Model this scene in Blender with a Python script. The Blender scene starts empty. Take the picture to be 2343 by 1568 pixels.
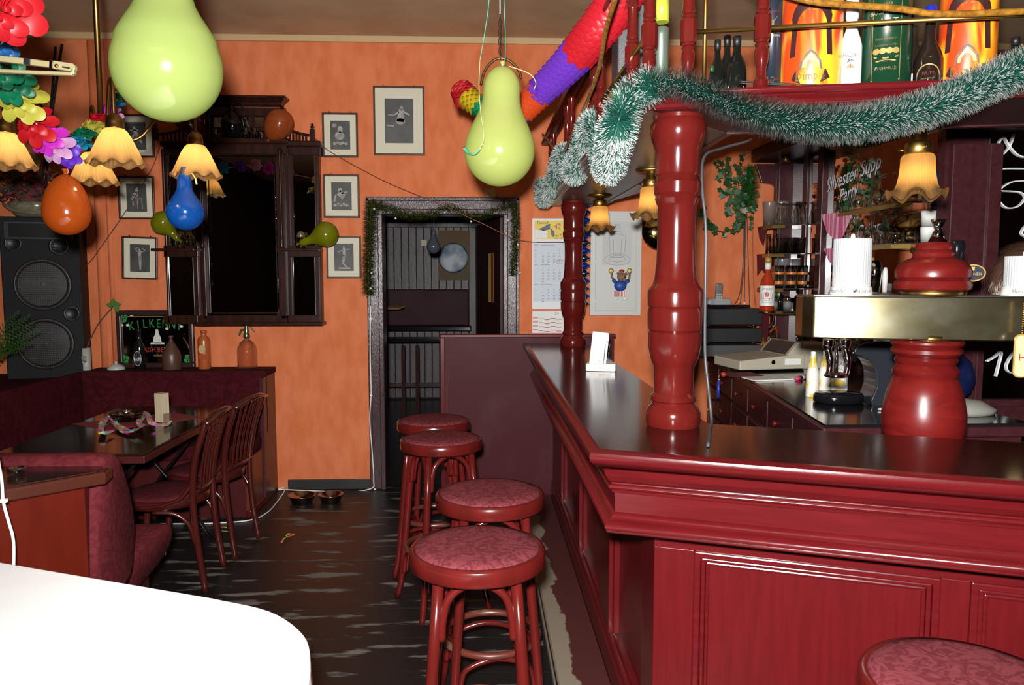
import bpy, bmesh, math, random
from mathutils import Vector, Matrix
random.seed(7)
S = bpy.context.scene
COL = S.collection
PI = math.pi

# ------------------------------------------------------------------ camera
F, CX, CY = 1757.0, 1171.5, 784.0          # focal length and centre in pixels of the 2343x1568 frame
CAMZ = 1.55
PITCH = -math.atan2(154, F)
YAW = math.atan(71.5 / F * math.cos(PITCH))
CAM = Vector((0, 0, CAMZ))
FW = Vector((math.sin(YAW) * math.cos(PITCH), math.cos(YAW) * math.cos(PITCH), math.sin(PITCH)))
RT = Vector((math.cos(YAW), -math.sin(YAW), 0))
UP = RT.cross(FW)
cd = bpy.data.cameras.new('camera')
cam = bpy.data.objects.new('camera', cd)
COL.objects.link(cam)
cd.sensor_fit = 'HORIZONTAL'; cd.sensor_width = 36.0; cd.lens = 36.0 * F / 2343.0
cd.clip_start = 0.02
cam.matrix_world = Matrix(((RT.x, UP.x, -FW.x, 0), (RT.y, UP.y, -FW.y, 0), (RT.z, UP.z, -FW.z, CAMZ), (0, 0, 0, 1)))
S.camera = cam

# ------------------------------------------------------------------ world, flash, ambient fill, exposure
wd = bpy.data.worlds.new('world'); S.world = wd; wd.use_nodes = True
wd.node_tree.nodes['Background'].inputs[0].default_value = (0.9, 0.75, 0.6, 1)
wd.node_tree.nodes['Background'].inputs[1].default_value = 0.02
fl = bpy.data.lights.new('camera_flash', 'SPOT')
fl.energy = 1080; fl.shadow_soft_size = 0.035; fl.spot_size = math.radians(125); fl.spot_blend = 0.85
fl.color = (1.0, 0.985, 0.965)
fl.use_nodes = True                          # softened near falloff, set to hold back the brightness of close things
_n = fl.node_tree.nodes; _lf = _n.new('ShaderNodeLightFalloff'); _lf.inputs['Strength'].default_value = 1.0; _lf.inputs['Smooth'].default_value = 2.6
fl.node_tree.links.new(_lf.outputs['Quadratic'], _n['Emission'].inputs['Strength'])
flo = bpy.data.objects.new('camera_flash', fl); COL.objects.link(flo)
flo.location = (-0.035, -0.05, 1.665)
flo.rotation_euler = (Vector((0.75, 5.5, 0.95)) - flo.location).to_track_quat('-Z', 'Y').to_euler()
al = bpy.data.lights.new('ambient_fill_light', 'AREA')  # added area light, stands in for ambient bounce in the room
al.energy = 7; al.size = 1.6; al.color = (1.0, 0.72, 0.45)
alo = bpy.data.objects.new('ambient_fill_light', al); COL.objects.link(alo); alo.location = (-0.6, -1.6, 3.1)
S.view_settings.view_transform = 'Standard'; S.view_settings.look = 'None'
S.view_settings.gamma = 1.0; S.view_settings.use_curve_mapping = False
S.view_settings.exposure = 0.0
try:
    S.cycles.use_denoising = True
    S.cycles.max_bounces = 8; S.cycles.transparent_max_bounces = 16
    S.cycles.sample_clamp_indirect = 4.0
    S.cycles.caustics_reflective = False; S.cycles.caustics_refractive = False
except Exception:
    pass

# ------------------------------------------------------------------ pixel -> point on a known plane
def ray(px, py):
    return RT * ((px - CX) / F) + UP * ((CY - py) / F) + FW
def aY(px, py, Y):
    d = ray(px, py); return CAM + d * (Y / d.y)
def aZ(px, py, Z):
    d = ray(px, py); return CAM + d * ((Z - CAMZ) / d.z)
def aX(px, py, X):
    d = ray(px, py); return CAM + d * (X / d.x)

# ------------------------------------------------------------------ materials
MC = {}
def pm(name, col, rough=0.5, metal=0.0, col2=None, scale=8.0, stretch=(1, 1, 1), thr=None, bump=0.0, bscale=60.0,
       coat=0.0, sheen=0.0, spec=0.5, emit=0.0, detail=4.0, dist=0.0, trans=0.0, rough2=None):
    """procedural principled material; col2 is mixed in by a noise texture in object space"""
    if name in MC: return MC[name]
    m = bpy.data.materials.new(name); m.use_nodes = True
    nt = m.node_tree; b = nt.nodes['Principled BSDF']
    b.inputs['Base Color'].default_value = (*col, 1)
    b.inputs['Roughness'].default_value = rough; b.inputs['Metallic'].default_value = metal
    b.inputs['Coat Weight'].default_value = coat; b.inputs['Coat Roughness'].default_value = 0.08
    b.inputs['Sheen Weight'].default_value = sheen
    b.inputs['Specular IOR Level'].default_value = spec
    b.inputs['Transmission Weight'].default_value = trans
    if emit:
        b.inputs['Emission Color'].default_value = (*col, 1); b.inputs['Emission Strength'].default_value = emit
    if col2 is not None or bump:
        tc = nt.nodes.new('ShaderNodeTexCoord'); mp = nt.nodes.new('ShaderNodeMapping')
        mp.inputs['Scale'].default_value = stretch
        nt.links.new(tc.outputs['Object'], mp.inputs['Vector'])
    if col2 is not None:
        n = nt.nodes.new('ShaderNodeTexNoise'); n.inputs['Scale'].default_value = scale
        n.inputs['Detail'].default_value = detail; n.inputs['Distortion'].default_value = dist
        nt.links.new(mp.outputs[0], n.inputs['Vector'])
        r = nt.nodes.new('ShaderNodeValToRGB')
        lo, hi = thr if thr else (0.35, 0.65)
        r.color_ramp.elements[0].position = lo; r.color_ramp.elements[0].color = (*col, 1)
        r.color_ramp.elements[1].position = hi; r.color_ramp.elements[1].color = (*col2, 1)
        nt.links.new(n.outputs['Fac'], r.inputs[0]); nt.links.new(r.outputs[0], b.inputs['Base Color'])
        if rough2 is not None:
            mr = nt.nodes.new('ShaderNodeMapRange')
            mr.inputs['From Min'].default_value = lo; mr.inputs['From Max'].default_value = hi
            mr.inputs['To Min'].default_value = rough; mr.inputs['To Max'].default_value = rough2
            nt.links.new(n.outputs['Fac'], mr.inputs['Value']); nt.links.new(mr.outputs[0], b.inputs['Roughness'])
    if bump:
        n2 = nt.nodes.new('ShaderNodeTexNoise'); n2.inputs['Scale'].default_value = bscale
        nt.links.new(mp.outputs[0], n2.inputs['Vector'])
        bp = nt.nodes.new('ShaderNodeBump'); bp.inputs['Strength'].default_value = bump
        bp.inputs['Distance'].default_value = 0.01
        nt.links.new(n2.outputs['Fac'], bp.inputs['Height']); nt.links.new(bp.outputs[0], b.inputs['Normal'])
    MC[name] = m
    return m

def thin_glass(name, tint=(1, 1, 1), gloss=0.12, rough=0.02, body=0.0, bcol=(.5, .5, .5)):
    if name in MC: return MC[name]
    m = bpy.data.materials.new(name); m.use_nodes = True; nt = m.node_tree
    nt.nodes.remove(nt.nodes['Principled BSDF']); out = nt.nodes['Material Output']
    t = nt.nodes.new('ShaderNodeBsdfTransparent'); t.inputs[0].default_value = (*tint, 1)
    g = nt.nodes.new('ShaderNodeBsdfGlossy'); g.inputs['Roughness'].default_value = rough
    lw = nt.nodes.new('ShaderNodeLayerWeight'); lw.inputs['Blend'].default_value = 0.35
    mr = nt.nodes.new('ShaderNodeMapRange'); mr.inputs['To Min'].default_value = gloss * .6; mr.inputs['To Max'].default_value = min(1, gloss * 5)
    nt.links.new(lw.outputs['Facing'], mr.inputs['Value'])
    mx = nt.nodes.new('ShaderNodeMixShader'); nt.links.new(mr.outputs[0], mx.inputs[0])
    nt.links.new(t.outputs[0], mx.inputs[1]); nt.links.new(g.outputs[0], mx.inputs[2])
    last = mx
    if body:
        d = nt.nodes.new('ShaderNodeBsdfDiffuse'); d.inputs[0].default_value = (*bcol, 1)
        m2 = nt.nodes.new('ShaderNodeMixShader'); m2.inputs[0].default_value = body
        nt.links.new(mx.outputs[0], m2.inputs[1]); nt.links.new(d.outputs[0], m2.inputs[2]); last = m2
    nt.links.new(last.outputs[0], out.inputs[0]); MC[name] = m
    return m

def translucent(name, col, tcol, mix=0.5, gloss=0.08, rough=0.15, emit=0.0):
    """diffuse + translucent + a glossy film: balloon rubber, lamp-shade glass, tissue paper"""
    if name in MC: return MC[name]
    m = bpy.data.materials.new(name); m.use_nodes = True; nt = m.node_tree
    nt.nodes.remove(nt.nodes['Principled BSDF']); out = nt.nodes['Material Output']
    d = nt.nodes.new('ShaderNodeBsdfDiffuse'); d.inputs[0].default_value = (*col, 1)
    t = nt.nodes.new('ShaderNodeBsdfTranslucent'); t.inputs[0].default_value = (*tcol, 1)
    g = nt.nodes.new('ShaderNodeBsdfGlossy'); g.inputs['Roughness'].default_value = rough
    m1 = nt.nodes.new('ShaderNodeMixShader'); m1.inputs[0].default_value = mix
    nt.links.new(d.outputs[0], m1.inputs[1]); nt.links.new(t.outputs[0], m1.inputs[2])
    m2 = nt.nodes.new('ShaderNodeMixShader'); m2.inputs[0].default_value = gloss
    nt.links.new(m1.outputs[0], m2.inputs[1]); nt.links.new(g.outputs[0], m2.inputs[2])
    last = m2
    if emit:
        e = nt.nodes.new('ShaderNodeEmission'); e.inputs[0].default_value = (*tcol, 1); e.inputs[1].default_value = emit
        a = nt.nodes.new('ShaderNodeAddShader'); nt.links.new(m2.outputs[0], a.inputs[0]); nt.links.new(e.outputs[0], a.inputs[1]); last = a
    nt.links.new(last.outputs[0], out.inputs[0]); MC[name] = m
    return m

# ------------------------------------------------------------------ mesh builder
class MB:
    def __init__(s):
        s.v = []; s.f = []; s.mi = []; s.sm = []
    def add(s, vs, fs, mi=0, sm=False):
        o = len(s.v); s.v += [Vector(p) for p in vs]
        for f in fs:
            s.f.append(tuple(i + o for i in f)); s.mi.append(mi); s.sm.append(sm)
        return s
    def box(s, c, d, rz=0.0, mi=0, mtx=None):
        x, y, z = d[0] / 2, d[1] / 2, d[2] / 2
        vs = [Vector((a * x, b * y, e * z)) for e in (-1, 1) for a, b in ((-1, -1), (1, -1), (1, 1), (-1, 1))]
        R = Matrix.Rotation(rz, 3, 'Z') if mtx is None else mtx
        vs = [R @ p + Vector(c) for p in vs]
        return s.add(vs, [(3, 2, 1, 0), (4, 5, 6, 7), (0, 1, 5, 4), (1, 2, 6, 5), (2, 3, 7, 6), (3, 0, 4, 7)], mi)
    def bb(s, x0, x1, y0, y1, z0, z1, mi=0):
        return s.box(((x0 + x1) / 2, (y0 + y1) / 2, (z0 + z1) / 2), (abs(x1 - x0), abs(y1 - y0), abs(z1 - z0)), mi=mi)
    def prism(s, poly, z0, z1, mi=0):
        n = len(poly)
        vs = [(p[0], p[1], z0) for p in poly] + [(p[0], p[1], z1) for p in poly]
        fs = [tuple(reversed(range(n))), tuple(range(n, 2 * n))] + [(i, (i + 1) % n, n + (i + 1) % n, n + i) for i in range(n)]
        return s.add(vs, fs, mi)
    def plate(s, poly, o, u, w, t, mi=0):
        """outline in the (u, w) plane at o, extruded by t along u x w (both ways from the plane: front at o)"""
        o, u, w = Vector(o), Vector(u), Vector(w); nrm = u.cross(w).normalized()
        n = len(poly); fr = [o + u * a + w * b for a, b in poly]; bk = [p - nrm * t for p in fr]
        return s.add(bk + fr, [tuple(reversed(range(n))), tuple(range(n, 2 * n))] + [(i, (i + 1) % n, n + (i + 1) % n, n + i) for i in range(n)], mi)
    def lathe(s, prof, c=(0, 0, 0), seg=24, sx=1.0, sy=1.0, mtx=None, mi=0, cap=True, sm=True, ruffle=None, flute=None):
        c = Vector(c); n = len(prof); vs = []
        for k, (r, z) in enumerate(prof):
            for i in range(seg):
                a = 2 * PI * i / seg; rr = r; zz = z
                if ruffle:  # (count, start index, radial amp, z amp)
                    q = max(0, k - ruffle[1]) / max(1, n - 1 - ruffle[1])
                    w = math.cos(ruffle[0] * a); rr = r + ruffle[2] * q * w; zz = z + ruffle[3] * q * w
                if flute: rr *= 1 + flute[1] * math.cos(flute[0] * a)
                p = Vector((rr * math.cos(a) * sx, rr * math.sin(a) * sy, zz))
                vs.append((mtx @ p if mtx is not None else p) + c)
        fs = [(k * seg + i, k * seg + (i + 1) % seg, (k + 1) * seg + (i + 1) % seg, (k + 1) * seg + i) for k in range(n - 1) for i in range(seg)]
        s.add(vs, fs, mi, sm)
        if cap:
            o = len(s.v) - n * seg
            if prof[0][0] > 1e-5: s.f.append(tuple(o + i for i in reversed(range(seg)))); s.mi.append(mi); s.sm.append(False)
            if prof[-1][0] > 1e-5: s.f.append(tuple(o + (n - 1) * seg + i for i in range(seg))); s.mi.append(mi); s.sm.append(False)
        return s
    def tube(s, pts, r, seg=8, mi=0, cap=True, closed=False, flat=1.0):
        pts = [Vector(p) for p in pts]; n = len(pts)
        rs = r if isinstance(r, (list, tuple)) else [r] * n
        tg = []
        for i in range(n):
            a = pts[(i - 1) % n] if (i > 0 or closed) else pts[i]; b = pts[(i + 1) % n] if (i < n - 1 or closed) else pts[i]
            t = (b - a); tg.append(t.normalized() if t.length > 1e-9 else Vector((0, 0, 1)))
        ref = Vector((0, 0, 1)) if abs(tg[0].z) < .9 else Vector((1, 0, 0))
        u = tg[0].cross(ref).normalized(); vs = []
        for i in range(n):
            u = (u - tg[i] * u.dot(tg[i])); u = u.normalized() if u.length > 1e-9 else tg[i].orthogonal().normalized()
            w = tg[i].cross(u)
            for k in range(seg):
                a = 2 * PI * k / seg
                vs.append(pts[i] + u * (math.cos(a) * rs[i]) + w * (math.sin(a) * rs[i] * flat))
        m = n if closed else n - 1
        fs = [((i % n) * seg + k, (i % n) * seg + (k + 1) % seg, ((i + 1) % n) * seg + (k + 1) % seg, ((i + 1) % n) * seg + k) for i in range(m) for k in range(seg)]
        if cap and not closed:
            fs += [tuple(reversed(range(seg))), tuple((n - 1) * seg + k for k in range(seg))]
        return s.add(vs, fs, mi, True)
    def sweep(s, prof, path, mi=0, sm=False, cap=True):
        """profile (outward offset, z) carried along an XY path with mitred corners; outward is to the right of travel"""
        path = [Vector((p[0], p[1])) for p in path]; n = len(path); m = len(prof); vs = []
        nr = []
        for i in range(n - 1):
            d = (path[i + 1] - path[i]).normalized(); nr.append(Vector((d.y, -d.x)))
        for i in range(n):
            if i == 0: o = nr[0]
            elif i == n - 1: o = nr[-1]
            else: o = (nr[i - 1] + nr[i]) / (1 + nr[i - 1].dot(nr[i]))
            for (a, z) in prof: vs.append((path[i].x + o.x * a, path[i].y + o.y * a, z))
        fs = [(i * m + k, i * m + k + 1, (i + 1) * m + k + 1, (i + 1) * m + k) for i in range(n - 1) for k in range(m - 1)]
        if cap: fs += [tuple(range(m)), tuple(reversed(range((n - 1) * m, n * m)))]
        return s.add(vs, fs, mi, sm)
    def ball(s, c, r, seg=16, sx=1, sy=1, sz=1, mi=0):
        k = max(6, seg // 2)
        return s.lathe([(max(1e-6, r * math.sin(PI * i / k)), -r * sz * math.cos(PI * i / k)) for i in range(k + 1)], c, seg, sx, sy, mi=mi, cap=False)
    def make(s, name, mats, parent=None, world=True, bevel=0.0, loc=None, segs=2, sharp=0):
        me = bpy.data.meshes.new(name)
        off = Vector((0, 0, 0))
        if parent is not None and world:
            q = parent
            while q is not None: off += q.location; q = q.parent
        if parent is None and loc is not None and world: off = Vector(loc)
        me.from_pydata([p - off for p in s.v], [], s.f)
        mats = mats if isinstance(mats, (list, tuple)) else [mats]
        for m in mats: me.materials.append(m)
        me.polygons.foreach_set('material_index', s.mi); me.polygons.foreach_set('use_smooth', s.sm)
        me.update()
        bm = bmesh.new(); bm.from_mesh(me); bmesh.ops.recalc_face_normals(bm, faces=bm.faces); bm.to_mesh(me); bm.free()
        if sharp: me.set_sharp_from_angle(angle=math.radians(sharp))
        o = bpy.data.objects.new(name, me); COL.objects.link(o)
        if parent is not None: o.parent = parent
        elif loc is not None: o.location = loc
        if bevel:
            b = o.modifiers.new('bevel', 'BEVEL'); b.width = bevel; b.segments = segs; b.limit_method = 'ANGLE'; b.angle_limit = 0.6
        return o

def tag(o, label=None, cat=None, group=None, kind=None):
    if label: o['label'] = label
    if cat: o['category'] = cat
    if group: o['group'] = group
    if kind: o['kind'] = kind
    return o
def thing(name, label, cat, loc=(0, 0, 0), rz=0.0, group=None):
    o = bpy.data.objects.new(name, None); COL.objects.link(o); o.empty_display_size = .05
    o.location = loc; o.rotation_euler = (0, 0, rz)
    return tag(o, label, cat, group)
def struct(mb, name, mat, parent=None, bevel=0.0):
    o = mb.make(name, mat, parent, bevel=bevel)
    if parent is None: o['kind'] = 'structure'
    return o
def dup(root, loc, rz=0.0, label=None, group=None, scale=None):
    def cp(o, par):
        c = o.copy(); COL.objects.link(c)
        if par is not None: c.parent = par
        for ch in [x for x in bpy.data.objects if x.parent == o]: cp(ch, c)
        return c
    r = cp(root, None); r.location = loc; r.rotation_euler = (0, 0, rz)
    if scale: r.scale = scale
    if label: r['label'] = label
    if group: r['group'] = group
    return r
def solo(mb, name, mat, label, cat, loc=None, group=None, bevel=0.0, segs=2):
    """a thing that is one mesh, origin at loc"""
    return tag(mb.make(name, mat, None, True, bevel, loc, segs), label, cat, group)

def text(body, size, mat, origin, u, w, parent, name='lettering', align='CENTER', depth=0.0004, shear=0.0, sx=1.0, world=True):
    """flat printed lettering, read along u with w up"""
    cu = bpy.data.curves.new(name, 'FONT'); cu.body = body; cu.size = size; cu.align_x = align; cu.align_y = 'CENTER'
    cu.extrude = depth; cu.resolution_u = 3 if size > .05 else 1; cu.shear = shear
    t = bpy.data.objects.new(name, cu); COL.objects.link(t)
    dg = bpy.context.evaluated_depsgraph_get(); dg.update()
    me = bpy.data.meshes.new_from_object(t.evaluated_get(dg))
    bpy.data.objects.remove(t); bpy.data.curves.remove(cu)
    u = Vector(u).normalized(); w = Vector(w).normalized(); n = u.cross(w)
    o = Vector(origin)
    q = parent
    if world:
        while q is not None: o -= q.location; q = q.parent
    for v in me.vertices: v.co = o + u * (v.co.x * sx) + w * v.co.y + n * v.co.z
    me.materials.clear(); me.materials.append(mat)
    ob = bpy.data.objects.new(name, me); COL.objects.link(ob); ob.parent = parent
    return ob

def smooth_path(pts, n=8, closed=False):
    """Catmull-Rom through the points"""
    P = [Vector(p) for p in pts]; m = len(P); out = []
    rng = m if closed else m - 1
    for i in range(rng):
        p0 = P[(i - 1) % m] if (closed or i > 0) else P[0] * 2 - P[1]
        p1, p2 = P[i], P[(i + 1) % m]
        p3 = P[(i + 2) % m] if (closed or i < m - 2) else P[-1] * 2 - P[-2]
        for k in range(n):
            t = k / n
            out.append(0.5 * ((2 * p1) + (p2 - p0) * t + (2 * p0 - 5 * p1 + 4 * p2 - p3) * t * t + (3 * p1 - p0 - 3 * p2 + p3) * t ** 3))
    if not closed: out.append(P[-1])
    return out
def rrect(w, h, r, n=4):
    out = []
    for cx, cy, a0 in ((w / 2 - r, h / 2 - r, 0), (-w / 2 + r, h / 2 - r, 90), (-w / 2 + r, -h / 2 + r, 180), (w / 2 - r, -h / 2 + r, 270)):
        for i in range(n + 1):
            a = math.radians(a0 + 90 * i / n); out.append((cx + r * math.cos(a), cy + r * math.sin(a)))
    return out
def ell(a, b, n=20, cx=0, cy=0):
    return [(cx + a * math.cos(2 * PI * i / n), cy + b * math.sin(2 * PI * i / n)) for i in range(n)]
XA, YA, ZA = Vector((1, 0, 0)), Vector((0, 1, 0)), Vector((0, 0, 1))

def split_paint(name, colA, colB, axis, edge, amp, scale, rough=.55):
    """two paints with a ragged border across one axis of the object"""
    m = pm(name, colA, rough); nt = m.node_tree; b = nt.nodes['Principled BSDF']
    tc = nt.nodes.new('ShaderNodeTexCoord'); sp_ = nt.nodes.new('ShaderNodeSeparateXYZ'); nt.links.new(tc.outputs['Object'], sp_.inputs[0])
    n = nt.nodes.new('ShaderNodeTexNoise'); n.inputs['Scale'].default_value = scale; n.inputs['Detail'].default_value = 10; nt.links.new(tc.outputs['Object'], n.inputs['Vector'])
    ma = nt.nodes.new('ShaderNodeMath'); ma.operation = 'MULTIPLY_ADD'; ma.inputs[1].default_value = amp; nt.links.new(n.outputs['Fac'], ma.inputs[0]); nt.links.new(sp_.outputs[axis], ma.inputs[2])
    mr = nt.nodes.new('ShaderNodeMapRange'); mr.inputs['From Min'].default_value = edge - .004; mr.inputs['From Max'].default_value = edge + .004; nt.links.new(ma.outputs[0], mr.inputs['Value'])
    mx = nt.nodes.new('ShaderNodeMix'); mx.data_type = 'RGBA'; mx.inputs['A'].default_value = (*colA, 1); mx.inputs['B'].default_value = (*colB, 1); nt.links.new(mr.outputs[0], mx.inputs['Factor']); nt.links.new(mx.outputs['Result'], b.inputs['Base Color'])
    return m

# palette
m_wall = pm('orange_wall_paint', (.60, .155, .055), .75, col2=(.68, .20, .085), scale=9, stretch=(1.6, 1, .7), bump=.25, bscale=130, spec=.2)
m_ceil = pm('aged_ceiling_paint', (.47, .30, .17), .8, col2=(.55, .37, .22), scale=3, bump=.1, bscale=40)
m_trim = pm('cream_trim', (.52, .36, .18), .6)
m_red = pm('red_stained_wood', (.092, .0050, .0064), .30, col2=(.077, .0040, .0053), scale=5, stretch=(12, 12, .9), bump=.03, bscale=60, coat=.06, spec=.25)
m_redx = pm('red_stained_wood_lengthwise', (.092, .0055, .0070), .24, col2=(.075, .0042, .0056), scale=9, stretch=(.7, .7, 7), bump=.03, bscale=60, coat=.1, spec=.35)
m_turn = pm('turned_red_lacquer', (.100, .0085, .0065), .16, col2=(.075, .006, .005), scale=5, stretch=(4, 4, .6), coat=.25, spec=.35)
m_dark = pm('dark_bar_lacquer', (.022, .0035, .003), .16, col2=(.034, .006, .004), scale=5, stretch=(1.5, 8, 8), coat=.12, spec=.35)
m_plum = pm('plum_wood', (.042, .011, .013), .3, col2=(.055, .015, .018), scale=30, bump=.03, bscale=120, coat=.04, spec=.35)
m_blackwood = pm('black_brown_wood', (.016, .0050, .0035), .3, col2=(.036, .0095, .0055), scale=5, stretch=(6, 6, .8), spec=.3)
m_brass = pm('aged_brass', (.55, .34, .09), .3, 1.0, col2=(.33, .19, .05), scale=18, rough2=.42)
m_dbrass = pm('dark_brass', (.22, .12, .04), .35, 1.0)
m_chrome = pm('chrome', (.8, .8, .82), .08, 1.0)
m_mirror = pm('mirror_silver', (.86, .87, .88), .015, 1.0)
m_black = pm('black_plastic', (.008, .008, .009), .45)
m_blackg = pm('gloss_black', (.006, .006, .008), .12)
m_white = pm('white_enamel', (.78, .78, .75), .35)
m_paper = pm('white_paper', (.75, .75, .73), .8)
m_cream = pm('cream_card', (.72, .66, .50), .7)
m_navy = pm('print_black', (.012, .012, .014), .6)
# ================================================================== the setting
DW, HC = 5.52, 3.20
floor_m = pm('worn_black_floor_paint', (.0075, .0070, .0070), .42, col2=(.12, .108, .092), scale=3.1, stretch=(1.0, 4.5, 1), thr=(.575, .64), detail=13, rough2=.75, bump=.12, bscale=30)
fl_o = struct(MB().bb(-3.7, 3.9, -3.1, 10.0, -.06, -.02), 'floor', pm('floor_underlay', (.01, .009, .009), .8))
# boards run across the room, slightly off square
nb = 0
w = .145
rot = Matrix.Rotation(math.radians(-4), 3, 'Z')
base_board = None
for i in range(46):
    yc = .35 + i * w
    if yc > 5.6: break
    mb = MB(); mb.box((0, yc, -.01 + random.uniform(-.0008, .0004)), (7.3, w - .004, .02), math.radians(-2.5)); mb.make('floor_board', floor_m, fl_o)
    nb += 1
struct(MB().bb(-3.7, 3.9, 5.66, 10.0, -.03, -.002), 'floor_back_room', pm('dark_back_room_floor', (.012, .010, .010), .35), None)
struct(MB().bb(-3.7, 3.9, -3.1, .28, -.03, -.002), 'floor_front', floor_m, None)
struct(MB().bb(-3.7, 3.9, -3.1, 5.72, HC, HC + .08), 'ceiling', m_ceil)
# back wall with the doorway
DX0, DX1, DZ = -.695, .165, 1.985
wb = MB(); wb.bb(-3.7, DX0, DW, DW + .14, 0, HC).bb(DX1, 3.9, DW, DW + .14, 0, HC).bb(DX0, DX1, DW, DW + .14, DZ, HC)
struct(wb, 'wall_back', m_wall)
struct(MB().bb(-3.78, -3.7, -3.1, 5.66, 0, HC), 'wall_left', pm('dark_wood_panelling', (.030, .008, .007), .45))
struct(MB().bb(3.9, 3.98, -3.1, 5.66, 0, HC), 'wall_right', pm('dark_wood_panelling', (.030, .008, .007), .45))
struct(MB().bb(-3.78, 3.98, -3.18, -3.1, 0, HC), 'wall_front', pm('dark_front_wall', (.018, .010, .010), .6))
struct(MB().bb(-3.7, 3.9, DW - .025, DW, HC - .045, HC), 'trim_ceiling', m_trim, bevel=.006)
struct(MB().bb(-1.40, DX0 - .1, DW - .015, DW, 0, .075), 'baseboard_back', pm('black_baseboard', (.012, .011, .011), .5), bevel=.004)
# boxed pipe in the left corner
pmb = MB(); p0 = aY(226, 300, DW); pmb.tube([(p0.x + .045, DW + .006, .8), (p0.x + .045, DW + .006, HC - .05)], .02, 12); pmb.tube([(p0.x - .03, DW + .016, .8), (p0.x - .03, DW + .016, HC - .05)], .03, 12)
struct(pmb, 'trim_pipe', m_wall)
# door frame
fm = pm('old_plum_door_frame', (.055, .022, .026), .28, col2=(.035, .013, .016), scale=12, stretch=(6, 6, 1), bump=.2, bscale=45, coat=.2)
df = thing('door_1', None, None, (DX0, DW, 0)); df['kind'] = 'structure'
for nm, (x0, x1, y0, y1, z0, z1) in (('jamb', (DX0 - .105, DX0, DW - .03, DW, 0, DZ + .105)), ('jamb', (DX1, DX1 + .105, DW - .03, DW, 0, DZ + .105)), ('lintel', (DX0, DX1, DW - .03, DW, DZ, DZ + .105))):
    MB().bb(x0, x1, y0, y1, z0, z1).make(nm, fm, df, bevel=.008)
for x0, x1 in ((DX0 - .03, DX0 + .005), (DX1 - .005, DX1 + .03)):
    MB().bb(x0, x1, DW - .045, DW + .14, 0, DZ + .02).make('stop_bead', fm, df, bevel=.006)
for x0, x1 in ((DX0 - .11, DX0 - .085), (DX1 + .085, DX1 + .11)):
    MB().bb(x0, x1, DW - .042, DW, 0, DZ + .11).make('edge_moulding', fm, df, bevel=.006)
MB().bb(DX0 - .11, DX1 + .11, DW - .042, DW, DZ + .085, DZ + .115).make('edge_moulding', fm, df, bevel=.006)
MB().bb(DX0 - .03, DX1 + .03, DW - .05, DW + .14, DZ - .01, DZ + .03).make('stop_bead', fm, df, bevel=.006)
# open door leaf turned into the back room
dl = thing('door_2', None, None, (DX1, DW + .15, 0)); dl['kind'] = 'structure'
a = Vector((DX1 - .005, DW + .16, 0)); bq = Vector((-.02, 6.6, 0)); dv = (bq - a).normalized(); ang = math.atan2(dv.y, dv.x)
MB().box(((a + bq) / 2 + Vector((0, 0, .99))), ((bq - a).length, .035, 1.96), ang).make('leaf', pm('dark_red_door_leaf', (.03, .006, .005), .35), dl)
nrm = Vector((-dv.y, dv.x, 0))
pc = a + dv * .25 + Vector((0, 0, 1.36)) + nrm * .019
MB().plate([(-.035, -.19), (.035, -.19), (.035, .19), (-.035, .19)], a + dv * .38 + nrm * .02 + Vector((0, 0, 1.53)), -dv, ZA, .002).make('paper_strip', pm('yellow_paper', (.62, .50, .12), .7), dl)
MB().plate([(-.05, -.19), (.05, -.19), (.05, .19), (-.05, .19)], a + dv * .28 + nrm * .02 + Vector((0, 0, 1.53)), -dv, ZA, .002).make('poster', pm('orange_poster', (.30, .07, .01), .6), dl)
# back room shell
BY = 9.6
plank_m = pm('grey_plum_planks', (.105, .082, .092), .42, col2=(.055, .034, .040), scale=4, stretch=(5, 5, .8), bump=.15, bscale=30)
wbr = struct(MB().bb(-3.0, 1.6, BY, BY + .1, 0, 2.75), 'wall_back_room', pm('plank_gap_dark', (.012, .008, .009), .7))
px = -1.30
pl_mesh = None
while px < .60:
    pwid = .092
    if pl_mesh is None:
        o = MB().bb(-.0435, .0435, -.02, 0, .02, 2.14).make('plank', plank_m, wbr, world=False, bevel=.005); pl_mesh = o
    else:
        o = pl_mesh.copy(); COL.objects.link(o); o.parent = wbr
    o.location = (px, BY - random.uniform(0, .003), 0); px += pwid
MB().bb(-1.4, .75, BY - .04, BY, 2.14, 2.19).make('cap_rail', plank_m, wbr, bevel=.004)
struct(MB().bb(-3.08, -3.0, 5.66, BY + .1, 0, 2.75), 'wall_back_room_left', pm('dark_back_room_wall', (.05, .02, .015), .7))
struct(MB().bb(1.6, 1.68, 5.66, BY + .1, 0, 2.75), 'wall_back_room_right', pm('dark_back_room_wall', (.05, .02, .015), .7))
struct(MB().bb(-3.08, 1.68, 5.66, BY + .1, 2.75, 2.83), 'ceiling_back_room', pm('dark_back_room_wall', (.05, .02, .015), .7))

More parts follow.
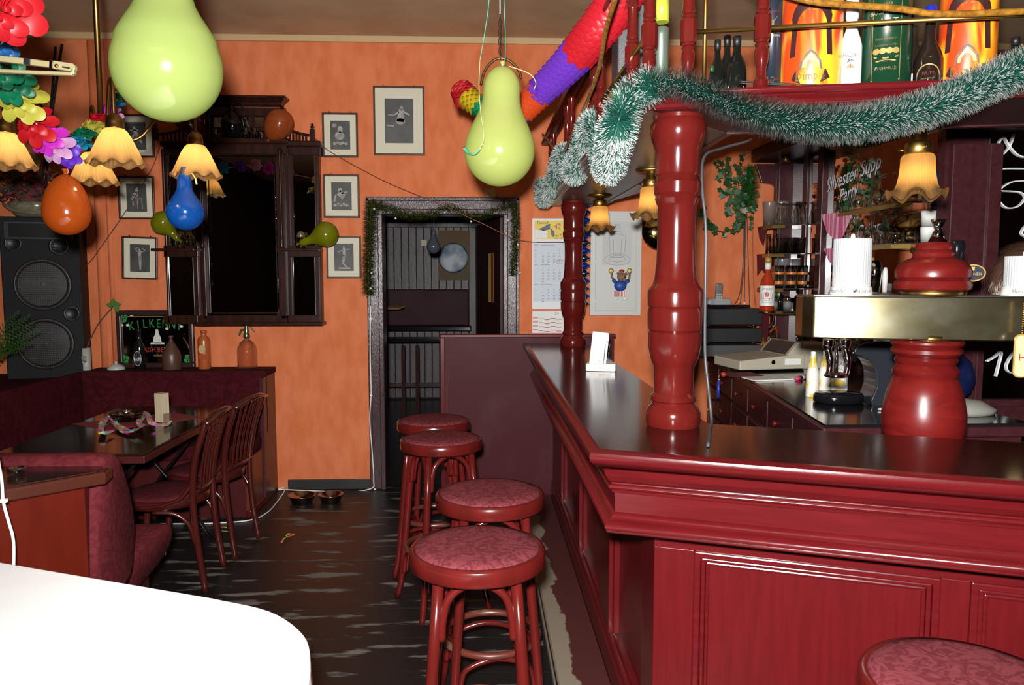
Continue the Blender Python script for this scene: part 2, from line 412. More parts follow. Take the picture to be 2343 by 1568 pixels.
# things in the back room
t = thing('wall_bench_back', 'dark wine-red padded bench back on the plank wall of the back room', 'bench back', (-.6, BY - .12, .86))
c0 = aY(876, 662, BY - .12); c1 = aY(1073, 745, BY - .12)
MB().bb(-1.4, c1.x, BY - .12, BY - .025, .93, c0.z).make('pad', pm('wine_leatherette', (.050, .020, .025), .6, col2=(.066, .030, .036), scale=3, spec=.15), t, bevel=.02)
MB().bb(-1.4, c1.x + .03, BY - .16, BY - .025, .86, .93).make('bottom_rail', m_blackg, t, bevel=.012)
t = thing('ledge_table', 'long black tabletop under the padded bench back in the back room', 'table', (-.6, 8.75, 0))
MB().bb(-1.4, .03, 8.55, 8.95, .80, .835).make('top', m_blackg, t, bevel=.008)
for X in (-1.35, -.03): MB().bb(X - .02, X + .02, 8.73, 8.77, 0, .80).make('leg', m_blackwood, t)
q = aY(905, 702, 8.3)
wp = MB().plate([(-3.04 - q.x, -.03), (.0, -.03), (.055, .03), (-3.04 - q.x, .03)], (q.x + .04, 8.3, q.z), XA, Vector((0, .9, .35)).normalized(), .02)
solo(wp, 'wall_shelf', pm('pale_brown_wood', (.26, .13, .05), .5), 'pale brown wooden shelf end jutting in from the left in the back room', 'shelf', (q.x, 8.3, q.z))
t = thing('wooden_stand', 'dark wooden stand with upright posts and crossbar in the back room', 'stand', (-.7, 8.2, 0))
for X in (-.83, -.68):
    MB().bb(X - .02, X + .02, 8.18, 8.22, 0, .80).make('post', pm('reddish_post', (.030, .010, .008), .6, spec=.1), t)
MB().bb(-1.3, -.35, 8.185, 8.215, .36, .40).make('crossbar', m_blackwood, t)
# tin picture with a moon-like round
q0 = aY(1002, 527, BY - .03); q1 = aY(1076, 642, BY - .03); cc = (q0 + q1) / 2
t = thing('wall_poster', 'square shiny picture with a big pale blue disc on the plank wall', 'poster', (cc.x, BY - .02, cc.z))
wq, hq = (q1.x - q0.x), (q0.z - q1.z)
MB().plate([(-wq / 2, -hq / 2), (wq / 2, -hq / 2), (wq / 2, hq / 2), (-wq / 2, hq / 2)], (cc.x, BY - .026, cc.z), XA, ZA, .006).make('sheet', pm('poster_sheet', (.13, .12, .095), .6, col2=(.20, .10, .03), scale=4, stretch=(.6, 1, 3), spec=.15), t)
MB().lathe([(.0001, .006), (.10, .006), (.16, .004), (.185, 0)], (cc.x - .01, BY - .032, cc.z - .03), 28, mtx=Matrix.Rotation(PI / 2, 3, 'X')).make('disc', pm('moon_disc', (.08, .14, .24), .45, col2=(.60, .66, .72), scale=4.5, thr=(.40, .62), spec=.3), t)
q = aY(970, 556, BY - .03)
solo(MB().bb(q.x - .035, q.x + .035, BY - .04, BY - .021, q.z - .035, q.z + .035).lathe([(.02, 0), (.02, .006)], (q.x, BY - .04, q.z), 14, mtx=Matrix.Rotation(PI / 2, 3, 'X')), 'light_switch', m_cream, 'small cream square light switch on the plank wall', 'switch', (q.x, BY - .03, q.z), bevel=.003)
# ================================================================== the bar counter
BA = math.radians(21)
bd = Vector((math.cos(BA), -math.sin(BA)))           # run of the bar front
K0 = Vector((.27, 4.97)); K1 = Vector((.27, 1.88)); K2 = K1 + bd * 2.3
PATH = [K0, K1, K2]
TZ = 1.11
def off(path, o):
    """corner points of the path moved outward by o (negative = inward)"""
    d1 = (path[1] - path[0]).normalized(); d2 = (path[2] - path[1]).normalized()
    n1 = Vector((d1.y, -d1.x)); n2 = Vector((d2.y, -d2.x)); m = (n1 + n2) / (1 + n1.dot(n2))
    return [path[0] + n1 * o, path[1] + m * o, path[2] + n2 * o]
bar = thing('bar_counter', 'long red wooden bar counter turning a corner with a dark glossy top', 'bar counter', (.6, 3.0, 0))
I = off(PATH, -.02)
nin = Vector((bd.y, -bd.x)) * -1
J2 = K2 + nin * .468; dj = -bd
# inner corner at X = .675
sx_ = (.675 - J2.x) / dj.x; JC = J2 + dj * sx_
MB().prism([(I[0].x, I[0].y), (.675, I[0].y), (JC.x, JC.y), (I[1].x, I[1].y)], TZ - .04, TZ).make('countertop', m_dark, bar)
MB().prism([(I[1].x + .001, I[1].y), (JC.x + .001, JC.y), (J2.x, J2.y), (I[2].x, I[2].y)], TZ - .04, TZ).make('countertop', m_dark, bar)
nose = [(-.03, 1.1125), (-.012, 1.1115), (-.003, 1.106), (0, 1.097), (-.002, 1.087), (-.009, 1.077), (-.02, 1.070), (-.03, 1.066), (-.034, 1.063), (-.06, 1.063)]
MB().sweep(nose, PATH, sm=True).make('counter_nosing', m_redx, bar, sharp=40)
cornice = [(-.03, 1.0625), (-.04, 1.0625), (-.042, 1.058), (-.046, 1.04), (-.055, 1.026), (-.064, 1.0205), (-.064, 1.017), (-.057, 1.0145), (-.054, 1.009), (-.057, 1.0035), (-.064, 1.001), (-.066, .992), (-.09, .992)]
MB().sweep(cornice, PATH).make('cornice_moulding', m_redx, bar, bevel=.0015)
MB().sweep([(-.074, .9925), (-.074, .918), (-.1, .918)], PATH).make('frieze_board', m_redx, bar)
lowm = [(-.074, .940), (-.069, .937), (-.066, .930), (-.060, .921), (-.057, .920), (-.050, .915), (-.046, .907), (-.047, .900), (-.053, .896), (-.051, .893), (-.055, .889), (-.22, .889)]
MB().sweep(lowm, PATH, sm=True).make('lower_moulding', m_redx, bar, sharp=40)
BF = off(PATH, -.2)                                   # body face
# body: stiles proud, panels recessed
def seg_box(p, d, s0, s1, o0, o1, z0, z1):
    """box along direction d from p between s0..s1, depth from o0 (outer) to o1 (inner)"""
    n = Vector((d.y, -d.x))
    a, b_, c, e = p + d * s0 + n * o0, p + d * s1 + n * o0, p + d * s1 + n * o1, p + d * s0 + n * o1
    return MB().prism([(a.x, a.y), (b_.x, b_.y), (c.x, c.y), (e.x, e.y)], z0, z1)
dS = Vector((0, -1)); pS = BF[0]; LS = BF[0].y - BF[1].y
def ys(y): return BF[0].y - y
Z0, Z1 = .0, .889
cuts = [(2.17, 2.74), (2.97, 3.60), (3.80, 4.44)]
edges = [BF[1].y] + [v for c in cuts for v in c] + [4.96]
for k in range(0, len(edges), 2):
    seg_box(pS, dS, ys(edges[k + 1]), ys(edges[k]) , .0, -.06, .22, Z1).make('stile', m_red, bar, bevel=.003)
for (y0, y1) in cuts:
    seg_box(pS, dS, ys(y1), ys(y0), -.035, -.05, .20, Z1).make('panel', m_red, bar)
    for (s0, s1) in ((ys(y1), ys(y1) + .03), (ys(y0) - .03, ys(y0))):
        seg_box(pS, dS, s0, s1, -.014, -.04, .22, Z1).make('panel_bead', m_red, bar, bevel=.006)
    seg_box(pS, dS, ys(y1), ys(y0), -.012, -.045, .20, .235).make('panel_sill', m_redx, bar, bevel=.006)
seg_box(pS, dS, ys(4.96), ys(BF[1].y), .012, -.06, .0, .20).make('plinth_board', m_redx, bar, bevel=.004)
seg_box(pS, dS, ys(4.96), ys(BF[1].y), .004, -.06, .20, .222).make('plinth_moulding', m_redx, bar, bevel=.006)
# front
pF = BF[1]; LF = (BF[2] - BF[1]).length
fr = [(.0, .106), (.694, .758), (1.346, 1.41), (1.998, LF)]
for (s0, s1) in fr:
    seg_box(pF, bd, s0, s1, 0, -.05, .0, .815).make('stile', m_red, bar, bevel=.002)
seg_box(pF, bd, .0, LF, 0, -.05, .815, Z1).make('top_rail', m_redx, bar)
seg_box(pF, bd, -.012, LF, .02, 0, .858, .889).make('rail_moulding', m_redx, bar, bevel=.006)
for (s0, s1) in ((.106, .694), (.758, 1.346), (1.41, 1.998)):
    seg_box(pF, bd, s0, s1, 0, -.05, .0, .18).make('bottom_rail', m_redx, bar)
    seg_box(pF, bd, s0, s1, -.016, -.04, .18, .815).make('panel', m_red, bar)
    for i, (w0, w1, o0) in enumerate(((.0, .018, .007), (.018, .03, -.001), (.03, .04, -.006))):
        mbv = MB()
        P = pF; n = Vector((bd.y, -bd.x))
        def pt(s, z, o): q = P + bd * s + n * o; return (q.x, q.y, z)
        a0, a1, zz0, zz1 = s0 + w0, s1 - w0, .18 + w0, .815 - w0
        b0, b1, y0, y1 = s0 + w1, s1 - w1, .18 + w1, .815 - w1
        fo, bo = o0, -.03
        ou = [(a0, zz0), (a1, zz0), (a1, zz1), (a0, zz1)]; inn = [(b0, y0), (b1, y0), (b1, y1), (b0, y1)]
        vs = [pt(s, z, fo) for s, z in ou] + [pt(s, z, fo) for s, z in inn] + [pt(s, z, bo) for s, z in ou] + [pt(s, z, bo) for s, z in inn]
        fs = []
        for k in range(4):
            k2 = (k + 1) % 4
            fs += [(k, k2, 4 + k2, 4 + k), (8 + k, 12 + k, 12 + k2, 8 + k2), (k, 8 + k, 8 + k2, k2), (4 + k, 4 + k2, 12 + k2, 12 + k)]
        mbv.add(vs, fs).make('panel_moulding', m_redx, bar, bevel=.004)
# inside board of the bar so that it is not hollow
seg_box(pF, bd, .05, LF, -.24, -.26, .0, TZ - .04).make('inner_board', m_plum, bar)
MB().bb(.655, .672, 2.3, 4.96, 0, TZ - .04).make('inner_board', m_plum, bar)
# work surface behind the front counter, carries the beer tower
wsA = J2 + nin * .0; wsC = JC + bd * .35
n2 = nin * .30
MB().prism([(wsC.x, wsC.y), (J2.x, J2.y), (J2.x + n2.x, J2.y + n2.y), (wsC.x + n2.x, wsC.y + n2.y)], .93, .96).make('work_surface', m_chrome, bar)
# board closing the far end of the bar
t = thing('end_board', 'tall scuffed dark red board standing across the far end of the bar', 'board', (.3, 4.99, 0))
MB().bb(-.255, .87, 4.98, 5.01, .0, 1.145).make('board', pm('scuffed_red_board', (.058, .010, .013), .5, col2=(.080, .026, .032), scale=3, thr=(.5, .8), spec=.12), t)
MB().bb(-.265, .88, 4.972, 5.018, 1.145, 1.168).make('cap', m_red, t, bevel=.005)
MB().bb(-.265, -.235, 4.975, 5.015, .0, 1.145).make('edge_strip', m_red, t, bevel=.004)
# foot step along the bar
t = thing('foot_step', 'worn red painted foot step with bare concrete and metal edging along the bar', 'step', (.37, 3.2, 0))
MB().bb(.275, .456, .2, 4.97, 0, .1).make('tread', split_paint('worn_step_paint', (.21, .17, .125), (.060, .014, .013), 'X', .035, .13, 7.0), t)
MB().bb(.255, .275, .2, 4.97, .078, .103).make('edging', pm('dull_grey_edging', (.22, .20, .17), .45, .4), t, bevel=.003)
MB().bb(.262, .268, .2, 4.97, .1, .1045).make('brass_inlay', m_brass, t)
MB().bb(.258, .275, .2, 4.97, 0, .078).make('riser', pm('dark_riser', (.02, .016, .015), .6), t)

# ------------------------------------------------------------------ turned columns
def column(label, x, y):
    t = thing('turned_column', label, 'column', (x, y, TZ))
    H = 2.0 - TZ
    def zf(py): return H * (992 - py) / (992 - 262)       # heights read off the near column
    r = .0755 / 62
    pr = [(62, 992), (65, 984), (65, 960), (60, 948), (52, 940), (50, 934), (54, 930), (54, 920), (47, 912), (48, 850), (52, 842), (58, 826), (63, 800), (64, 768), (60, 764), (64, 760), (65, 720), (64, 712), (62, 708), (65, 704), (66, 672), (64, 664), (56, 655), (50, 640), (46, 600), (44, 540), (45, 470), (49, 460), (52, 452), (50, 446), (54, 440), (55, 415), (51, 408), (49, 400), (52, 395), (52, 340), (56, 330), (62, 312), (65, 296), (64, 280), (58, 270), (60, 262)]
    prof = [(a * r, zf(b)) for a, b in pr]
    MB().lathe(prof[:8], (x, y, TZ), 32).make('base', m_turn, t, sharp=28)
    MB().lathe(prof[7:-7], (x, y, TZ), 32).make('shaft', m_turn, t, sharp=28)
    MB().lathe(prof[-8:], (x, y, TZ), 32).make('capital', m_turn, t, sharp=28)
    return t
column('thick turned red lacquered column on the near corner of the bar', .565, 2.215)
column('turned red column at the far end of the bar beside the wall calendar', .572, 4.75)

# ------------------------------------------------------------------ canopy gallery above the bar
GA = math.radians(12); gd = Vector((math.cos(GA), -math.sin(GA)))
G0 = Vector((.43, 5.3)); G1 = Vector((.43, 2.1)); G2 = G1 + gd * 2.1
GP = [G0, G1, G2]; ZS = 2.0
can = thing('bar_canopy', 'red wooden canopy gallery with turned balusters and brass rods above the bar', 'canopy', (.6, 3.0, ZS))
gin = Vector((gd.y, -gd.x)) * -1
H2 = G2 + gin * .44
HC2 = H2 - gd * ((H2.x - .80) / gd.x)
m_soff = pm('flash_grey_soffit', (.10, .075, .065), .34, col2=(.13, .10, .085), scale=3, spec=.35)  # silver-grey flash reflection painted into the glossy wood colour
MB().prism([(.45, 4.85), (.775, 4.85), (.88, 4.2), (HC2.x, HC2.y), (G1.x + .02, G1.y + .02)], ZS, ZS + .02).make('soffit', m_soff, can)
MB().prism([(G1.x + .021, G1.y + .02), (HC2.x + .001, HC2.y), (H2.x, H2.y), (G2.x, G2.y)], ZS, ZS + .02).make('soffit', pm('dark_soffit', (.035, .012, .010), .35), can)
cor = [(-.03, ZS), (-.025, ZS - .004), (-.018, ZS + .002), (-.014, ZS + .010), (-.006, ZS + .017), (-.002, ZS + .019), (-.004, ZS + .022), (.006, ZS + .026), (.010, ZS + .034), (.007, ZS + .041), (-.03, ZS + .042)]
MB().sweep(cor, GP).make('cornice_moulding', m_redx, can, bevel=.0015)
MB().prism([(G0.x + .02, G0.y), (.80, G0.y), (.80, HC2.y), (G1.x + .02, G1.y + .02)], ZS + .022, ZS + .0415).make('gallery_shelf', m_plum, can)
MB().prism([(G1.x + .021, G1.y + .02), (.80, HC2.y), (H2.x, H2.y), (G2.x, G2.y)], ZS + .022, ZS + .0415).make('gallery_shelf', m_plum, can)
MB().prism([(.80, 5.3), (.80, HC2.y), (H2.x, H2.y), (H2.x, H2.y - .02), (.78, HC2.y - .02), (.78, 5.3)], ZS - .004, ZS + .05).make('inner_beam', m_plum, can)
SZ = ZS + .042                                           # shelf level
# balusters
bprof = [(.016, 0), (.020, .006), (.020, .02), (.013, .03), (.0125, .05), (.017, .07), (.019, .085), (.018, .10), (.015, .108), (.019, .114), (.015, .119), (.018, .125)]
tprof = [(.018, .185), (.015, .191), (.019, .196), (.015, .202), (.018, .208), (.016, .222), (.0155, .29), (.018, .295), (.015, .30), (.0135, .32), (.017, .36), (.02, .375), (.016, .385)]
def balu_mesh():
    b = MB(); b.lathe(bprof, seg=16); b.lathe(tprof, seg=16)
    cb = 0.0205; bb_ = [(cb * sx, cb * sy) for sx, sy in ((-1, -.55), (-.55, -1), (.55, -1), (1, -.55), (1, .55), (.55, 1), (-.55, 1), (-1, .55))]
    b.prism(bb_, .125, .185); return b
b0 = None
spots = [(.452, 2.93, 0), (.452, 3.12, 0), (.452, 3.87, 0), (.452, 4.06, 0), (.452, 4.82, 0), (.452, 5.0, 0), (.452, 2.33, 0), (.46, 2.135, 0)]
for s in (.125, .315, 1.105, 1.29, 2.05):
    p = G1 + gd * s + gin * .022; spots.append((p.x, p.y, -GA))
for (x, y, rz) in spots:
    if b0 is None: b0 = balu_mesh().make('baluster', m_turn, can, world=False, sharp=30); o = b0
    else: o = b0.copy(); COL.objects.link(o); o.parent = can
    o.location = Vector((x, y, SZ)) - can.location; o.rotation_euler = (0, 0, rz)
HP = [Vector((.43, 5.28)), Vector((.43, 2.1)), G2]
MB().sweep([(.012, SZ + .385), (.018, SZ + .395), (.016, SZ + .41), (.006, SZ + .42), (-.04, SZ + .42), (-.05, SZ + .41), (-.05, SZ + .385)], HP).make('handrail', m_redx, can, bevel=.002)
r0 = G1 + gd * .125 + gin * .022; r1 = G1 + gd * 2.05 + gin * .022
MB().tube([(r0.x, r0.y, SZ + .155), (r1.x, r1.y, SZ + .155)], .0065, 10).make('brass_rod', m_brass, can)
MB().tube([(.452, 2.14, SZ + .155), (.452, 5.0, SZ + .155)], .0065, 10).make('brass_rod', m_brass, can)
q = G1 + gd * .17 + gin * .05
MB().tube([(q.x, q.y, SZ), (q.x, q.y, SZ + .5)], .006, 10).make('brass_upright', m_brass, can)
# ================================================================== bar stools
m_damask = pm('pink_red_damask', (.165, .034, .040), .9, col2=(.108, .018, .023), scale=24, thr=(.44, .56), detail=4, dist=3.0, spec=.1)
m_bent = pm('bentwood_red', (.108, .008, .0072), .22, col2=(.075, .007, .0055), scale=6, stretch=(2, 2, .6), coat=.15, spec=.35)
m_worn = pm('bentwood_worn_ring', (.10, .02, .013), .35, col2=(.16, .10, .06), scale=9, thr=(.5, .68), coat=.2)
def make_stool():
    t = thing('bar_stool', 'x', 'stool')
    R = .19; H = .80
    MB().lathe([(R - .022, H - .052), (R - .003, H - .052), (R, H - .047), (R, H - .012), (R - .004, H - .006), (R - .016, H - .005), (R - .022, H - .012)], seg=48, cap=False).make('seat_ring', m_bent, t, world=False)
    MB().lathe([(R - .016, H - .03), (R - .016, H - .006), (R - .02, H), (R - .05, H + .006), (.06, H + .009), (.0001, H + .009)], seg=48).make('cushion', m_damask, t, world=False)
    legs = [math.radians(45 + 90 * i) for i in range(4)]
    def lp(a, z):       # point on a leg at height z
        q = (H - .05 - z) / (H - .05)
        r = .145 + .075 * q + .018 * max(0, q - .8) * 5 * (q - .8) * 5
        return Vector((r * math.cos(a), r * math.sin(a), z))
    for a in legs:
        zs = [H - .05, .55, .35, .15, .08, .03, 0]
        MB().tube([lp(a, z) for z in zs], [.0155, .0165, .0165, .015, .0145, .014, .0135], 12).make('leg', m_bent, t, world=False)
    for i in range(4):
        a, b = legs[i], legs[(i + 1) % 4]; am = a + PI / 4
        def mid(r, z, k=0): return Vector((r * math.cos(am + k), r * math.sin(am + k), z))
        pa, pb = lp(a, .58), lp(b, .58); ia = lp(a, .63); ib = lp(b, .63)
        sh = Vector((0, 0, 0))
        def inn(p, f): m_ = (lp(a, p.z) + lp(b, p.z)) / 2; return p.lerp(m_, f)
        P = [inn(pa, .16), inn(lp(a, .64), .17), inn(lp(a, .70), .34), (lp(a, .735) + lp(b, .735)) / 2, inn(lp(b, .70), .34), inn(lp(b, .64), .17), inn(pb, .16)]
        P[3] = P[3] + (P[3] * Vector((1, 1, 0))) * .12 if False else P[3]
        MB().tube(smooth_path(P, 5), .0115, 10).make('arch', m_bent, t, world=False)
        P = [inn(lp(a, .13), .14), inn(lp(a, .19), .15), inn(lp(a, .235), .3), (lp(a, .26) + lp(b, .26)) / 2, inn(lp(b, .235), .3), inn(lp(b, .19), .15), inn(lp(b, .13), .14)]
        MB().tube(smooth_path(P, 5), .010, 10).make('lower_arch', m_bent, t, world=False)
    ring = [Vector((.168 * math.cos(2 * PI * i / 36), .168 * math.sin(2 * PI * i / 36), .285)) for i in range(36)]
    MB().tube(ring, .0125, 10, closed=True).make('foot_ring', m_worn, t, world=False)
    return t
st = make_stool()
st.location = (-.012, 2.09, 0); st['label'] = 'nearest red bentwood bar stool with patterned pink seat in the row along the bar'
dup(st, (.030, 2.625, 0), math.radians(8), 'second bar stool from the camera, half hidden behind the nearest stool')
dup(st, (-.186, 3.53, 0), math.radians(25), 'third bar stool from the camera, its left legs showing beside the row')
dup(st, (-.250, 3.98, 0), math.radians(-12), 'farthest bar stool, behind the third one near the end board')
dup(st, (.905, 1.33, 0), math.radians(20), 'bar stool cut off at the bottom right corner before the panelled bar front')

# ================================================================== bentwood chairs
m_seat = pm('wine_seat_velvet', (.085, .013, .017), .9, col2=(.060, .008, .011), scale=14, dist=1.5, spec=.1)
m_chair = pm('chair_red_brown', (.060, .0085, .0065), .24, col2=(.042, .006, .005), scale=6, stretch=(2, 2, .6), coat=.4)
def make_chair():
    """faces -X"""
    t = thing('bentwood_chair', 'x', 'chair')
    MB().lathe([(.195, .42), (.205, .424), (.207, .455), (.2, .462), (.18, .462)], seg=40, cap=True).make('seat_frame', m_chair, t, world=False)
    MB().lathe([(.188, .455), (.188, .468), (.16, .478), (.08, .485), (.0001, .486)], seg=36).make('seat', m_seat, t, world=False)
    for s in (-1, 1):
        MB().tube(smooth_path([(-.13, .12 * s, .43), (-.15, .14 * s, .25), (-.165, .155 * s, .08), (-.175, .165 * s, 0)], 5), [.0165] * 10 + [.015] * 6, 10).make('leg', m_chair, t, world=False)
        MB().tube(smooth_path([(.225, .17 * s, 0), (.195, .165 * s, .22), (.18, .175 * s, .45), (.20, .195 * s, .65), (.245, .20 * s, .80), (.262, .195 * s, .855)], 6), .0165, 10).make('back_post', m_chair, t, world=False)
        MB().tube(smooth_path([(.0, .2 * s, .415), (.10, .185 * s, .40), (.16, .178 * s, .34), (.186, .17 * s, .24)], 5), .010, 8).make('brace', m_chair, t, world=False)
        MB().tube(smooth_path([(-.06, .21 * s, .44), (.05, .21 * s, .452), (.13, .2 * s, .48), (.185, .185 * s, .55)], 5), .0085, 8).make('side_bracket', m_chair, t, world=False)
    cr = smooth_path([(.262, -.215, .845), (.285, -.1, .868), (.292, 0, .873), (.285, .1, .868), (.262, .215, .845)], 6)
    MB().tube(cr, .026, 10, flat=.5).make('crest_rail', m_chair, t, world=False)
    MB().tube(smooth_path([(.185, -.18, .49), (.2, 0, .492), (.185, .18, .49)], 5), .013, 8).make('lower_rail', m_chair, t, world=False)
    for k in range(5):
        y = (k - 2) * .062
        pts = smooth_path([(.197, y * .85, .49), (.212, y * .92, .62), (.24, y, .74), (.283 - abs(y) * .08, y, .862)], 5)
        mb = MB()
        for i in range(len(pts) - 1):
            pass
        mb.tube(pts, .0125, 8, flat=.45).make('slat', m_chair, t, world=False)
    return t
ch = make_chair(); ch.location = (-1.59, 3.86, 0); ch.rotation_euler = (0, 0, math.radians(4))
ch['label'] = 'nearer dark red bentwood chair with slatted back at the right side of the table'
dup(ch, (-1.555, 4.33, 0), math.radians(-5), 'farther dark red bentwood chair with slatted back near the bench end')

# ================================================================== table with its things
TT = .76
t = thing('pub_table', 'dark polished rectangular table with crossed metal legs before the corner bench', 'table', (-1.84, 4.06, 0))
m_tab = pm('dark_table_lacquer', (.016, .0055, .0035), .12, col2=(.024, .007, .004), scale=4, stretch=(8, 1, 8), coat=.1, spec=.35)
MB().bb(-2.17, -1.50, 3.42, 4.68, TT - .012, TT).make('tabletop', m_tab, t, bevel=.003)
MB().bb(-2.175, -1.495, 3.415, 4.685, TT - .045, TT - .012).make('edge_band', pm('table_edge_red', (.05, .009, .008), .3), t, bevel=.003)
m_iron = pm('black_iron_leg', (.012, .011, .011), .35, .6)
for y in (3.65, 4.45):
    for s in (-1, 1):
        MB().tube(smooth_path([(-1.84 - .26 * s, y, 0.012), (-1.84 - .13 * s, y, .22), (-1.84 - .03 * s, y, .37), (-1.84 + .1 * s, y, .53), (-1.84 + .24 * s, y, TT - .045)], 4), .018, 8, flat=.5).make('leg', m_iron, t)
MB().tube([(-1.84, 3.65, .37), (-1.84, 4.45, .37)], .014, 8).make('stretcher', m_iron, t)
# red napkin under the decorations
cn = aZ(300, 968, TT); solo(MB().prism([(cn.x - .30, cn.y - .02), (cn.x - .02, cn.y - .2), (cn.x + .34, cn.y + .14), (cn.x + .10, cn.y + .3)], TT + .0005, TT + .002), 'table_mat', pm('red_paper_mat', (.17, .010, .014), .8), 'dark red paper mat laid askew under the bowl on the table', 'mat', (cn.x, cn.y, TT))
# glass bowl with tea light
cb = aZ(290, 966, TT)
t = thing('glass_bowl', 'dark glass bowl with potpourri in the middle of the table', 'bowl', (cb.x, cb.y, TT + .002))
MB().lathe([(.035, .003), (.055, .006), (.08, .035), (.085, .05), (.08, .048), (.05, .012), (.0001, .010)], cb + Vector((0, 0, .002)), 24).make('bowl', thin_glass('smoky_glass', (.40, .38, .37), .07), t)
mb = MB(); rr = random.Random(3)
for i in range(40):
    a, r = rr.uniform(0, 6.3), .07 * math.sqrt(rr.random()); mb.ball((cb.x + r * math.cos(a), cb.y + r * math.sin(a), TT + .02 + .014 * r / .07 + rr.uniform(0, .012)), rr.uniform(.006, .011), 8)
pp = mb.make('potpourri', pm('potpourri_brown', (.10, .03, .012), .6), t); pp['kind'] = 'stuff'
t = thing('tea_light', 'small silver tea light in the potpourri bowl', 'candle', (cb.x, cb.y, TT + .045))
MB().lathe([(.017, 0), (.0185, 0), (.019, .016), (.0175, .016), (.0165, .004), (.0001, .004)], cb + Vector((0, 0, .045)), 20).make('cup', pm('aluminium', (.8, .8, .82), .25, 1.0), t)
MB().lathe([(.0165, .004), (.0165, .012), (.0001, .0125)], cb + Vector((0, 0, .045)), 20).tube([cb + Vector((0, 0, .055)), cb + Vector((.001, 0, .066))], .0012, 5).make('wax', m_white, t)
# paper streamers with harlequin diamonds: each colour cell is part of the printed ribbon
def streamer(name, label, pts, w=.0155, n=10, flatz=True):
    P0_ = smooth_path(pts, n); P = [P0_[0]]; cols = [(.80, .06, .12), (.12, .55, .75), (.85, .60, .03), (.85, .10, .32), (.15, .45, .15), (.30, .15, .55)]
    for q_ in P0_[1:]:
        if (q_ - P[-1]).length > .024: P.append(q_)
    mats = [pm('streamer_%d' % i, c, .6) for i, c in enumerate(cols)]
    mb = MB(); U = []; nP = len(P)
    for i in range(nP):
        d = (P[min(i + 1, nP - 1)] - P[max(i - 1, 0)]).normalized(); sd = d.cross(ZA); sd = (sd.normalized() if sd.length > 1e-6 else XA)
        up = sd.cross(d).normalized(); tw = .5 * math.sin(i * .4); U.append((sd * math.cos(tw) + up * math.sin(tw)) * w)
    for i in range(nP - 1):
        m0, m1 = P[i], P[i + 1]; a0, a1, b0_, b1_ = P[i] - U[i], P[i + 1] - U[i + 1], P[i] + U[i], P[i + 1] + U[i + 1]; c_ = (m0 + m1) / 2
        for k, tri in enumerate(((a0, m0, a1), (m0, m1, a1), (b0_, m0, b1_), (m0, m1, b1_))): mb.add(list(tri), [(0, 1, 2)], ((i // 1) * 2 + k + (i % 2)) % 6)
    return solo(mb, name, mats, label, 'streamer', P[0])
z = TT + .02
ps = [(258, 985), (232, 990), (240, 960), (262, 955), (270, 975), (300, 985), (325, 978), (318, 965), (330, 950), (312, 943), (335, 948), (345, 965), (355, 972), (378, 972), (388, 962)]
streamer('paper_streamer', 'colourful harlequin paper streamer coiled around the bowl on the table', [aZ(x, y, z + .012 * math.sin(k * 1.3)) for k, (x, y) in enumerate(ps)])
ps = [(228, 968), (245, 972), (262, 962), (250, 952), (268, 950), (262, 968), (285, 988), (310, 984)]
streamer('paper_streamer', 'short harlequin paper streamer curl at the left of the bowl on the table', [aZ(x, y, z + .01 * math.cos(k * 1.7)) for k, (x, y) in enumerate(ps)])
# beer mat holder
ph = aZ(372, 968, TT)
t = thing('beer_mat_holder', 'upright stack of beer mats in a clear holder on the dark table', 'beer mats', (ph.x, ph.y, TT + .003))
Rz = math.radians(-25)
MB().box((ph.x, ph.y, TT + .084), (.055, .045, .155), Rz).make('mat_stack', pm('beige_mats', (.50, .42, .29), .8, col2=(.40, .32, .2), scale=60, stretch=(8, .2, .1)), t)
Rm = Matrix.Rotation(Rz, 3, 'Z')
MB().box(Vector((ph.x, ph.y, TT + .084)) + Rm @ Vector((-.029, 0, 0)), (.002, .04, .15), Rz).make('printed_face', pm('grey_print', (.22, .2, .17), .6, col2=(.05, .05, .05), scale=60), t)
MB().box((ph.x, ph.y, TT + .0055), (.075, .06, .005), Rz).box(Vector((ph.x, ph.y, TT + .03)) + Rm @ Vector((.034, 0, 0)), (.003, .05, .05), Rz).box(Vector((ph.x, ph.y, TT + .03)) + Rm @ Vector((-.034, 0, 0)), (.003, .05, .05), Rz).make('holder', thin_glass('clear_acrylic', (.95, .95, .95), .12), t)

# ================================================================== corner bench along the back and left walls
m_bench = pm('dark_red_upholstery', (.058, .0055, .0085), .9, col2=(.036, .003, .005), scale=12, dist=2, thr=(.4, .6), spec=.1)
t = thing('corner_bench', 'dark red upholstered corner bench with a ledge along the back wall', 'bench', (-2.2, 5.0, 0))
BX1 = -1.47
MB().bb(-2.70, BX1, 5.26, 5.30, .46, .895).make('backrest', m_bench, t, bevel=.012)
MB().bb(-2.74, -2.70, 3.3, 5.30, .46, .895).make('backrest', m_bench, t, bevel=.012)
MB().bb(-2.70, BX1 + .005, 5.265, 5.515, .86, .90).make('ledge', pm('ledge_dark_red', (.04, .0045, .006), .8, spec=.1), t, bevel=.004)
MB().bb(-3.69, -2.745, 3.3, 5.515, .82, .858).make('ledge', pm('ledge_dark_red', (.04, .0045, .006), .8, spec=.1), t, bevel=.004)
MB().bb(-2.70, BX1 - .02, 4.83, 5.265, .38, .475).make('seat_cushion', m_bench, t, bevel=.025, segs=3)
MB().bb(-2.70, -2.27, 3.3, 4.83, .38, .475).make('seat_cushion', m_bench, t, bevel=.025, segs=3)
MB().bb(-2.70, BX1 - .03, 4.88, 5.50, .0, .38).make('base', pm('bench_base_red', (.06, .008, .009), .35), t)
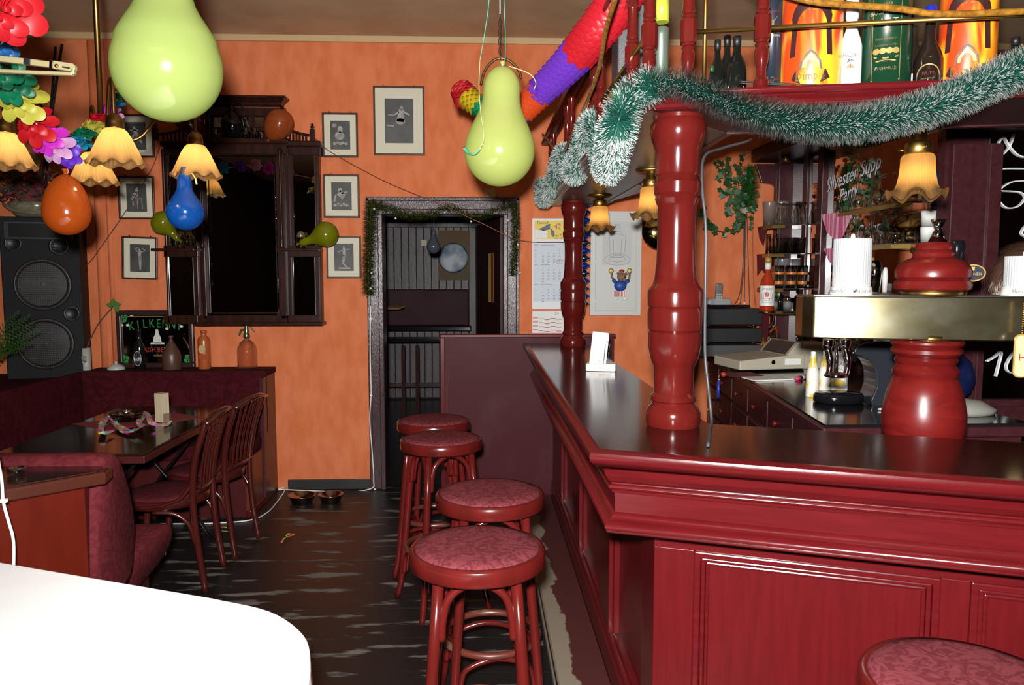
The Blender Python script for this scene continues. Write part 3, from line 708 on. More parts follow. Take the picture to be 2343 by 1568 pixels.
MB().bb(-2.68, -2.32, 3.32, 4.88, .0, .38).make('base', pm('bench_base_red', (.06, .008, .009), .35), t)
MB().bb(BX1 - .03, BX1, 5.2, 5.5, .0, .86).make('end_stile', m_plum, t, bevel=.004)  # shade on this end face is put in as dark plum colour
MB().bb(BX1 - .034, BX1 - .012, 4.87, 5.2, .04, .38).make('end_panel', pm('warm_brown_panel', (.12, .022, .010), .35), t, bevel=.002)
MB().bb(BX1 - .034, BX1 + .0, 4.86, 5.2, .0, .05).make('end_plinth', m_red, t, bevel=.008)

# ================================================================== booth in front of the table
t = thing('booth_bench', 'booth bench end with wooden back panel, dark ledge and rounded wine-red cushions', 'bench', (-1.6, 2.7, 0))
m_booth = pm('wine_booth_fabric', (.115, .017, .022), .9, col2=(.080, .010, .014), scale=18, dist=2.5, thr=(.4, .6), spec=.1, bump=.15, bscale=90)
A_ = Vector((-1.222, 2.486)); B_ = Vector((-1.56, 2.165))
lp_ = [(A_.x, A_.y), (-1.235, 2.555), (-1.33, 2.60), (-2.2, 2.60), (-2.2, 2.165), (B_.x, B_.y)]
MB().prism(lp_, .895, .915).make('ledge', pm('black_ledge_top', (.012, .006, .006), .2, coat=.4), t)
MB().sweep([(.006, .917), (.010, .912), (.010, .88), (.004, .876), (-.02, .876), (-.02, .917)], [(-2.2, 2.165), (B_.x, B_.y), (A_.x, A_.y), (-1.235, 2.555)]).make('ledge_edge', pm('brown_edge', (.055, .012, .006), .35, spec=.25), t, bevel=.002)
ip = [(A_.x - .055, A_.y - .012), (-1.30, 2.55), (-2.18, 2.55), (-2.18, 2.19), (B_.x - .01, B_.y + .025)]
MB().prism(ip, .0, .878).make('back_panel', pm('red_brown_panel', (.098, .0090, .0035), .35, col2=(.072, .006, .0025), scale=2.5, stretch=(5, 5, .6), spec=.15), t)
d_ = (A_ - B_).normalized(); n_ = Vector((d_.y, -d_.x))
MB().sweep([(.0, .0), (.012, .0), (.012, .876), (.0, .876)], [(B_.x - .01 + d_.x * .03, B_.y + .02 + d_.y * .03), (B_.x + d_.x * .065 - .01, B_.y + d_.y * .065 + .02)]).make('panel_stile', pm('brown_edge', (.055, .012, .006), .35, spec=.25), t)
# backrest cushion: profile swept along X
def cushion(prof, x0, x1, name, mat, rx=.03):
    n = len(prof); cx = sum(p[0] for p in prof) / n; cz = sum(p[1] for p in prof) / n; mb = MB(); vs = []; rings = [(x0, 1), (x1 - rx, 1), (x1 - rx * .3, .97), (x1, .88)]
    for (x, k) in rings: vs += [(x, cx + (p[0] - cx) * k, cz + (p[1] - cz) * k) for p in prof]
    fs = [(r * n + i, r * n + (i + 1) % n, (r + 1) * n + (i + 1) % n, (r + 1) * n + i) for r in range(len(rings) - 1) for i in range(n)]
    mb.add(vs, fs + [tuple(range(n)), tuple(reversed(range((len(rings) - 1) * n, len(rings) * n)))], 0, True); return mb.make(name, mat, t)
bp = [(2.50, .46), (2.74, .44), (2.79, .55), (2.80, .66), (2.77, .78), (2.72, .89), (2.68, .935), (2.62, .945), (2.585, .93), (2.56, .87), (2.52, .7)]
cushion(smooth_path([(a, b, 0) for a, b in bp], 3, True) and [(p.x, p.y) for p in smooth_path([(a, b, 0) for a, b in bp], 3, True)], -2.2, -1.265, 'backrest_cushion', m_booth)
sp_ = [(2.60, .34), (2.95, .36), (3.15, .39), (3.24, .43), (3.26, .47), (3.22, .505), (3.10, .515), (2.90, .50), (2.72, .48), (2.6, .46)]
cushion([(p.x, p.y) for p in smooth_path([(a, b, 0) for a, b in sp_], 3, True)], -2.2, -1.31, 'seat_cushion', m_booth)
MB().bb(-2.18, -1.36, 2.66, 3.10, .0, .35).make('base', pm('booth_base_dark', (.03, .006, .006), .5), t)
q = aZ(38, 1085, .917)
t = thing('glass_ashtray', 'clear glass ashtray on the dark ledge of the booth', 'ashtray', (q.x, q.y, .917))
MB().lathe([(.018, 0), (.025, .002), (.027, .022), (.022, .022), (.02, .007), (.0001, .007)], q, 24).make('dish', thin_glass('clear_glass_thick', (.7, .72, .74), .25), t)
# white cable with clip down the booth panel
P = [aY(x, y, yy) for x, y, yy in ((-6, 1040, 2.3), (4, 1100, 2.2), (8, 1150, 2.19), (20, 1195, 2.19), (31, 1240, 2.19), (31, 1320, 2.18), (31, 1420, 2.17))]
t = thing('white_cable', 'white electric cable hanging down the booth panel at the left edge', 'cable', P[3])
MB().tube(smooth_path(P, 5), .0042, 8).make('cord', m_white, t)
q = aY(9, 1146, 2.185); MB().box(q, (.016, .01, .01)).make('cable_clip', m_white, t)

# ================================================================== white table in the foreground
t = thing('white_table', 'overexposed white cloth table corner in the left foreground', 'table', (-.85, 1.4, 0))
pc = [(-1.75, 2.285), (-.66, 1.855)]
arc = smooth_path([(-.66, 1.855, 0), (-.50, 1.775, 0), (-.395, 1.655, 0), (-.352, 1.53, 0), (-.33, 1.40, 0)], 5)
out = [(-1.75, 2.285)] + [(p.x, p.y) for p in arc] + [(-.235, .65), (-1.75, .65)]
m_cloth = pm('white_tablecloth', (.93, .94, .95), .7, bump=.15, bscale=6)
MB().prism(out, .745, .76).make('cloth_top', m_cloth, t, bevel=.01, segs=3)
mb = MB(); vs = []; n = len(out)
cxm, cym = -.95, 1.4
for k, (x, y) in enumerate(out):
    d = Vector((x - cxm, y - cym)).normalized(); wv = .006 * math.sin(k * 1.9)
    vs += [(x, y, .752), (x + d.x * (.004 + wv), y + d.y * (.004 + wv), .62), (x + d.x * (.006 + 2 * wv), y + d.y * (.006 + 2 * wv), .48)]
mb.add(vs, [(3 * i + j, 3 * ((i + 1) % n) + j, 3 * ((i + 1) % n) + j + 1, 3 * i + j + 1) for i in range(n) for j in range(2)], 0, True)
mb.make('cloth_drop', m_cloth, t)
for x, y in ((-1.6, 2.1), (-.6, 1.65), (-1.6, .8), (-.5, .85)):
    MB().bb(x - .025, x + .025, y - .025, y + .025, 0, .745).make('leg', m_blackwood, t)
# ================================================================== mirror cabinet on the back wall
WF = DW - .001                                           # wall face
def wx(px, y=WF): return aY(px, 630, y).x
def wz(py, y=WF, px=900): return aY(px, py, y).z
YC = DW - .11                                            # cabinet front
t = thing('mirror_cabinet', 'tall black-brown carved mirror cabinet with side wings hanging on the orange wall', 'cabinet', (-1.75, DW, 1.2))
cx0, cx1 = wx(375, YC), wx(737, YC)
def cbx(n, p0, p1, p2, p3, y0=YC, y1=WF, m=None, bev=.004, par=None):
    """board given by image left, right, top, bottom at the cabinet front"""
    a = aY(p0, p2, YC); b = aY(p1, p3, YC); xx = (p0 + p1) / 2
    return MB().bb(a.x, b.x, y0, y1, aY(xx, p3, YC).z, aY(xx, p2, YC).z).make(n, m or m_blackwood, par or t, bevel=bev)
cbx('back_board', 372, 735, 335, 742, YC + .03)
mc = cbx('centre_frame', 455, 655, 323, 352)
cbx('centre_frame', 455, 657, 722, 742)
cbx('centre_frame', 452, 474, 340, 730); cbx('centre_frame', 633, 657, 340, 730)
cbx('base_moulding', 448, 740, 737, 746, YC - .03, bev=.008)
cm = cbx('mirror_pane', 474, 634, 350, 723, YC + .02, YC + .028, m_mirror, 0)
for a, b, c, d in ((474, 634, 350, 357), (474, 634, 716, 723), (474, 480, 350, 723), (628, 634, 350, 723)):
    cbx('bevelled_edge', a, b, c, d, YC + .014, YC + .024, m_mirror, .006, cm)
# side wings
for (l, r) in ((658, 731), (372, 452)):
    cbx('wing_stile', l, l + 10, 340, 740, YC + .01); cbx('wing_stile', r - 10, r, 340, 740, YC + .01)
    cbx('wing_rail', l, r, 335, 354, YC + .01); cbx('wing_rail', l, r, 562, 588, YC + .01); cbx('wing_rail', l, r, 722, 742, YC + .01)
    for (a, b) in ((354, 562), (588, 722)):
        o = cbx('mirror_pane', l + 10, r - 10, a, b, YC + .026, YC + .03, m_mirror, 0)
        for e in ((l + 10, l + 14, a, b), (r - 14, r - 10, a, b)):
            cbx('bevelled_edge', *e, YC + .02, YC + .028, m_mirror, .005, o)
    cbx('wing_shelf', l - 18 if l < 500 else l - 22, r if l < 500 else r + 2, 569, 575, YC - .07, bev=.004)
    cbx('wing_top', l - 4, r + 4, 323, 336, YC - .03, bev=.008)
cbx('shelf_moulding', 448, 664, 318, 330, YC - .05, bev=.008)
# colonettes
for cx in (645, 463):
    p = aY(cx, 560, YC - .015); top = wz(340, YC, cx); bot = wz(568, YC, cx); h = top - bot
    pr = [(.012, 0), (.016, .01), (.011, .03), (.014, .05), (.009, .07)] + [(.008 + .001 * math.sin(k), .09 + k * .04) for k in range(int((h - .2) / .04))] + [(.009, h - .09), (.014, h - .07), (.010, h - .05), (.016, h - .02), (.011, h)]
    MB().lathe(pr, (p.x, p.y, bot), 14).make('colonette', m_blackwood, t)
# crown with lattice of small mirrors
cbx('crown_frame', 465, 648, 243, 262, YC + .03); cbx('crown_frame', 465, 478, 243, 325, YC + .03); cbx('crown_frame', 636, 648, 243, 325, YC + .03)
cbx('crown_back', 468, 648, 240, 325, YC + .07)
for k in range(5):
    l = 478 + k * 31.6
    if k: cbx('lattice_bar', l - 4, l + 3, 262, 325, YC + .035, YC + .08, bev=.002)
    for (a, b) in ((262, 290), (296, 325)):
        cbx('small_mirror_pane', l + 4, l + 27, a + 2, b - 2, YC + .055, YC + .06, m_mirror, .003)
cbx('lattice_bar', 478, 636, 289, 297, YC + .035, YC + .08, bev=.002)
a = aY(455, 222, YC); b = aY(657, 243, YC)
MB().sweep([(.0, wz(243, YC)), (.008, wz(240, YC)), (.012, wz(236, YC)), (.03, wz(230, YC)), (.045, wz(226, YC)), (.048, wz(222, YC)), (-.02, wz(222, YC))], [(wx(466, YC), WF), (wx(466, YC), YC + .03), (wx(648, YC), YC + .03), (wx(648, YC), WF)]).make('crown_cornice', m_blackwood, t, bevel=.002)
MB().bb(wx(466, YC), wx(648, YC), YC + .03, WF, wz(240, YC), wz(224, YC)).make('crown_top', m_blackwood, t)
# galleries with spindles on the wings
for (x0, x1, flip) in ((664, 722, 1), (440, 368, -1)):
    X0, X1 = wx(x0, YC), wx(x1, YC); pts = []
    for k in range(9):
        q = k / 8; pts.append((X0 + (X1 - X0) * q, YC + .0, wz(294 + 17 * (1 - (1 - q) ** 2), YC)))
    MB().tube(pts, .009, 8).make('curved_rail', m_blackwood, t)
    for k in range(6):
        p = pts[1 + k]; MB().bb(p[0] - .006, p[0] + .006, YC - .006, YC + .006, wz(326, YC), p[2]).make('spindle', m_blackwood, t)
    pz = wz(326, YC)
    MB().bb(X1 - .016, X1 + .016, YC - .016, YC + .016, pz, pz + .085).make('post', m_blackwood, t, bevel=.002)
    MB().lathe([(.012, 0), (.008, .006), (.016, .016), (.006, .024), (.011, .032), (.0001, .042)], (X1, YC, pz + .085), 14).make('finial', m_blackwood, t)
# bottle jug and small things in the crown
p = aY(533, 322, YC); zb = wz(319, YC)
t = thing('glass_jug', 'black round glass jug with handle on top of the mirror cabinet', 'jug', (p.x, YC - .0, zb))
MB().lathe([(.03, 0), (.05, .01), (.072, .06), (.075, .10), (.062, .145), (.03, .175), (.016, .19), (.015, .215), (.02, .22), (.02, .228), (.0001, .228)], (p.x, YC, zb), 24).make('body', m_blackg, t)
MB().tube(smooth_path([(p.x + .015, YC, zb + .225), (p.x + .05, YC, zb + .24), (p.x + .07, YC, zb + .21), (p.x + .072, YC, zb + .14)], 6), .007, 8).make('handle', m_blackg, t)
for k, (px_, lab) in enumerate(((505, 'small dark glass tumbler left of the black jug on the cabinet'), (572, 'small dark glass tumbler just right of the black jug on the cabinet'), (592, 'rightmost small dark glass tumbler beside the orange balloon on the cabinet'))):
    q = wx(px_, YC)
    solo(MB().lathe([(.014, 0), (.016, .002), (.019, .06), (.017, .06), (.014, .008), (.0001, .008)], (q, YC - .005, zb), 16), 'glass_tumbler', thin_glass('dark_tumbler', (.25, .25, .25), .25), lab, 'glass', (q, YC, zb))
# jars on the wing shelves
for (px_, lab) in ((690, 'glass honey jar with lid standing on the right shelf of the mirror cabinet'), (415, 'glass jar on the left shelf of the mirror cabinet behind the blue balloon')):
    q = wx(px_, YC - .03); z0 = wz(569, YC)
    t = thing('glass_jar', lab, 'jar', (q, YC - .03, z0))
    MB().lathe([(.03, 0), (.034, .004), (.034, .05), (.026, .068), (.028, .07), (.028, .075)], (q, YC - .03, z0), 20).make('body', thin_glass('jar_glass', (.8, .75, .45), .25), t)
    MB().lathe([(.027, 0), (.030, .004), (.022, .03), (.010, .04), (.0001, .042)], (q, YC - .03, z0 + .075), 18).make('lid', pm('dull_jar_lid', (.25, .2, .1), .3, .6), t)

# ================================================================== framed photographs
m_pframe = pm('dark_picture_frame', (.035, .012, .008), .35, col2=(.06, .02, .012), scale=14)
m_mat = pm('passepartout', (.62, .59, .46), .8)
m_photo = pm('old_photo_dark', (.035, .035, .033), .5, col2=(.07, .07, .066), scale=6)
m_figure = pm('old_photo_pale', (.34, .33, .30), .5, col2=(.18, .175, .16), scale=25)
def picture(label, x0, x1, y0, y1, kind, tilt=0.0):
    """framed print on the back wall, from its outline in the photograph"""
    c = aY((x0 + x1) / 2, (y0 + y1) / 2, WF); W = (x1 - x0) / F * WF; H = (y1 - y0) / F * WF * 1.01
    R = Matrix.Rotation(math.radians(tilt), 3, 'Y'); u = R @ XA; w_ = R @ ZA
    t = thing('framed_photo', label, 'picture', c)
    yf = WF - .022
    def ring(a, b, f, y_, d): pass
    fw = .0125
    for (a, b, cx_, cz_) in ((W, fw, 0, H / 2 - fw / 2), (W, fw, 0, -H / 2 + fw / 2), (fw, H - 2 * fw, -W / 2 + fw / 2, 0), (fw, H - 2 * fw, W / 2 - fw / 2, 0)):
        MB().plate([(-a / 2, -b / 2), (a / 2, -b / 2), (a / 2, b / 2), (-a / 2, b / 2)], c + u * cx_ + w_ * cz_ + Vector((0, -.022, 0)), u, w_, .021).make('frame_bar', m_pframe, t, bevel=.002)
    a, b = W - 2 * fw, H - 2 * fw
    MB().plate([(-a / 2, -b / 2), (a / 2, -b / 2), (a / 2, b / 2), (-a / 2, b / 2)], c + Vector((0, -.010, 0)), u, w_, .006).make('mat', m_mat, t)
    pw, ph_ = W * .56, H * .645
    if kind == 'strip': return t
    pr = MB().plate([(-pw / 2, -ph_ / 2), (pw / 2, -ph_ / 2), (pw / 2, ph_ / 2), (-pw / 2, ph_ / 2)], c + Vector((0, -.0108, 0)), u, w_, .0006).make('print', m_photo, t)
    o = c + Vector((0, -.0112, 0)); mb = MB(); s = ph_
    def blob(cx_, cz_, ra, rb, n=16): mb.plate(ell(ra * s, rb * s, n, cx_ * s, cz_ * s), o, u, w_, .0002)
    def limb(x0_, z0_, x1_, z1_, r0_, r1_):
        d = Vector((x1_ - x0_, z1_ - z0_)); n = Vector((-d.y, d.x)).normalized()
        mb.plate([(s * (x0_ + n.x * r0_), s * (z0_ + n.y * r0_)), (s * (x0_ - n.x * r0_), s * (z0_ - n.y * r0_)), (s * (x1_ - n.x * r1_), s * (z1_ - n.y * r1_)), (s * (x1_ + n.x * r1_), s * (z1_ + n.y * r1_))][::-1], o, u, w_, .0002)
    if kind == 'dress':
        blob(.06, .29, .035, .05); limb(.06, .26, .03, -.02, .06, .09); blob(.03, -.01, .11, .07); limb(.0, .2, -.12, .13, .02, .018); limb(-.12, .13, -.25, .13, .018, .014); limb(.11, .2, .24, .13, .02, .016); limb(-.28, -.1, -.12, -.12, .015, .015)
    elif kind == 'portrait':
        blob(.0, .2, .09, .12); blob(-.02, -.02, .17, .15); [blob(-.2 + .1 * k, -.3 + .03 * (k % 2), .06, .05, 10) for k in range(5)]; blob(-.2, .33, .08, .07)
    elif kind == 'lean':
        blob(-.05, .22, .07, .08); limb(-.1, .14, .1, -.02, .1, .12); limb(.0, .1, .22, .16, .03, .025); [blob(-.22 + .1 * k, -.32 + .03 * (k % 2), .07, .05, 10) for k in range(5)]; limb(-.2, .05, -.26, -.2, .03, .03)
    elif kind == 'seated':
        blob(.02, .33, .035, .045); limb(.02, .3, .0, .05, .05, .06); limb(.0, .05, -.16, .0, .05, .035); limb(-.16, .0, -.12, -.28, .03, .02); limb(.02, .22, -.14, .1, .02, .015); limb(-.05, -.03, .22, -.03, .012, .012); limb(.18, -.04, .2, -.4, .012, .012); limb(.02, -.04, .03, -.4, .012, .012)
    elif kind == 'standing':
        blob(-.01, .3, .035, .045); limb(-.01, .27, .0, .05, .06, .05); limb(.0, .06, .02, -.42, .06, .025); limb(-.05, .22, -.2, .34, .02, .016); limb(-.2, .34, -.05, .37, .016, .014); limb(.05, .22, .2, .28, .02, .016); limb(.2, .28, .08, .36, .016, .014)
    elif kind == 'reach':
        blob(.0, .36, .035, .045); limb(.0, .32, .03, .05, .06, .055); limb(.03, .06, -.05, -.2, .06, .035); limb(-.05, -.2, .12, -.38, .03, .025); limb(-.03, .27, -.22, .18, .02, .014); limb(.05, .28, .22, .3, .02, .014); limb(-.2, -.4, .24, -.4, .03, .03)
    elif kind == 'recline':
        blob(-.05, .3, .04, .05); limb(-.05, .26, .05, .0, .06, .07); limb(.05, .0, .22, -.25, .06, .03); limb(-.06, .05, -.2, -.2, .04, .03); limb(-.24, .2, .1, .22, .02, .02)
    mb.make('figure', m_figure, pr)
    for k in (-.3, .3):
        MB().box(c + u * (W * k) + w_ * (H / 2 + .004) + Vector((0, -.006, 0)), (.008, .008, .012)).make('hanger', m_dbrass, t)
    return t
picture('largest framed photo, a woman in a short pale dress, above the doorway side', 857, 970, 203, 352, 'dress')
picture('upper small framed photo right of the cabinet, portrait among flowers', 740, 818, 262, 358, 'portrait')
picture('middle small framed photo right of the cabinet, figure leaning over flowers', 742, 822, 402, 497, 'lean')
picture('lower small framed photo right of the cabinet behind the yellow-green balloon', 749, 826, 542, 636, 'reach')
picture('upper framed photo left of the cabinet, half hidden by the hanging lamp', 272, 352, 266, 358, 'recline')
picture('middle framed photo left of the cabinet, figure on a stool', 275, 353, 406, 500, 'seated')
picture('lower framed photo left of the cabinet, standing figure with raised arms', 283, 360, 544, 638, 'standing', 2)
picture('framed photo mostly hidden behind the loudspeaker and the orange balloon', 112, 190, 500, 600, 'strip')

# ================================================================== mirrored pub sign leaning on the ledge
LZ = .90
YS = DW - .05
s0 = aY(266, 710, YS); s1 = aY(447, 842, YS)
t = thing('pub_mirror_sign', 'framed mirror with green lettering and shamrocks leaning on the bench ledge', 'sign', (s0.x + .28, YS, LZ))
X0, X1, Za, Zb = s0.x, s1.x, LZ + .002, s0.z
fw = .035
for (a, b, c, d) in ((X0, X1, Zb - fw, Zb), (X0, X1, Za, Za + fw), (X0, X0 + fw, Za + fw, Zb - fw), (X1 - fw, X1, Za + fw, Zb - fw)):
    MB().bb(a, b, YS - .02, YS + .02, c, d).make('frame_bar', pm('sign_frame', (.03, .014, .014), .3, coat=.4), t, bevel=.008)
MB().bb(X0 + fw, X1 - fw, YS - .002, YS + .004, Za + fw, Zb - fw).make('mirror_pane', pm('dark_sign_mirror', (.28, .20, .16), .08, 1.0), t)
xm = (X0 + X1) / 2; ym = YS - .004
m_green = pm('sign_green', (.02, .20, .05), .5); m_gold = pm('sign_gold', (.35, .22, .05), .4); m_signw = pm('sign_white', (.6, .62, .55), .5); m_signr = pm('sign_red', (.35, .03, .02), .5)
for k, chx in enumerate('KILKENNY'):
    q = (k - 3.5) / 3.5; text(chx, .085, m_green, (xm + .165 * q, ym, Zb - .095 - .018 * q * q), Vector((1, 0, -.12 * q)), Vector((.12 * q, 0, 1)), t, sx=.75)
text('IRISH BEER', .05, m_signr, (xm + .0, ym, Za + .125), XA, ZA, t, sx=.8)
text('GUINNESS', .022, m_gold, (xm + .03, ym, Za + .085), XA, ZA, t)
mb = MB(); mb.plate([(-.03, -.04), (.03, -.04), (.026, 0), (.012, .03), (.008, .06), (-.008, .06), (-.012, .03), (-.026, 0)], (xm + .01, ym, Za + .21), XA, ZA, .0006)
mb.plate([(-.05, 0), (.05, 0), (.045, .012), (-.045, .012)], (xm + .01, ym, Za + .165), XA, ZA, .0006); mb.make('abbey_emblem', m_signw, t)
for (fx, fz) in ((-.22, .35), (.22, .35), (-.22, .06), (.22, .06)):
    mb = MB()
    for k in range(4):
        a = k * PI / 2 + .5; mb.plate(ell(.016, .016, 12, .018 * math.cos(a), .018 * math.sin(a)), (xm + fx, ym, Za + fz), XA, ZA, .0006)
    mb.make('shamrock', m_green, t)
for (fx, fz) in ((-.19, .30), (.18, .29), (-.12, .26), (.08, .275), (-.23, .30), (.24, .26), (-.16, .37), (.17, .365)):
    MB().plate(ell(.012, .009, 10), (xm + fx, ym, Za + fz), XA, ZA, .0006).make('blossom', m_signw, t)
MB().plate([(-.20, 0), (.20, 0), (.20, .003), (-.20, .003)], (xm, ym, Zb - .045), XA, ZA, .0005).make('gold_line', m_gold, t)

# bottles and bits on the ledge
def bottle(name, label, px, py_top, yy, r, prof, mat, zb=LZ, cat='bottle', seg=24, parts=()):
    """turned bottle; prof is (radius fraction, height fraction); the height comes from the top's pixel"""
    p = aY(px, 800, yy); H = aY(px, py_top, yy).z - zb
    t = thing(name, label, cat, (p.x, yy, zb))
    MB().lathe([(a * r, b * H) for a, b in prof], (p.x, yy, zb), seg).make('body', mat, t)
    return t, p.x, H
yb = 5.40
KP = [(.9, 0), (1, .01), (1, .55), (.85, .62), (.45, .70), (.38, .78), (.36, .92), (.45, .94), (.45, 1), (.0001, 1)]
t, x, H = bottle('beer_bottle', 'black beer bottle with a white oval label before the pub mirror sign', 319, 752, yb - .03, .034, KP, m_blackg)
MB().plate(ell(.026, .05, 24), (x, yb - .03 - .0355, LZ + .08), XA, ZA, .001).make('label_oval', m_white, t); MB().plate(ell(.0245, .048, 24), (x, yb - .03 - .036, LZ + .08), XA, ZA, .001).make('label_field', m_navy, t)
text('kult', .034, m_white, (x, yb - .03 - .037, LZ + .075), XA, ZA, t)
t, x, H = bottle('stoneware_jug', 'brown conical flask before the right part of the pub mirror sign', 392, 768, yb - .03, .062, [(.95, 0), (1, .02), (1, .42), (.9, .5), (.5, .72), (.2, .84), (.17, .93), (.26, .95), (.26, 1), (.0001, 1)], pm('brown_stoneware', (.075, .035, .022), .4))
t, x, H = bottle('stoneware_bottle', 'orange-brown stoneware bottle with a printed crest right of the mirror sign', 467, 756, yb, .042, [(.95, 0), (1, .02), (1, .72), (.9, .8), (.45, .86), (.4, .93), (.5, .94), (.5, 1), (.0001, 1)], pm('orange_stoneware', (.36, .085, .02), .3, coat=.4))
MB().plate(ell(.024, .03, 20), (x, yb - .0432, LZ + .14), XA, ZA, .0015).make('crest', pm('crest_cream', (.45, .33, .14), .5), t); MB().plate(rrect(.05, .03, .006), (x, yb - .0432, LZ + .085), XA, ZA, .0015).make('label_band', pm('label_brick', (.35, .04, .02), .5), t)
t, x, H = bottle('soda_siphon', 'pale pink glass soda siphon with a green metal head on the ledge', 565, 772, yb, .067, [(.85, 0), (.97, .02), (1, .08), (1, .55), (.93, .7), (.7, .84), (.35, .92), (.25, .96), (.25, 1), (.0001, 1)], thin_glass('pink_glass', (.97, .84, .74), .14, body=.05, bcol=(.6, .32, .2)))
z = LZ + H; m_head = pm('green_brass_head', (.22, .32, .18), .25, .9)
MB().lathe([(.02, 0), (.024, .01), (.02, .03), (.014, .04), (.017, .055), (.012, .075), (.014, .085), (.006, .10), (.0001, .125)], (x, yb, z - .005), 18).make('head', m_head, t)
MB().tube(smooth_path([(x - .01, yb, z + .05), (x - .035, yb, z + .05), (x - .05, yb, z + .015)], 5), .006, 8).make('spout', m_head, t)
MB().tube(smooth_path([(x + .005, yb, z + .1), (x + .03, yb, z + .07), (x + .055, yb, z + .04)], 5), .004, 8).make('lever', m_head, t)
# cup with twig
p = aY(197, 830, 5.33)
t = thing('beer_mug', 'pale stoneware mug with dark print beside the loudspeaker, twig stuck in it', 'mug', (p.x, 5.33, .905))
Hh = aY(197, 797, 5.33).z - .9
MB().lathe([(.029, 0), (.031, .004), (.031, Hh), (.027, Hh), (.026, .01), (.0001, .01)], (p.x, 5.33, .902), 22).make('body', pm('grey_stoneware', (.36, .36, .33), .4), t)
MB().plate(rrect(.04, .05, .01), (p.x, 5.33 - .0318, .902 + Hh * .5), XA, ZA, .001).make('print', pm('mug_print', (.10, .10, .09), .6, col2=(.3, .3, .28), scale=80), t)
t = thing('leaf_twig', 'bare twig with one green leaf leaning from the mug toward the mirror sign', 'twig', (p.x, 5.33, .95))
P = [aY(x, y, 5.33 + k * .015) for k, (x, y) in enumerate(((198, 800), (205, 780), (222, 745), (240, 722), (260, 700)))]
MB().tube(smooth_path(P, 5), .003, 6).make('stem', pm('twig_brown', (.10, .07, .04), .7), t)
mb = MB(); q = P[-1]
for k in range(7):
    a = math.radians(-60 + k * 38); r = .055 if k % 2 == 0 else .04; u = Vector((math.cos(a), -.15 * math.sin(a * 2), math.sin(a))); w_ = Vector((-math.sin(a), 0, math.cos(a)))
    mb.add([q, q + u * r * .6 + w_ * .016, q + u * r, q + u * r * .6 - w_ * .016], [(0, 1, 2, 3)])
mb.make('leaf', pm('leaf_green', (.06, .16, .03), .5), t)
p = aY(266, 845, 5.37)
solo(MB().lathe([(.052, 0), (.058, .003), (.058, .012), (.045, .028), (.02, .038), (.009, .042), (.009, .052), (.012, .055), (.0001, .06)], (p.x, 5.37, LZ), 28), 'porcelain_dish_cover', pm('grey_porcelain', (.42, .43, .42), .25), 'small pale porcelain lid with a knob left of the mirror sign', 'lid', (p.x, 5.37, LZ))

# ================================================================== loudspeaker in the corner
c = aY(98, 680, 5.24); rz = math.radians(16)
t = thing('loudspeaker', 'tall black loudspeaker with two grilled woofers on the corner ledge', 'loudspeaker', (c.x, c.y, .858), 0)
Rs = Matrix.Rotation(rz, 3, 'Z'); u = Rs @ XA; nf = Rs @ Vector((0, -1, 0))
sw, sh, sd = .465, 1.075, .24
fc = Vector((c.x, c.y, .858))                         # bottom centre of the front face
m_sp = pm('speaker_black', (.0060, .0068, .0080), .65, bump=.3, bscale=220, spec=.25)
MB().box(fc - nf * (sd / 2) + ZA * (sh / 2), (sw, sd, sh), rz).make('cabinet', m_sp, t, bevel=.008)
Rf = Matrix((u, ZA, nf)).transposed()                # local x,y,z -> face
def disc(prof, lx, lz, mat, name, seg=36, par=None): return MB().lathe(prof, fc + u * lx + ZA * lz, seg, mtx=Rf).make(name, mat, par or t)
def grille(lx, lz, r, pitch, name, par):
    mb = MB(); k = -r
    while k <= r:
        h = math.sqrt(max(0, r * r - k * k)); dz = lambda a, b: .014 + .014 * (1 - (a * a + b * b) / (r * r))
        for hor in (0, 1):
            pts = []
            for j in range(9):
                v = -h + 2 * h * j / 8; a, b = (v, k) if hor else (k, v); pts.append(fc + u * (lx + a) + ZA * (lz + b) + nf * dz(a, b))
            mb.tube(pts, .0012, 4, cap=False)
        k += pitch
    return mb.make(name, pm('grille_steel', (.05, .055, .06), .3, .9), par)
for lz in (.235, .63):
    wo = disc([(.17, .0), (.17, .010), (.155, .018), (.148, .016), (.140, .008), (.09, .003), (.05, .001), (.0001, .001)], 0.005, lz, pm('cone_dark', (.004, .004, .004), .6, spec=.2), 'woofer')
    disc([(.172, .001), (.172, .012), (.160, .018), (.155, .012)], .005, lz, pm('woofer_rim', (.02, .012, .012), .45), 'rim', par=wo)
    disc([(.05, .001), (.045, .006), (.025, .011), (.0001, .013)], .005, lz, pm('dust_cap', (.06, .01, .008), .4), 'dust_cap', 20, wo)
    grille(.005, lz, .152, .0125, 'grille', wo)
disc([(.052, 0), (.052, .004), (.042, .006), (.038, .001), (.0001, .001)], -.155, .90, m_black, 'bass_port', 24)
disc([(.052, 0), (.052, .004), (.042, .006), (.038, .001), (.0001, .001)], .165, .435, m_black, 'bass_port', 24)
tw = disc([(.062, 0), (.062, .006), (.05, .009), (.045, .002), (.0001, .001)], .11, .885, m_black, 'midrange', 24); grille(.11, .885, .045, .011, 'grille', tw)
MB().box(fc + ZA * .985 + nf * .012, (.40, .026, .12), rz).make('horn_frame', m_black, t, bevel=.004)
mb = MB(); hb = [(-.17, -.045), (.17, -.045), (.17, .045), (-.17, .045)]; hi = [(-.03, -.018), (.03, -.018), (.03, .018), (-.03, .018)]
mb.add([fc + ZA * .985 + u * a + ZA * b + nf * .0258 for a, b in hb] + [fc + ZA * .985 + u * a + ZA * b + nf * .0255 for a, b in hi], [(0, 1, 5, 4), (1, 2, 6, 5), (2, 3, 7, 6), (3, 0, 4, 7), (4, 5, 6, 7)]); mb.make('horn', pm('horn_black', (.002, .002, .002), .3), t)
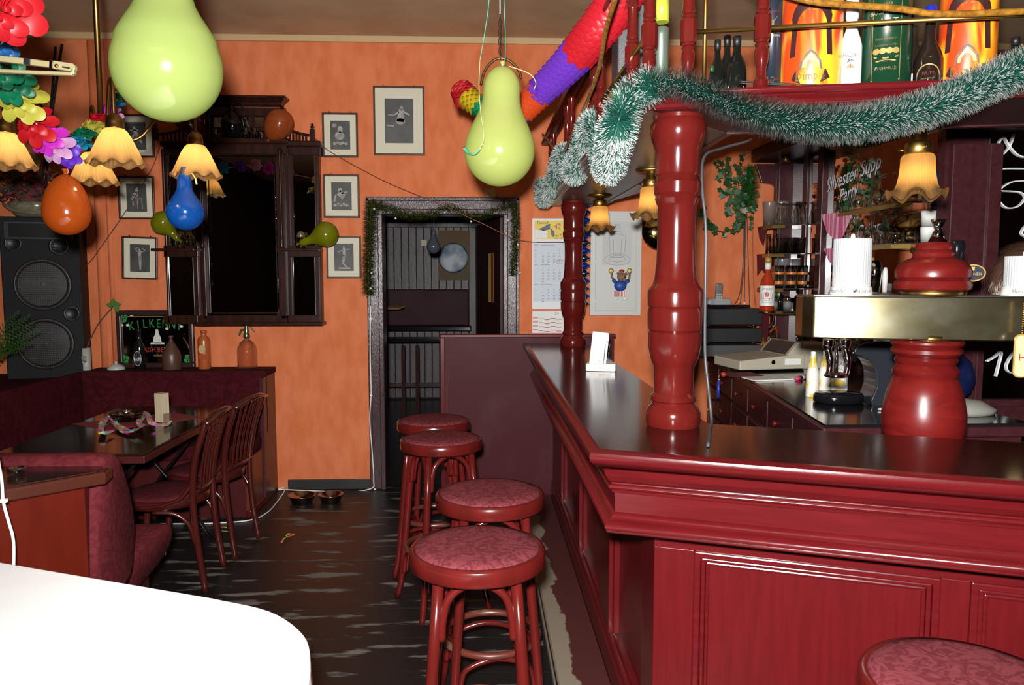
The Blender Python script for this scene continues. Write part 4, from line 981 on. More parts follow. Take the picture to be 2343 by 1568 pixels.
# second black box at the very left
solo(MB().bb(-3.45, -3.22, 4.75, 5.1, .858, 1.62), 'black_amplifier_rack', m_black, 'black equipment box at the left edge beside the loudspeaker', 'box', (-3.3, 4.9, .858), bevel=.006)
# dried flower arrangement on the speaker
top = .858 + sh
p = aY(62, 480, 5.25)
t = thing('flower_pot', 'grey-green glazed ceramic bowl with pierced rim on top of the loudspeaker', 'pot', (p.x, 5.3, top))
zc = top + .001
MB().lathe([(.07, 0), (.085, .008), (.12, .05), (.125, .085), (.118, .10), (.108, .095), (.08, .03), (.0001, .03)], (p.x, 5.3, zc), 28, sx=1.15, sy=.85).make('bowl', pm('celadon_glaze', (.20, .19, .13), .2, col2=(.12, .11, .07), scale=40, coat=.5), t)
MB().tube(smooth_path([(p.x - .15, 5.25, zc + .085), (p.x - .11, 5.19, zc + .075), (p.x - .05, 5.17, zc + .04), (p.x + .03, 5.18, zc + .025), (p.x + .09, 5.2, zc + .02)], 5), .010, 8).make('scroll_handle', pm('celadon_dark', (.15, .12, .08), .25), t)
t = thing('dried_flowers', 'bunch of dark dried flowers and leaves in the bowl on the loudspeaker', 'flowers', (p.x, 5.3, zc + .1))
rr = random.Random(11); fcol = [(.10, .012, .022), (.045, .02, .012), (.06, .05, .015), (.03, .045, .015), (.14, .02, .04)]
for k in range(5):
    mb = MB()
    for i in range(60):
        a = rr.uniform(0, 2 * PI); r = .17 * math.sqrt(rr.random()); h = rr.uniform(.08, .34) * (1 - r * 1.6)
        q = Vector((p.x + r * math.cos(a) * 1.1, 5.28 + r * math.sin(a) * .6, zc + h + .03)); s = rr.uniform(.014, .035)
        d1 = Vector((rr.uniform(-1, 1), rr.uniform(-1, 1), rr.uniform(-1, 1))).normalized(); d2 = d1.cross(Vector((rr.uniform(-1, 1), rr.uniform(-1, 1), .3))).normalized()
        mb.add([q - d1 * s, q + d2 * s * .5, q + d1 * s, q - d2 * s * .5], [(0, 1, 2, 3)])
    o = mb.make('petals', pm('dried_%d' % k, fcol[k], .8), t); o['kind'] = 'stuff'
mb = MB()
for i in range(26):
    a = rr.uniform(0, 2 * PI); r = rr.uniform(.03, .17); mb.tube([(p.x, 5.3, zc + .04), (p.x + r * math.cos(a) * .6, 5.29 + r * .3 * math.sin(a), zc + .18), (p.x + r * math.cos(a), 5.29 + r * .5 * math.sin(a), zc + rr.uniform(.22, .42))], .0018, 4)
o = mb.make('stems', pm('stem_dark', (.03, .03, .012), .8), t); o['kind'] = 'stuff'
for k, (fx, fy) in enumerate(((28, 285), (80, 363), (92, 425))):
    q = aY(fx, fy, 5.2); mb = MB()
    for i in range(9):
        a = 2 * PI * i / 9; mb.add([q, q + Vector((.03 * math.cos(a - .3), -.008, .03 * math.sin(a - .3))), q + Vector((.042 * math.cos(a), -.004, .042 * math.sin(a))), q + Vector((.03 * math.cos(a + .3), -.008, .03 * math.sin(a + .3)))], [(0, 1, 2, 3)])
    mb.make('blossom', pm('blossom_%d' % k, ((.40, .30, .04), (.22, .18, .03), (.12, .015, .03))[k], .7), t)
# fern at the left edge
q = aZ(8, 858, .86); q = aY(6, 800, 4.6)
t = thing('fern', 'dark green fern fronds reaching in at the left edge before the loudspeaker', 'plant', (q.x - .15, 4.6, .86))
MB().lathe([(.05, 0), (.06, .01), (.07, .12), (.065, .12), (.05, .02), (.0001, .02)], (q.x - .15, 4.6, .86), 20).make('pot', m_black, t)
for k, (ex, ey) in enumerate(((80, 738), (92, 758), (70, 720), (45, 712), (75, 785), (55, 800), (30, 790))):
    a = Vector((q.x - .14, 4.6, .97)); b = aY(ex, ey, 4.5 - .02 * k); m_ = (a + b) / 2 + Vector((0, 0, .05)); P = smooth_path([a, m_, b], 9); mb = MB(); mb.tube(P, .0015, 4)
    for i in range(3, len(P) - 1):
        d = (P[i + 1] - P[i]).normalized(); s = .045 * (1 - (i / len(P)) ** 2) + .008; sd = d.cross(Vector((0, -1, .2))).normalized()
        for sg in (-1, 1):
            e = P[i] + (sd * sg + d * .7).normalized() * s; mb.add([P[i], P[i].lerp(e, .5) + d * .007, e, P[i].lerp(e, .5) - d * .007], [(0, 1, 2, 3)])
    mb.make('frond', pm('fern_green', (.03, .085, .012), .5), t)
# two black rods on the wall
for (a, b, lab) in (((127, 107), (116, 262), 'left of two thin black rods standing against the wall at upper left'), ((142, 101), (118, 262), 'right of two thin black rods standing against the wall at upper left')):
    pa, pb = aY(*a, 5.46), aY(*b, 5.46); d = (pb - pa)
    solo(MB().tube([pa, pa + d * 2.2], .009, 8), 'wall_rod', m_black, lab, 'rod', pb)
# ================================================================== chandelier
m_shade = translucent('amber_shade_glass', (.20, .125, .055), (1.0, .72, .36), .74, .05, .12)
m_bulb = pm('warm_bulb', (1.0, .62, .22), .4, emit=9.0)
def shade_mesh(R, H, bell=True):
    """fluted glass shade hanging from z=0 downward with a ruffled rim"""
    if bell: pr = [(.28, 0), (.42, -.10), (.56, -.28), (.68, -.48), (.80, -.68), (.90, -.84), (1.0, -.95), (1.06, -1.0)]
    else: pr = [(.30, 0), (.50, -.03), (.56, -.10), (.57, -.30), (.60, -.50), (.66, -.68), (.78, -.82), (.95, -.90), (1.05, -.93)]
    mb = MB(); prof = []
    for k in range(len(pr) - 1):
        for j in range(3):
            q = j / 3; prof.append(((pr[k][0] * (1 - q) + pr[k + 1][0] * q) * R, (pr[k][1] * (1 - q) + pr[k + 1][1] * q) * H))
    prof.append((pr[-1][0] * R, pr[-1][1] * H)); seg = 168; vs = []; n = len(prof); cnt = 10 if bell else 6
    for k, (r, z) in enumerate(prof):
        q = max(0, (k / (n - 1) - .62) / .38) ** 1.5
        for i in range(seg):
            a = 2 * PI * i / seg; w = math.cos(cnt * a); fl_ = 1 + .045 * math.cos(seg / 4 * a) * (1 - q)
            rr_ = r * fl_ + (.05 if bell else .10) * R * q * w; zz = z + (.05 if bell else .12) * H * q * w
            vs.append((rr_ * math.cos(a), rr_ * math.sin(a), zz))
    mb.add(vs, [(k * seg + i, k * seg + (i + 1) % seg, (k + 1) * seg + (i + 1) % seg, (k + 1) * seg + i) for k in range(n - 1) for i in range(seg)], 0, True)
    return mb
def lamp_light(p, w, parent):
    l = bpy.data.lights.new('lamp_bulb_light', 'POINT'); l.energy = w; l.color = (1.0, .70, .36); l.shadow_soft_size = .018
    o = bpy.data.objects.new('lamp_bulb_light', l); COL.objects.link(o); o.parent = parent; o.location = Vector(p) - parent.location
cc = aY(234, 335, 2.85)
ch_ = thing('chandelier', 'brass chandelier with curved arms and amber ruffled glass shades at upper left', 'chandelier', (cc.x, cc.y, 1.95))
ctop = Vector((cc.x - .0, cc.y, HC)); hub = Vector((cc.x, cc.y, 2.05))
MB().tube([ctop, hub], .010, 12).make('rod', m_dbrass, ch_)
MB().lathe([(.0001, -.05), (.015, -.045), (.03, -.02), (.034, 0), (.026, .025), (.014, .05), (.010, .06)], hub, 20).make('hub', m_dbrass, ch_)
MB().lathe([(.01, -.05), (.05, -.02), (.055, 0)], (cc.x, cc.y, HC), 20).make('ceiling_rose', m_dbrass, ch_)
sh0 = None
for (px, pr_, d) in ((262, 292, 2.6), (447, 330, 2.92), (212, 348, 3.05), (12, 302, 2.72)):
    e = aY(px, pr_, d); v = Vector((e.x - hub.x, e.y - hub.y, 0)); L = v.length; v.normalize()
    peak = e.z + .16
    P = [hub, hub + v * (L * .2) + ZA * -.02, hub + v * (L * .42) + ZA * .0, hub + v * (L * .62) + ZA * (.6 * (peak - hub.z)), hub + v * (L * .80) + ZA * (peak - hub.z), Vector((e.x - v.x * .012, e.y - v.y * .012, peak - .012)), Vector((e.x, e.y, e.z + .09)), Vector((e.x, e.y, e.z + .02))]
    MB().tube(smooth_path(P, 6), .0065, 8).make('arm', m_dbrass, ch_)
    MB().lathe([(.008, .045), (.022, .035), (.027, .015), (.027, 0), (.03, -.004), (.0001, -.004)], e, 18).make('fitter', m_dbrass, ch_)
    if sh0 is None: sh0 = shade_mesh(.086, .118).make('shade', m_shade, ch_, world=False); o = sh0
    else: o = sh0.copy(); COL.objects.link(o); o.parent = ch_
    o.location = e - ch_.location
    b = MB().ball(e + ZA * -.05, .018, 14, sz=1.3).make('bulb', m_bulb, o, world=False); 
    b.data.transform(Matrix.Translation(-e))
    lamp_light(e + ZA * -.055, 11, ch_)

# ================================================================== bell lamps under the bar canopy
for (px, py, d, lab, cupw) in ((1372, 472, 4.35, 'small lit bell lamp under the canopy beside the far column', 1.0), (1491, 428, 3.3, 'lit amber bell lamp with brass urn left of the thick near column', 1.0), (2101, 352, 2.32, 'large lit bell lamp with brass collar under the green tinsel at right', 1.0)):
    e = aY(px, py, d); t = thing('bell_lamp', lab, 'lamp', (e.x, e.y, ZS))
    zt = ZS - e.z
    MB().lathe([(.034, -.004), (.039, 0), (.039, .028), (.034, .034), (.026, .036), (.024, .055), (.02, .062), (.0001, .064)], e, 24).make('collar', m_brass, t)
    if zt > .12: MB().lathe([(.018, .05), (.02, .062), (.045, .07), (.06, .095), (.062, .12), (.068, .128), (.068, .136), (.05, .15), (.044, zt * .75), (.048, zt)], e, 28).make('urn', m_brass, t)
    else: MB().lathe([(.018, .05), (.02, .062), (.045, .066), (.062, zt * .8), (.07, zt)], e, 28).make('urn', m_brass, t)
    for k in range(3):
        a = k * 2.1 + .4; MB().tube([e + Vector((.036 * math.cos(a), .036 * math.sin(a), .014)), e + Vector((.056 * math.cos(a), .056 * math.sin(a), .014))], .0035, 8).make('thumb_screw', m_brass, t)
    s = shade_mesh(.082, .135, False).make('shade', m_shade, t, world=False); s.location = e - t.location
    b = MB().ball((0, 0, -.065), .02, 14, sz=1.3).make('bulb', m_bulb, s, world=False)
    lamp_light(e + ZA * -.07, 9.0, t)

# ================================================================== balloons
def balloon(label, cx, cy, d, w, h, mat, tilt=0.0, pear=0.0, knot=True, up=True, rib=None, ribmat=None, bulb=0.0):
    """cx, cy: centre of the round end in pixels; w, h: width and length in pixels"""
    c = aY(cx, cy, d); R = w / 2 / F * d; L = h / F * d
    t = thing('balloon', label, 'balloon', c)
    n = 36; pr = []
    for k in range(n + 1):
        z = -R + L * (.5 - .5 * math.cos(PI * k / n)); x = z / max(1e-6, L - R)
        if bulb and z > .35 * R:
            q_ = min(1, (z / R - .35)); q_ = q_ * q_ * (3 - 2 * q_); r = R * (.937 + (bulb - .937) * q_) * min(1, math.sqrt(max(0, 1 - x)) * 2.2)
        elif z <= 0: r = R * math.sqrt(max(0, 1 - (z / R) ** 2))
        elif not pear: r = R * max(0, 1 - x ** 2.0) ** .62
        else: r = R * (pear + (1 - pear) * (1 + math.cos(PI * min(1, x * 1.5))) / 2) * (math.sqrt(max(0, 1 - ((x - .72) / .28) ** 2)) if x > .72 else 1)
        pr.append((max(1e-5, r), z))
    pr[0] = (1e-5, -R); pr[-1] = (.006, L - R)
    M_ = Matrix.Rotation(math.radians(tilt), 3, 'Y') 
    MB().lathe(pr, c, 48, mtx=M_).make('skin', mat, t)
    e = c + M_ @ Vector((0, 0, L - R))
    if knot: MB().lathe([(.005, -.004), (.004, .003), (.008, .010), (.010, .016), (.0001, .014)], e, 12, mtx=M_).make('knot', mat, t)
    if rib:
        P = smooth_path([e] + [aY(*q) for q in rib], 6); MB().tube(P, .004, 6, flat=.25).make('ribbon', ribmat, t)
    return t, e
def bal(name, c, k=.45, ref=.10): return translucent('balloon_' + name, c, tuple(min(1, x * 1.3) for x in c), k, ref, .12)
b_yel = bal('yellow', (.34, .42, .125)); b_yel2 = bal('yellow_far', (.50, .57, .17)); b_or = bal('orange', (.42, .075, .008)); b_blue = bal('blue', (.006, .085, .36)); b_olive = bal('olive', (.25, .27, .006)); b_dred = bal('deep_red', (.14, .015, .006)); b_grey = bal('grey', (.12, .13, .17)); b_navy = bal('navy', (.012, .02, .10)); b_ror = bal('rust', (.40, .085, .02))
rib_g = pm('mint_ribbon', (.08, .55, .35), .4); rib_y = pm('pale_yellow_ribbon', (.62, .65, .28), .4)
balloon('largest yellow balloon hanging in the foreground at the top left', 383, 155, 1.65, 230, 420, b_yel, 0, .48, bulb=.5)
t, e = balloon('yellow pear-shaped balloon on mint ribbons before the doorway', 1143, 345, 2.65, 158, 264, b_yel2, 2, .52, rib=[(1155, 140, 2.65), (1156, 80, 2.64), (1153, 0, 2.62), (1150, -120, 2.6)], ribmat=rib_g)
P = [aY(x, y, 2.63) for x, y in ((1125, -120), (1119, 0), (1110, 70), (1098, 140))]; MB().tube(smooth_path(P, 6), .0065, 6, flat=.2).make('ribbon', rib_g, t)
P = [aY(x, y, yy) for x, y, yy in ((1098, 140, 2.63), (1096, 200, 2.61), (1100, 260, 2.56), (1107, 315, 2.52), (1098, 343, 2.51))]; MB().tube(smooth_path(P, 6), .0065, 6, flat=.2).make('ribbon', rib_y, t)
P = [aY(x, y, yy) for x, y, yy in ((1098, 343, 2.51), (1085, 354, 2.52), (1072, 350, 2.56), (1061, 337, 2.6))]; MB().tube(smooth_path(P, 6), .0065, 6, flat=.2).make('ribbon', rib_g, t)
P = [aY(x, y, 2.62) for x, y in ((1165, 152), (1190, 160), (1215, 172), (1226, 190), (1221, 206))]; MB().tube(smooth_path(P, 6), .005, 6, flat=.25).make('ribbon', rib_y, t)
balloon('orange balloon hanging from the flower garland before the loudspeaker', 153, 487, 2.6, 98, 134, b_or, 0, 0, rib=[(156, 395, 2.6), (154, 380, 2.6)], ribmat=pm('pink_ribbon', (.6, .15, .12), .4))
balloon('blue balloon hanging below the right chandelier shade', 424, 485, 2.85, 81, 128, b_blue, 0, .38, rib=[(426, 400, 2.85), (436, 395, 2.86), (447, 408, 2.84), (450, 422, 2.83)], ribmat=rib_y)
balloon('rust orange balloon on the right top of the mirror cabinet', 640, 282, 5.33, 62, 74, b_ror, 215)
balloon('dark red balloon in shade on the left top of the mirror cabinet', 432, 268, 5.33, 64, 84, b_dred, 160)
balloon('olive yellow balloon on the left cabinet shelf behind the blue one', 376, 512, 5.3, 56, 78, b_olive, 140, .3)
balloon('olive yellow balloon on the right cabinet shelf before the lower framed photo', 745, 537, 5.3, 58, 92, b_olive, 251, .3)
balloon('grey-blue balloon hanging in the back room doorway', 992, 565, 6.2, 31, 58, b_grey, 0, .3, rib=[(993, 500, 6.2), (993, 440, 6.2), (993, 285, 6.2)], ribmat=rib_g)

# ================================================================== paper flower garland
flower_cols = {'red': (.40, .008, .014), 'blue': (.006, .07, .22), 'green': (.004, .135, .06), 'yellow': (.40, .38, .05), 'magenta': (.42, .02, .38), 'pink': (.45, .24, .42), 'violet': (.09, .02, .36), 'cyan': (.01, .22, .42)}
def fmat(n): return translucent('tissue_' + n, flower_cols[n], flower_cols[n], .25, .02, .4)
def flower(t, c, axis, R, col, seed):
    rr = random.Random(seed); axis = axis.normalized(); u = axis.orthogonal().normalized(); w_ = axis.cross(u); mb = MB()
    for lay, (rad, lift, cnt) in enumerate(((1.0, .0, 7), (.78, .20, 6), (.5, .38, 5), (.28, .5, 4))):
        for k in range(cnt):
            a = 2 * PI * (k + lay * .5) / cnt + rr.uniform(-.15, .15); d = u * math.cos(a) + w_ * math.sin(a); sd = axis.cross(d)
            r = R * rad * rr.uniform(.9, 1.1); hw = r * .29; z = axis * (R * lift)
            curl = R * rr.uniform(.05, .25)
            rows = [(.10, .2), (.3, .5), (.5, .8), (.68, 1.0), (.82, .98), (.93, .72), (1.0, .28)]; vs = []
            for q, wd_ in rows:
                base = c + z + d * (r * q) + axis * (R * .22 * math.sin(q * 2.4) - curl * q * q)
                vs += [base - sd * hw * wd_ + axis * (R * .06 * wd_), base, base + sd * hw * wd_ + axis * (R * .06 * wd_)]
            fs = []
            for i in range(len(rows) - 1): fs += [(3 * i, 3 * i + 1, 3 * i + 4, 3 * i + 3), (3 * i + 1, 3 * i + 2, 3 * i + 5, 3 * i + 4)]
            mb.add(vs, fs, 0, True)
    return mb.make('paper_flower', fmat(col), t)
g = thing('flower_garland', 'colourful paper flower garland draped through the chandelier at upper left', 'garland', aY(150, 330, 2.5))
chain = [(10, 22, 1.6, .072, 'red'), (0, 104, 1.8, .040, 'blue'), (2, 160, 2.1, .055, 'green'), (40, 195, 2.2, .055, 'green'), (57, 238, 2.3, .066, 'yellow'), (88, 290, 2.38, .063, 'red'), (112, 318, 2.43, .060, 'magenta'), (135, 338, 2.46, .055, 'pink'), (158, 352, 2.5, .050, 'violet'), (178, 338, 2.56, .052, 'cyan'), (192, 318, 2.62, .052, 'green'), (212, 300, 2.72, .052, 'yellow'), (226, 282, 2.8, .05, 'red'), (244, 264, 2.95, .05, 'magenta'), (262, 272, 3.1, .045, 'pink'), (266, 250, 3.3, .045, 'cyan'), (268, 230, 3.4, .045, 'green'), (266, 212, 3.5, .045, 'yellow')]
pts = [aY(a, b, d) for a, b, d, r, c in chain]
for k, (a, b, d, r, col) in enumerate(chain):
    ax = (pts[min(k + 1, len(pts) - 1)] - pts[max(k - 1, 0)])
    ax = ax.normalized() * -.75 + Vector((0, -.55, -.1)) if k < 9 else ax.normalized() * .7 + Vector((0, -.6, 0))
    if k < 3: ax = Vector((.35, -1, -.35))
    flower(g, pts[k], ax, r, col, 20 + k)
rest = [(-1.45, 2.0, 2.45, 'cyan'), (-1.8, 2.15, 2.6, 'yellow'), (-2.1, 2.25, 2.66, 'red'), (-2.28, 2.32, 2.70, 'magenta'), (-2.42, 2.34, 2.74, 'pink'), (-2.58, 2.36, 2.72, 'violet'), (-2.75, 2.38, 2.70, 'cyan'), (-2.92, 2.4, 2.74, 'green')]
for k, (x, y, z, col) in enumerate(rest): flower(g, Vector((x, y, z)), Vector((.3, 1, -.2)), .068, col, 60 + k)
MB().tube(smooth_path([Vector((x, y, z)) for x, y, z, c in reversed(rest)] + pts, 4), .002, 5).make('string', m_white, g)
# second lamp left of the frame: it shows in the cabinet mirror
lq = Vector((-2.72, 2.86, 2.52)); t = thing('pendant_lamp', 'amber glass pendant lamp visible only as a reflection in the cabinet mirror', 'lamp', (lq.x, lq.y, HC))
MB().tube([lq, Vector((lq.x, lq.y, HC))], .006, 8).make('rod', m_dbrass, t); MB().lathe([(.010, .05), (.028, .03), (.03, 0), (.0001, -.004)], lq, 18).make('fitter', m_dbrass, t)
s = shade_mesh(.125, .17).make('shade', m_shade, t, world=False); s.location = lq - t.location
MB().ball((0, 0, -.08), .025, 14, sz=1.3).make('bulb', m_bulb, s, world=False); lamp_light(lq + ZA * -.08, 8.0, t)

# ================================================================== honeycomb paper garland
def honeycomb(t, P, R0, R1, col, seed, name='paper_section', squash=.75):
    """tissue honeycomb tube: overlapping scalloped tiers"""
    rr = random.Random(seed); n = len(P); seg = 40; mb = MB(); tiers = n
    for i in range(n - 1):
        d = (P[min(i + 1, n - 1)] - P[max(i - 1, 0)]).normalized(); u = d.cross(ZA).normalized(); w_ = u.cross(d)
        st_ = (P[i + 1] - P[i]).length; q = i / (n - 1); R = R0 + (R1 - R0) * q; ph = (i % 2) * PI / 9; vs = []
        for (f, rad) in ((0, .78), (.35, .90), (.7, 1.0), (1.25, 1.04)):
            for k in range(seg):
                a = 2 * PI * k / seg; sc = math.cos(9 * a + ph * 9); 
                rad2 = R * rad * (1 + .05 * sc * f + rr.uniform(-.012, .012)); al_ = (f + .42 * sc * f) * st_ * 1.25
                vs.append(P[i] + d * al_ + u * (rad2 * math.cos(a)) + w_ * (rad2 * math.sin(a) * squash))
        mb.add(vs, [(j * seg + k, j * seg + (k + 1) % seg, (j + 1) * seg + (k + 1) % seg, (j + 1) * seg + k) for j in range(3) for k in range(seg)], 0, True)
    return mb.make(name, translucent('honeycomb_' + col[0], col[1], col[1], .2, .03, .35), t)
hg = thing('honeycomb_garland', 'red, purple and orange honeycomb paper garland rising to the ceiling by the canopy', 'garland', aY(1290, 130, 3.0))
def hp(pp, n): return smooth_path([aY(*q) for q in pp], n)
sec = [(('blue', (.01, .06, .45)), [(1205, 250, 3.42), (1188, 264, 3.46)], .045, .045, 4), (('orange', (.55, .06, .012)), [(1246, 200, 3.28), (1203, 248, 3.42)], .060, .052, 10), (('purple', (.16, .04, .50)), [(1336, 108, 2.93), (1290, 158, 3.11), (1243, 204, 3.29)], .068, .060, 9), (('red', (.50, .014, .025)), [(1440, -40, 2.62), (1388, 42, 2.75), (1333, 112, 2.94)], .072, .068, 11)]
for k, (col, pp, r0, r1, n) in enumerate(sec): honeycomb(hg, hp(pp, n), r0, r1, col, k, squash=1.0)
hg2 = thing('honeycomb_garland', 'short red and yellow end of a honeycomb paper garland behind the yellow balloon', 'garland', aY(1075, 225, 3.5))
for k, (col, pp, r0, r1, n) in enumerate([(('red', (.50, .014, .025)), [(1050, 198, 3.5), (1066, 222, 3.48)], .05, .06, 5), (('ochre', (.50, .36, .015)), [(1064, 216, 3.48), (1090, 240, 3.47)], .05, .045, 6), (('green', (.005, .20, .075)), [(1088, 238, 3.47), (1120, 258, 3.46)], .045, .04, 6), (('blue', (.01, .06, .45)), [(1118, 258, 3.46), (1190, 264, 3.46)], .04, .045, 8)]): honeycomb(hg2, hp(pp, n), r0, r1, col, 9 + k, squash=1.0)

# ================================================================== cream hinged arm at upper left
t = thing('hinged_arm', 'pair of cream metal bars joined by a slotted hinge at upper left', 'metal arm', aY(80, 145, 1.62))
m_arm = pm('cream_metal', (.34, .29, .15), .35, .3)
def bar2(a, b, d, h, n, m, dep=.012):
    pa, pb = aY(*a, d), aY(*b, d); v = (pb - pa); L = v.length; u = v.normalized(); w_ = Vector((-u.z, 0, u.x))
    return MB().plate([(0, -h / 2), (L, -h / 2), (L, h / 2), (0, h / 2)], pa + Vector((0, -dep / 2, 0)), u, w_, dep).make(n, m, t, bevel=.002)
bar2((-30, 131), (120, 149), 1.62, .012, 'upper_bar', m_arm); bar2((-30, 162), (168, 170), 1.62, .007, 'lower_bar', m_arm)
bar2((57, 141), (75, 143), 1.62, .0125, 'dark_band', m_black, .0135); bar2((116, 148), (124, 149), 1.62, .016, 'collar', m_chrome, .014)
pa, pb = aY(124, 149, 1.62), aY(168, 156, 1.62); u = (pb - pa).normalized(); w_ = Vector((-u.z, 0, u.x)); L = (pb - pa).length
MB().plate([(0, -.008), (L, -.008)] + [(L + .006 * math.cos(a), .008 * math.sin(a)) for a in (-1.2, -.5, 0, .5, 1.2)] + [(L, .008), (0, .008)], pa + Vector((0, -.006, 0)), u, w_, .012).make('hinge', m_arm, t, bevel=.0015)
bar2((142, 153), (160, 156), 1.613, .003, 'slot', m_black, .001)
MB().lathe([(.004, 0), (.004, .002), (.0001, .003)], aY(130, 151, 1.613), 12, mtx=Matrix.Rotation(PI / 2, 3, 'X')).make('rivet', m_brass, t)
bar2((168, 158), (170, 171), 1.62, .006, 'link', m_arm)

# ================================================================== tinsel
def tinsel(name, label, pts, R, n, cols, seed, lenvar=.25, w=.0011, tip=.22, parent=None, core=.004, lean=.35, frost=.8):
    """bristle garland: thin blades around a wire, green at the root and frosted at the tip"""
    rr = random.Random(seed); P = smooth_path(pts, 8)
    cum = [0]
    for i in range(len(P) - 1): cum.append(cum[-1] + (P[i + 1] - P[i]).length)
    t = parent or thing(name, label, 'tinsel', P[len(P) // 2])
    mb = MB(); V = []; Fc = []; MI = []; j = 0
    for i in range(n):
        s = (i + rr.random()) / n * cum[-1]
        while j < len(P) - 2 and cum[j + 1] < s: j += 1
        q = (s - cum[j]) / max(1e-9, cum[j + 1] - cum[j]); p = P[j].lerp(P[j + 1], q); d = (P[j + 1] - P[j]).normalized()
        u = d.orthogonal().normalized(); v = d.cross(u); a = rr.uniform(0, 2 * PI); o = u * math.cos(a) + v * math.sin(a) + d * rr.uniform(-lean, lean); o.normalize()
        L = R * (1 - lenvar * rr.random()); sd = o.cross(d).normalized() * w; m_ = p + o * (L * (1 - tip)); e = p + o * L; b = len(V)
        cidx = 0 if rr.random() < .6 else 2; ti = 1 if rr.random() < frost else cidx
        V += [p - sd * .6, p + sd * .6, m_ + sd, m_ - sd, e + sd * .9, e - sd * .9]; Fc += [(b, b + 1, b + 2, b + 3), (b + 3, b + 2, b + 4, b + 5)]; MI += [cidx, ti]
    mb.add(V, Fc); mb.mi = MI
    o = mb.make('bristles', cols, t); o['kind'] = 'stuff'
    MB().tube(P, core, 6).make('wire_core', cols[0], t)
    return t
m_tg = pm('tinsel_green', (.008, .065, .045), .35); m_tg2 = pm('tinsel_green_light', (.015, .11, .08), .3); m_tw = pm('tinsel_frost', (.40, .42, .40), .5)
yy = 2.03
def gf(px, py, o=-.04):
    """point just outside the canopy front seen at this pixel"""
    # plane through G1 along gd, moved outward by o
    n = Vector((-gin.x, -gin.y)); p0_ = G1 - gin * (-o); d = ray(px, py); nn = Vector((gin.x, gin.y, 0)); s = (Vector((p0_.x, p0_.y, 0)) - Vector((CAM.x, CAM.y, 0))).dot(nn) / d.dot(nn); return CAM + d * s
front = [gf(x, y, -.05) for x, y in ((1490, 200), (1530, 188), (1590, 205), (1660, 235), (1760, 268), (1860, 284), (1960, 283), (2060, 265), (2160, 235), (2260, 190), (2360, 148), (2480, 95))]
tinsel('tinsel_garland', 'thick green frosted tinsel swag along the front of the canopy', front, .058, 29000, [m_tg, m_tw, m_tg2], 1, w=.0007, frost=.6, lenvar=.35)
side = [aY(x, y, d) for x, y, d in ((1492, 195, 2.02), (1458, 210, 2.05), (1430, 240, 2.04), (1414, 282, 2.03), (1409, 310, 2.15), (1400, 352, 2.4), (1393, 388, 2.7), (1383, 372, 2.85), (1370, 320, 2.95), (1358, 278, 3.02), (1345, 300, 3.15), (1328, 360, 3.4), (1316, 398, 3.6), (1303, 385, 3.8), (1292, 350, 3.95), (1280, 372, 4.15), (1266, 415, 4.35), (1252, 440, 4.55), (1243, 455, 4.75), (1240, 420, 4.95))]
tinsel('tinsel_garland', 'green frosted tinsel looping along the receding left side of the canopy', side, .063, 27000, [m_tg, m_tw, m_tg2], 2, w=.0008, frost=.6, lenvar=.35)
# gold-green tinsel around the doorway
m_dg = pm('tinsel_dark_green', (.045, .072, .008), .35); m_gd = pm('tinsel_gold_tip', (.38, .31, .06), .3); m_dg2 = pm('tinsel_olive', (.085, .10, .012), .3)
YD = DW - .08
dt = tinsel('tinsel_garland', 'dark green and gold tinsel hung around the doorway', [aY(x, y, YD) for x, y in ((845, 675), (843, 620), (846, 560), (848, 500), (852, 462))], .066, 4200, [m_dg, m_gd, m_dg2], 3, w=.0024, frost=.35)
tinsel('x', 'x', [aY(x, y, YD) for x, y in ((850, 468), (890, 480), (940, 492), (990, 490), (1022, 475), (1040, 482), (1090, 495), (1140, 480), (1178, 470))], .052, 4200, [m_dg, m_gd, m_dg2], 4, w=.0024, frost=.35, parent=dt)
tinsel('x', 'x', [aY(x, y, YD) for x, y in ((1176, 465), (1180, 510), (1178, 570), (1173, 632))], .05, 2600, [m_dg, m_gd, m_dg2], 5, w=.0024, frost=.35, parent=dt)
# fairy-light string across the wall
t = thing('string_light', 'thin coppery wire string sagging from the cabinet across the doorway', 'string', aY(1000, 470, YD))
MB().tube(smooth_path([aY(x, y, d) for x, y, d in ((722, 318, 5.38), (760, 350, 5.44), (880, 415, 5.44), (1000, 465, 5.42), (1100, 510, 5.42), (1190, 550, 5.42), (1290, 555, 5.45))], 8), .003, 5).make('wire', pm('copper_wire', (.22, .07, .025), .4, .5), t)
for k, (x, y) in enumerate(((1018, 486), (856, 478), (905, 500), (1185, 560), (1190, 625), (848, 660), (850, 625), (1078, 507), (1162, 505))):
    MB().ball(aY(x, y, 5.36), .008, 8).make('bulb', pm('clear_mini_bulb', (.6, .6, .55), .1), t)
t = thing('string_light', 'thin brown wire running down the wall from the cabinet to the loudspeaker', 'string', aY(270, 500, 5.44))
MB().tube(smooth_path([aY(x, y, 5.46) for x, y in ((366, 335), (345, 390), (290, 480), (235, 560), (205, 600), (178, 622))], 8), .0028, 5).make('wire', pm('brown_wire', (.10, .03, .015), .5), t)
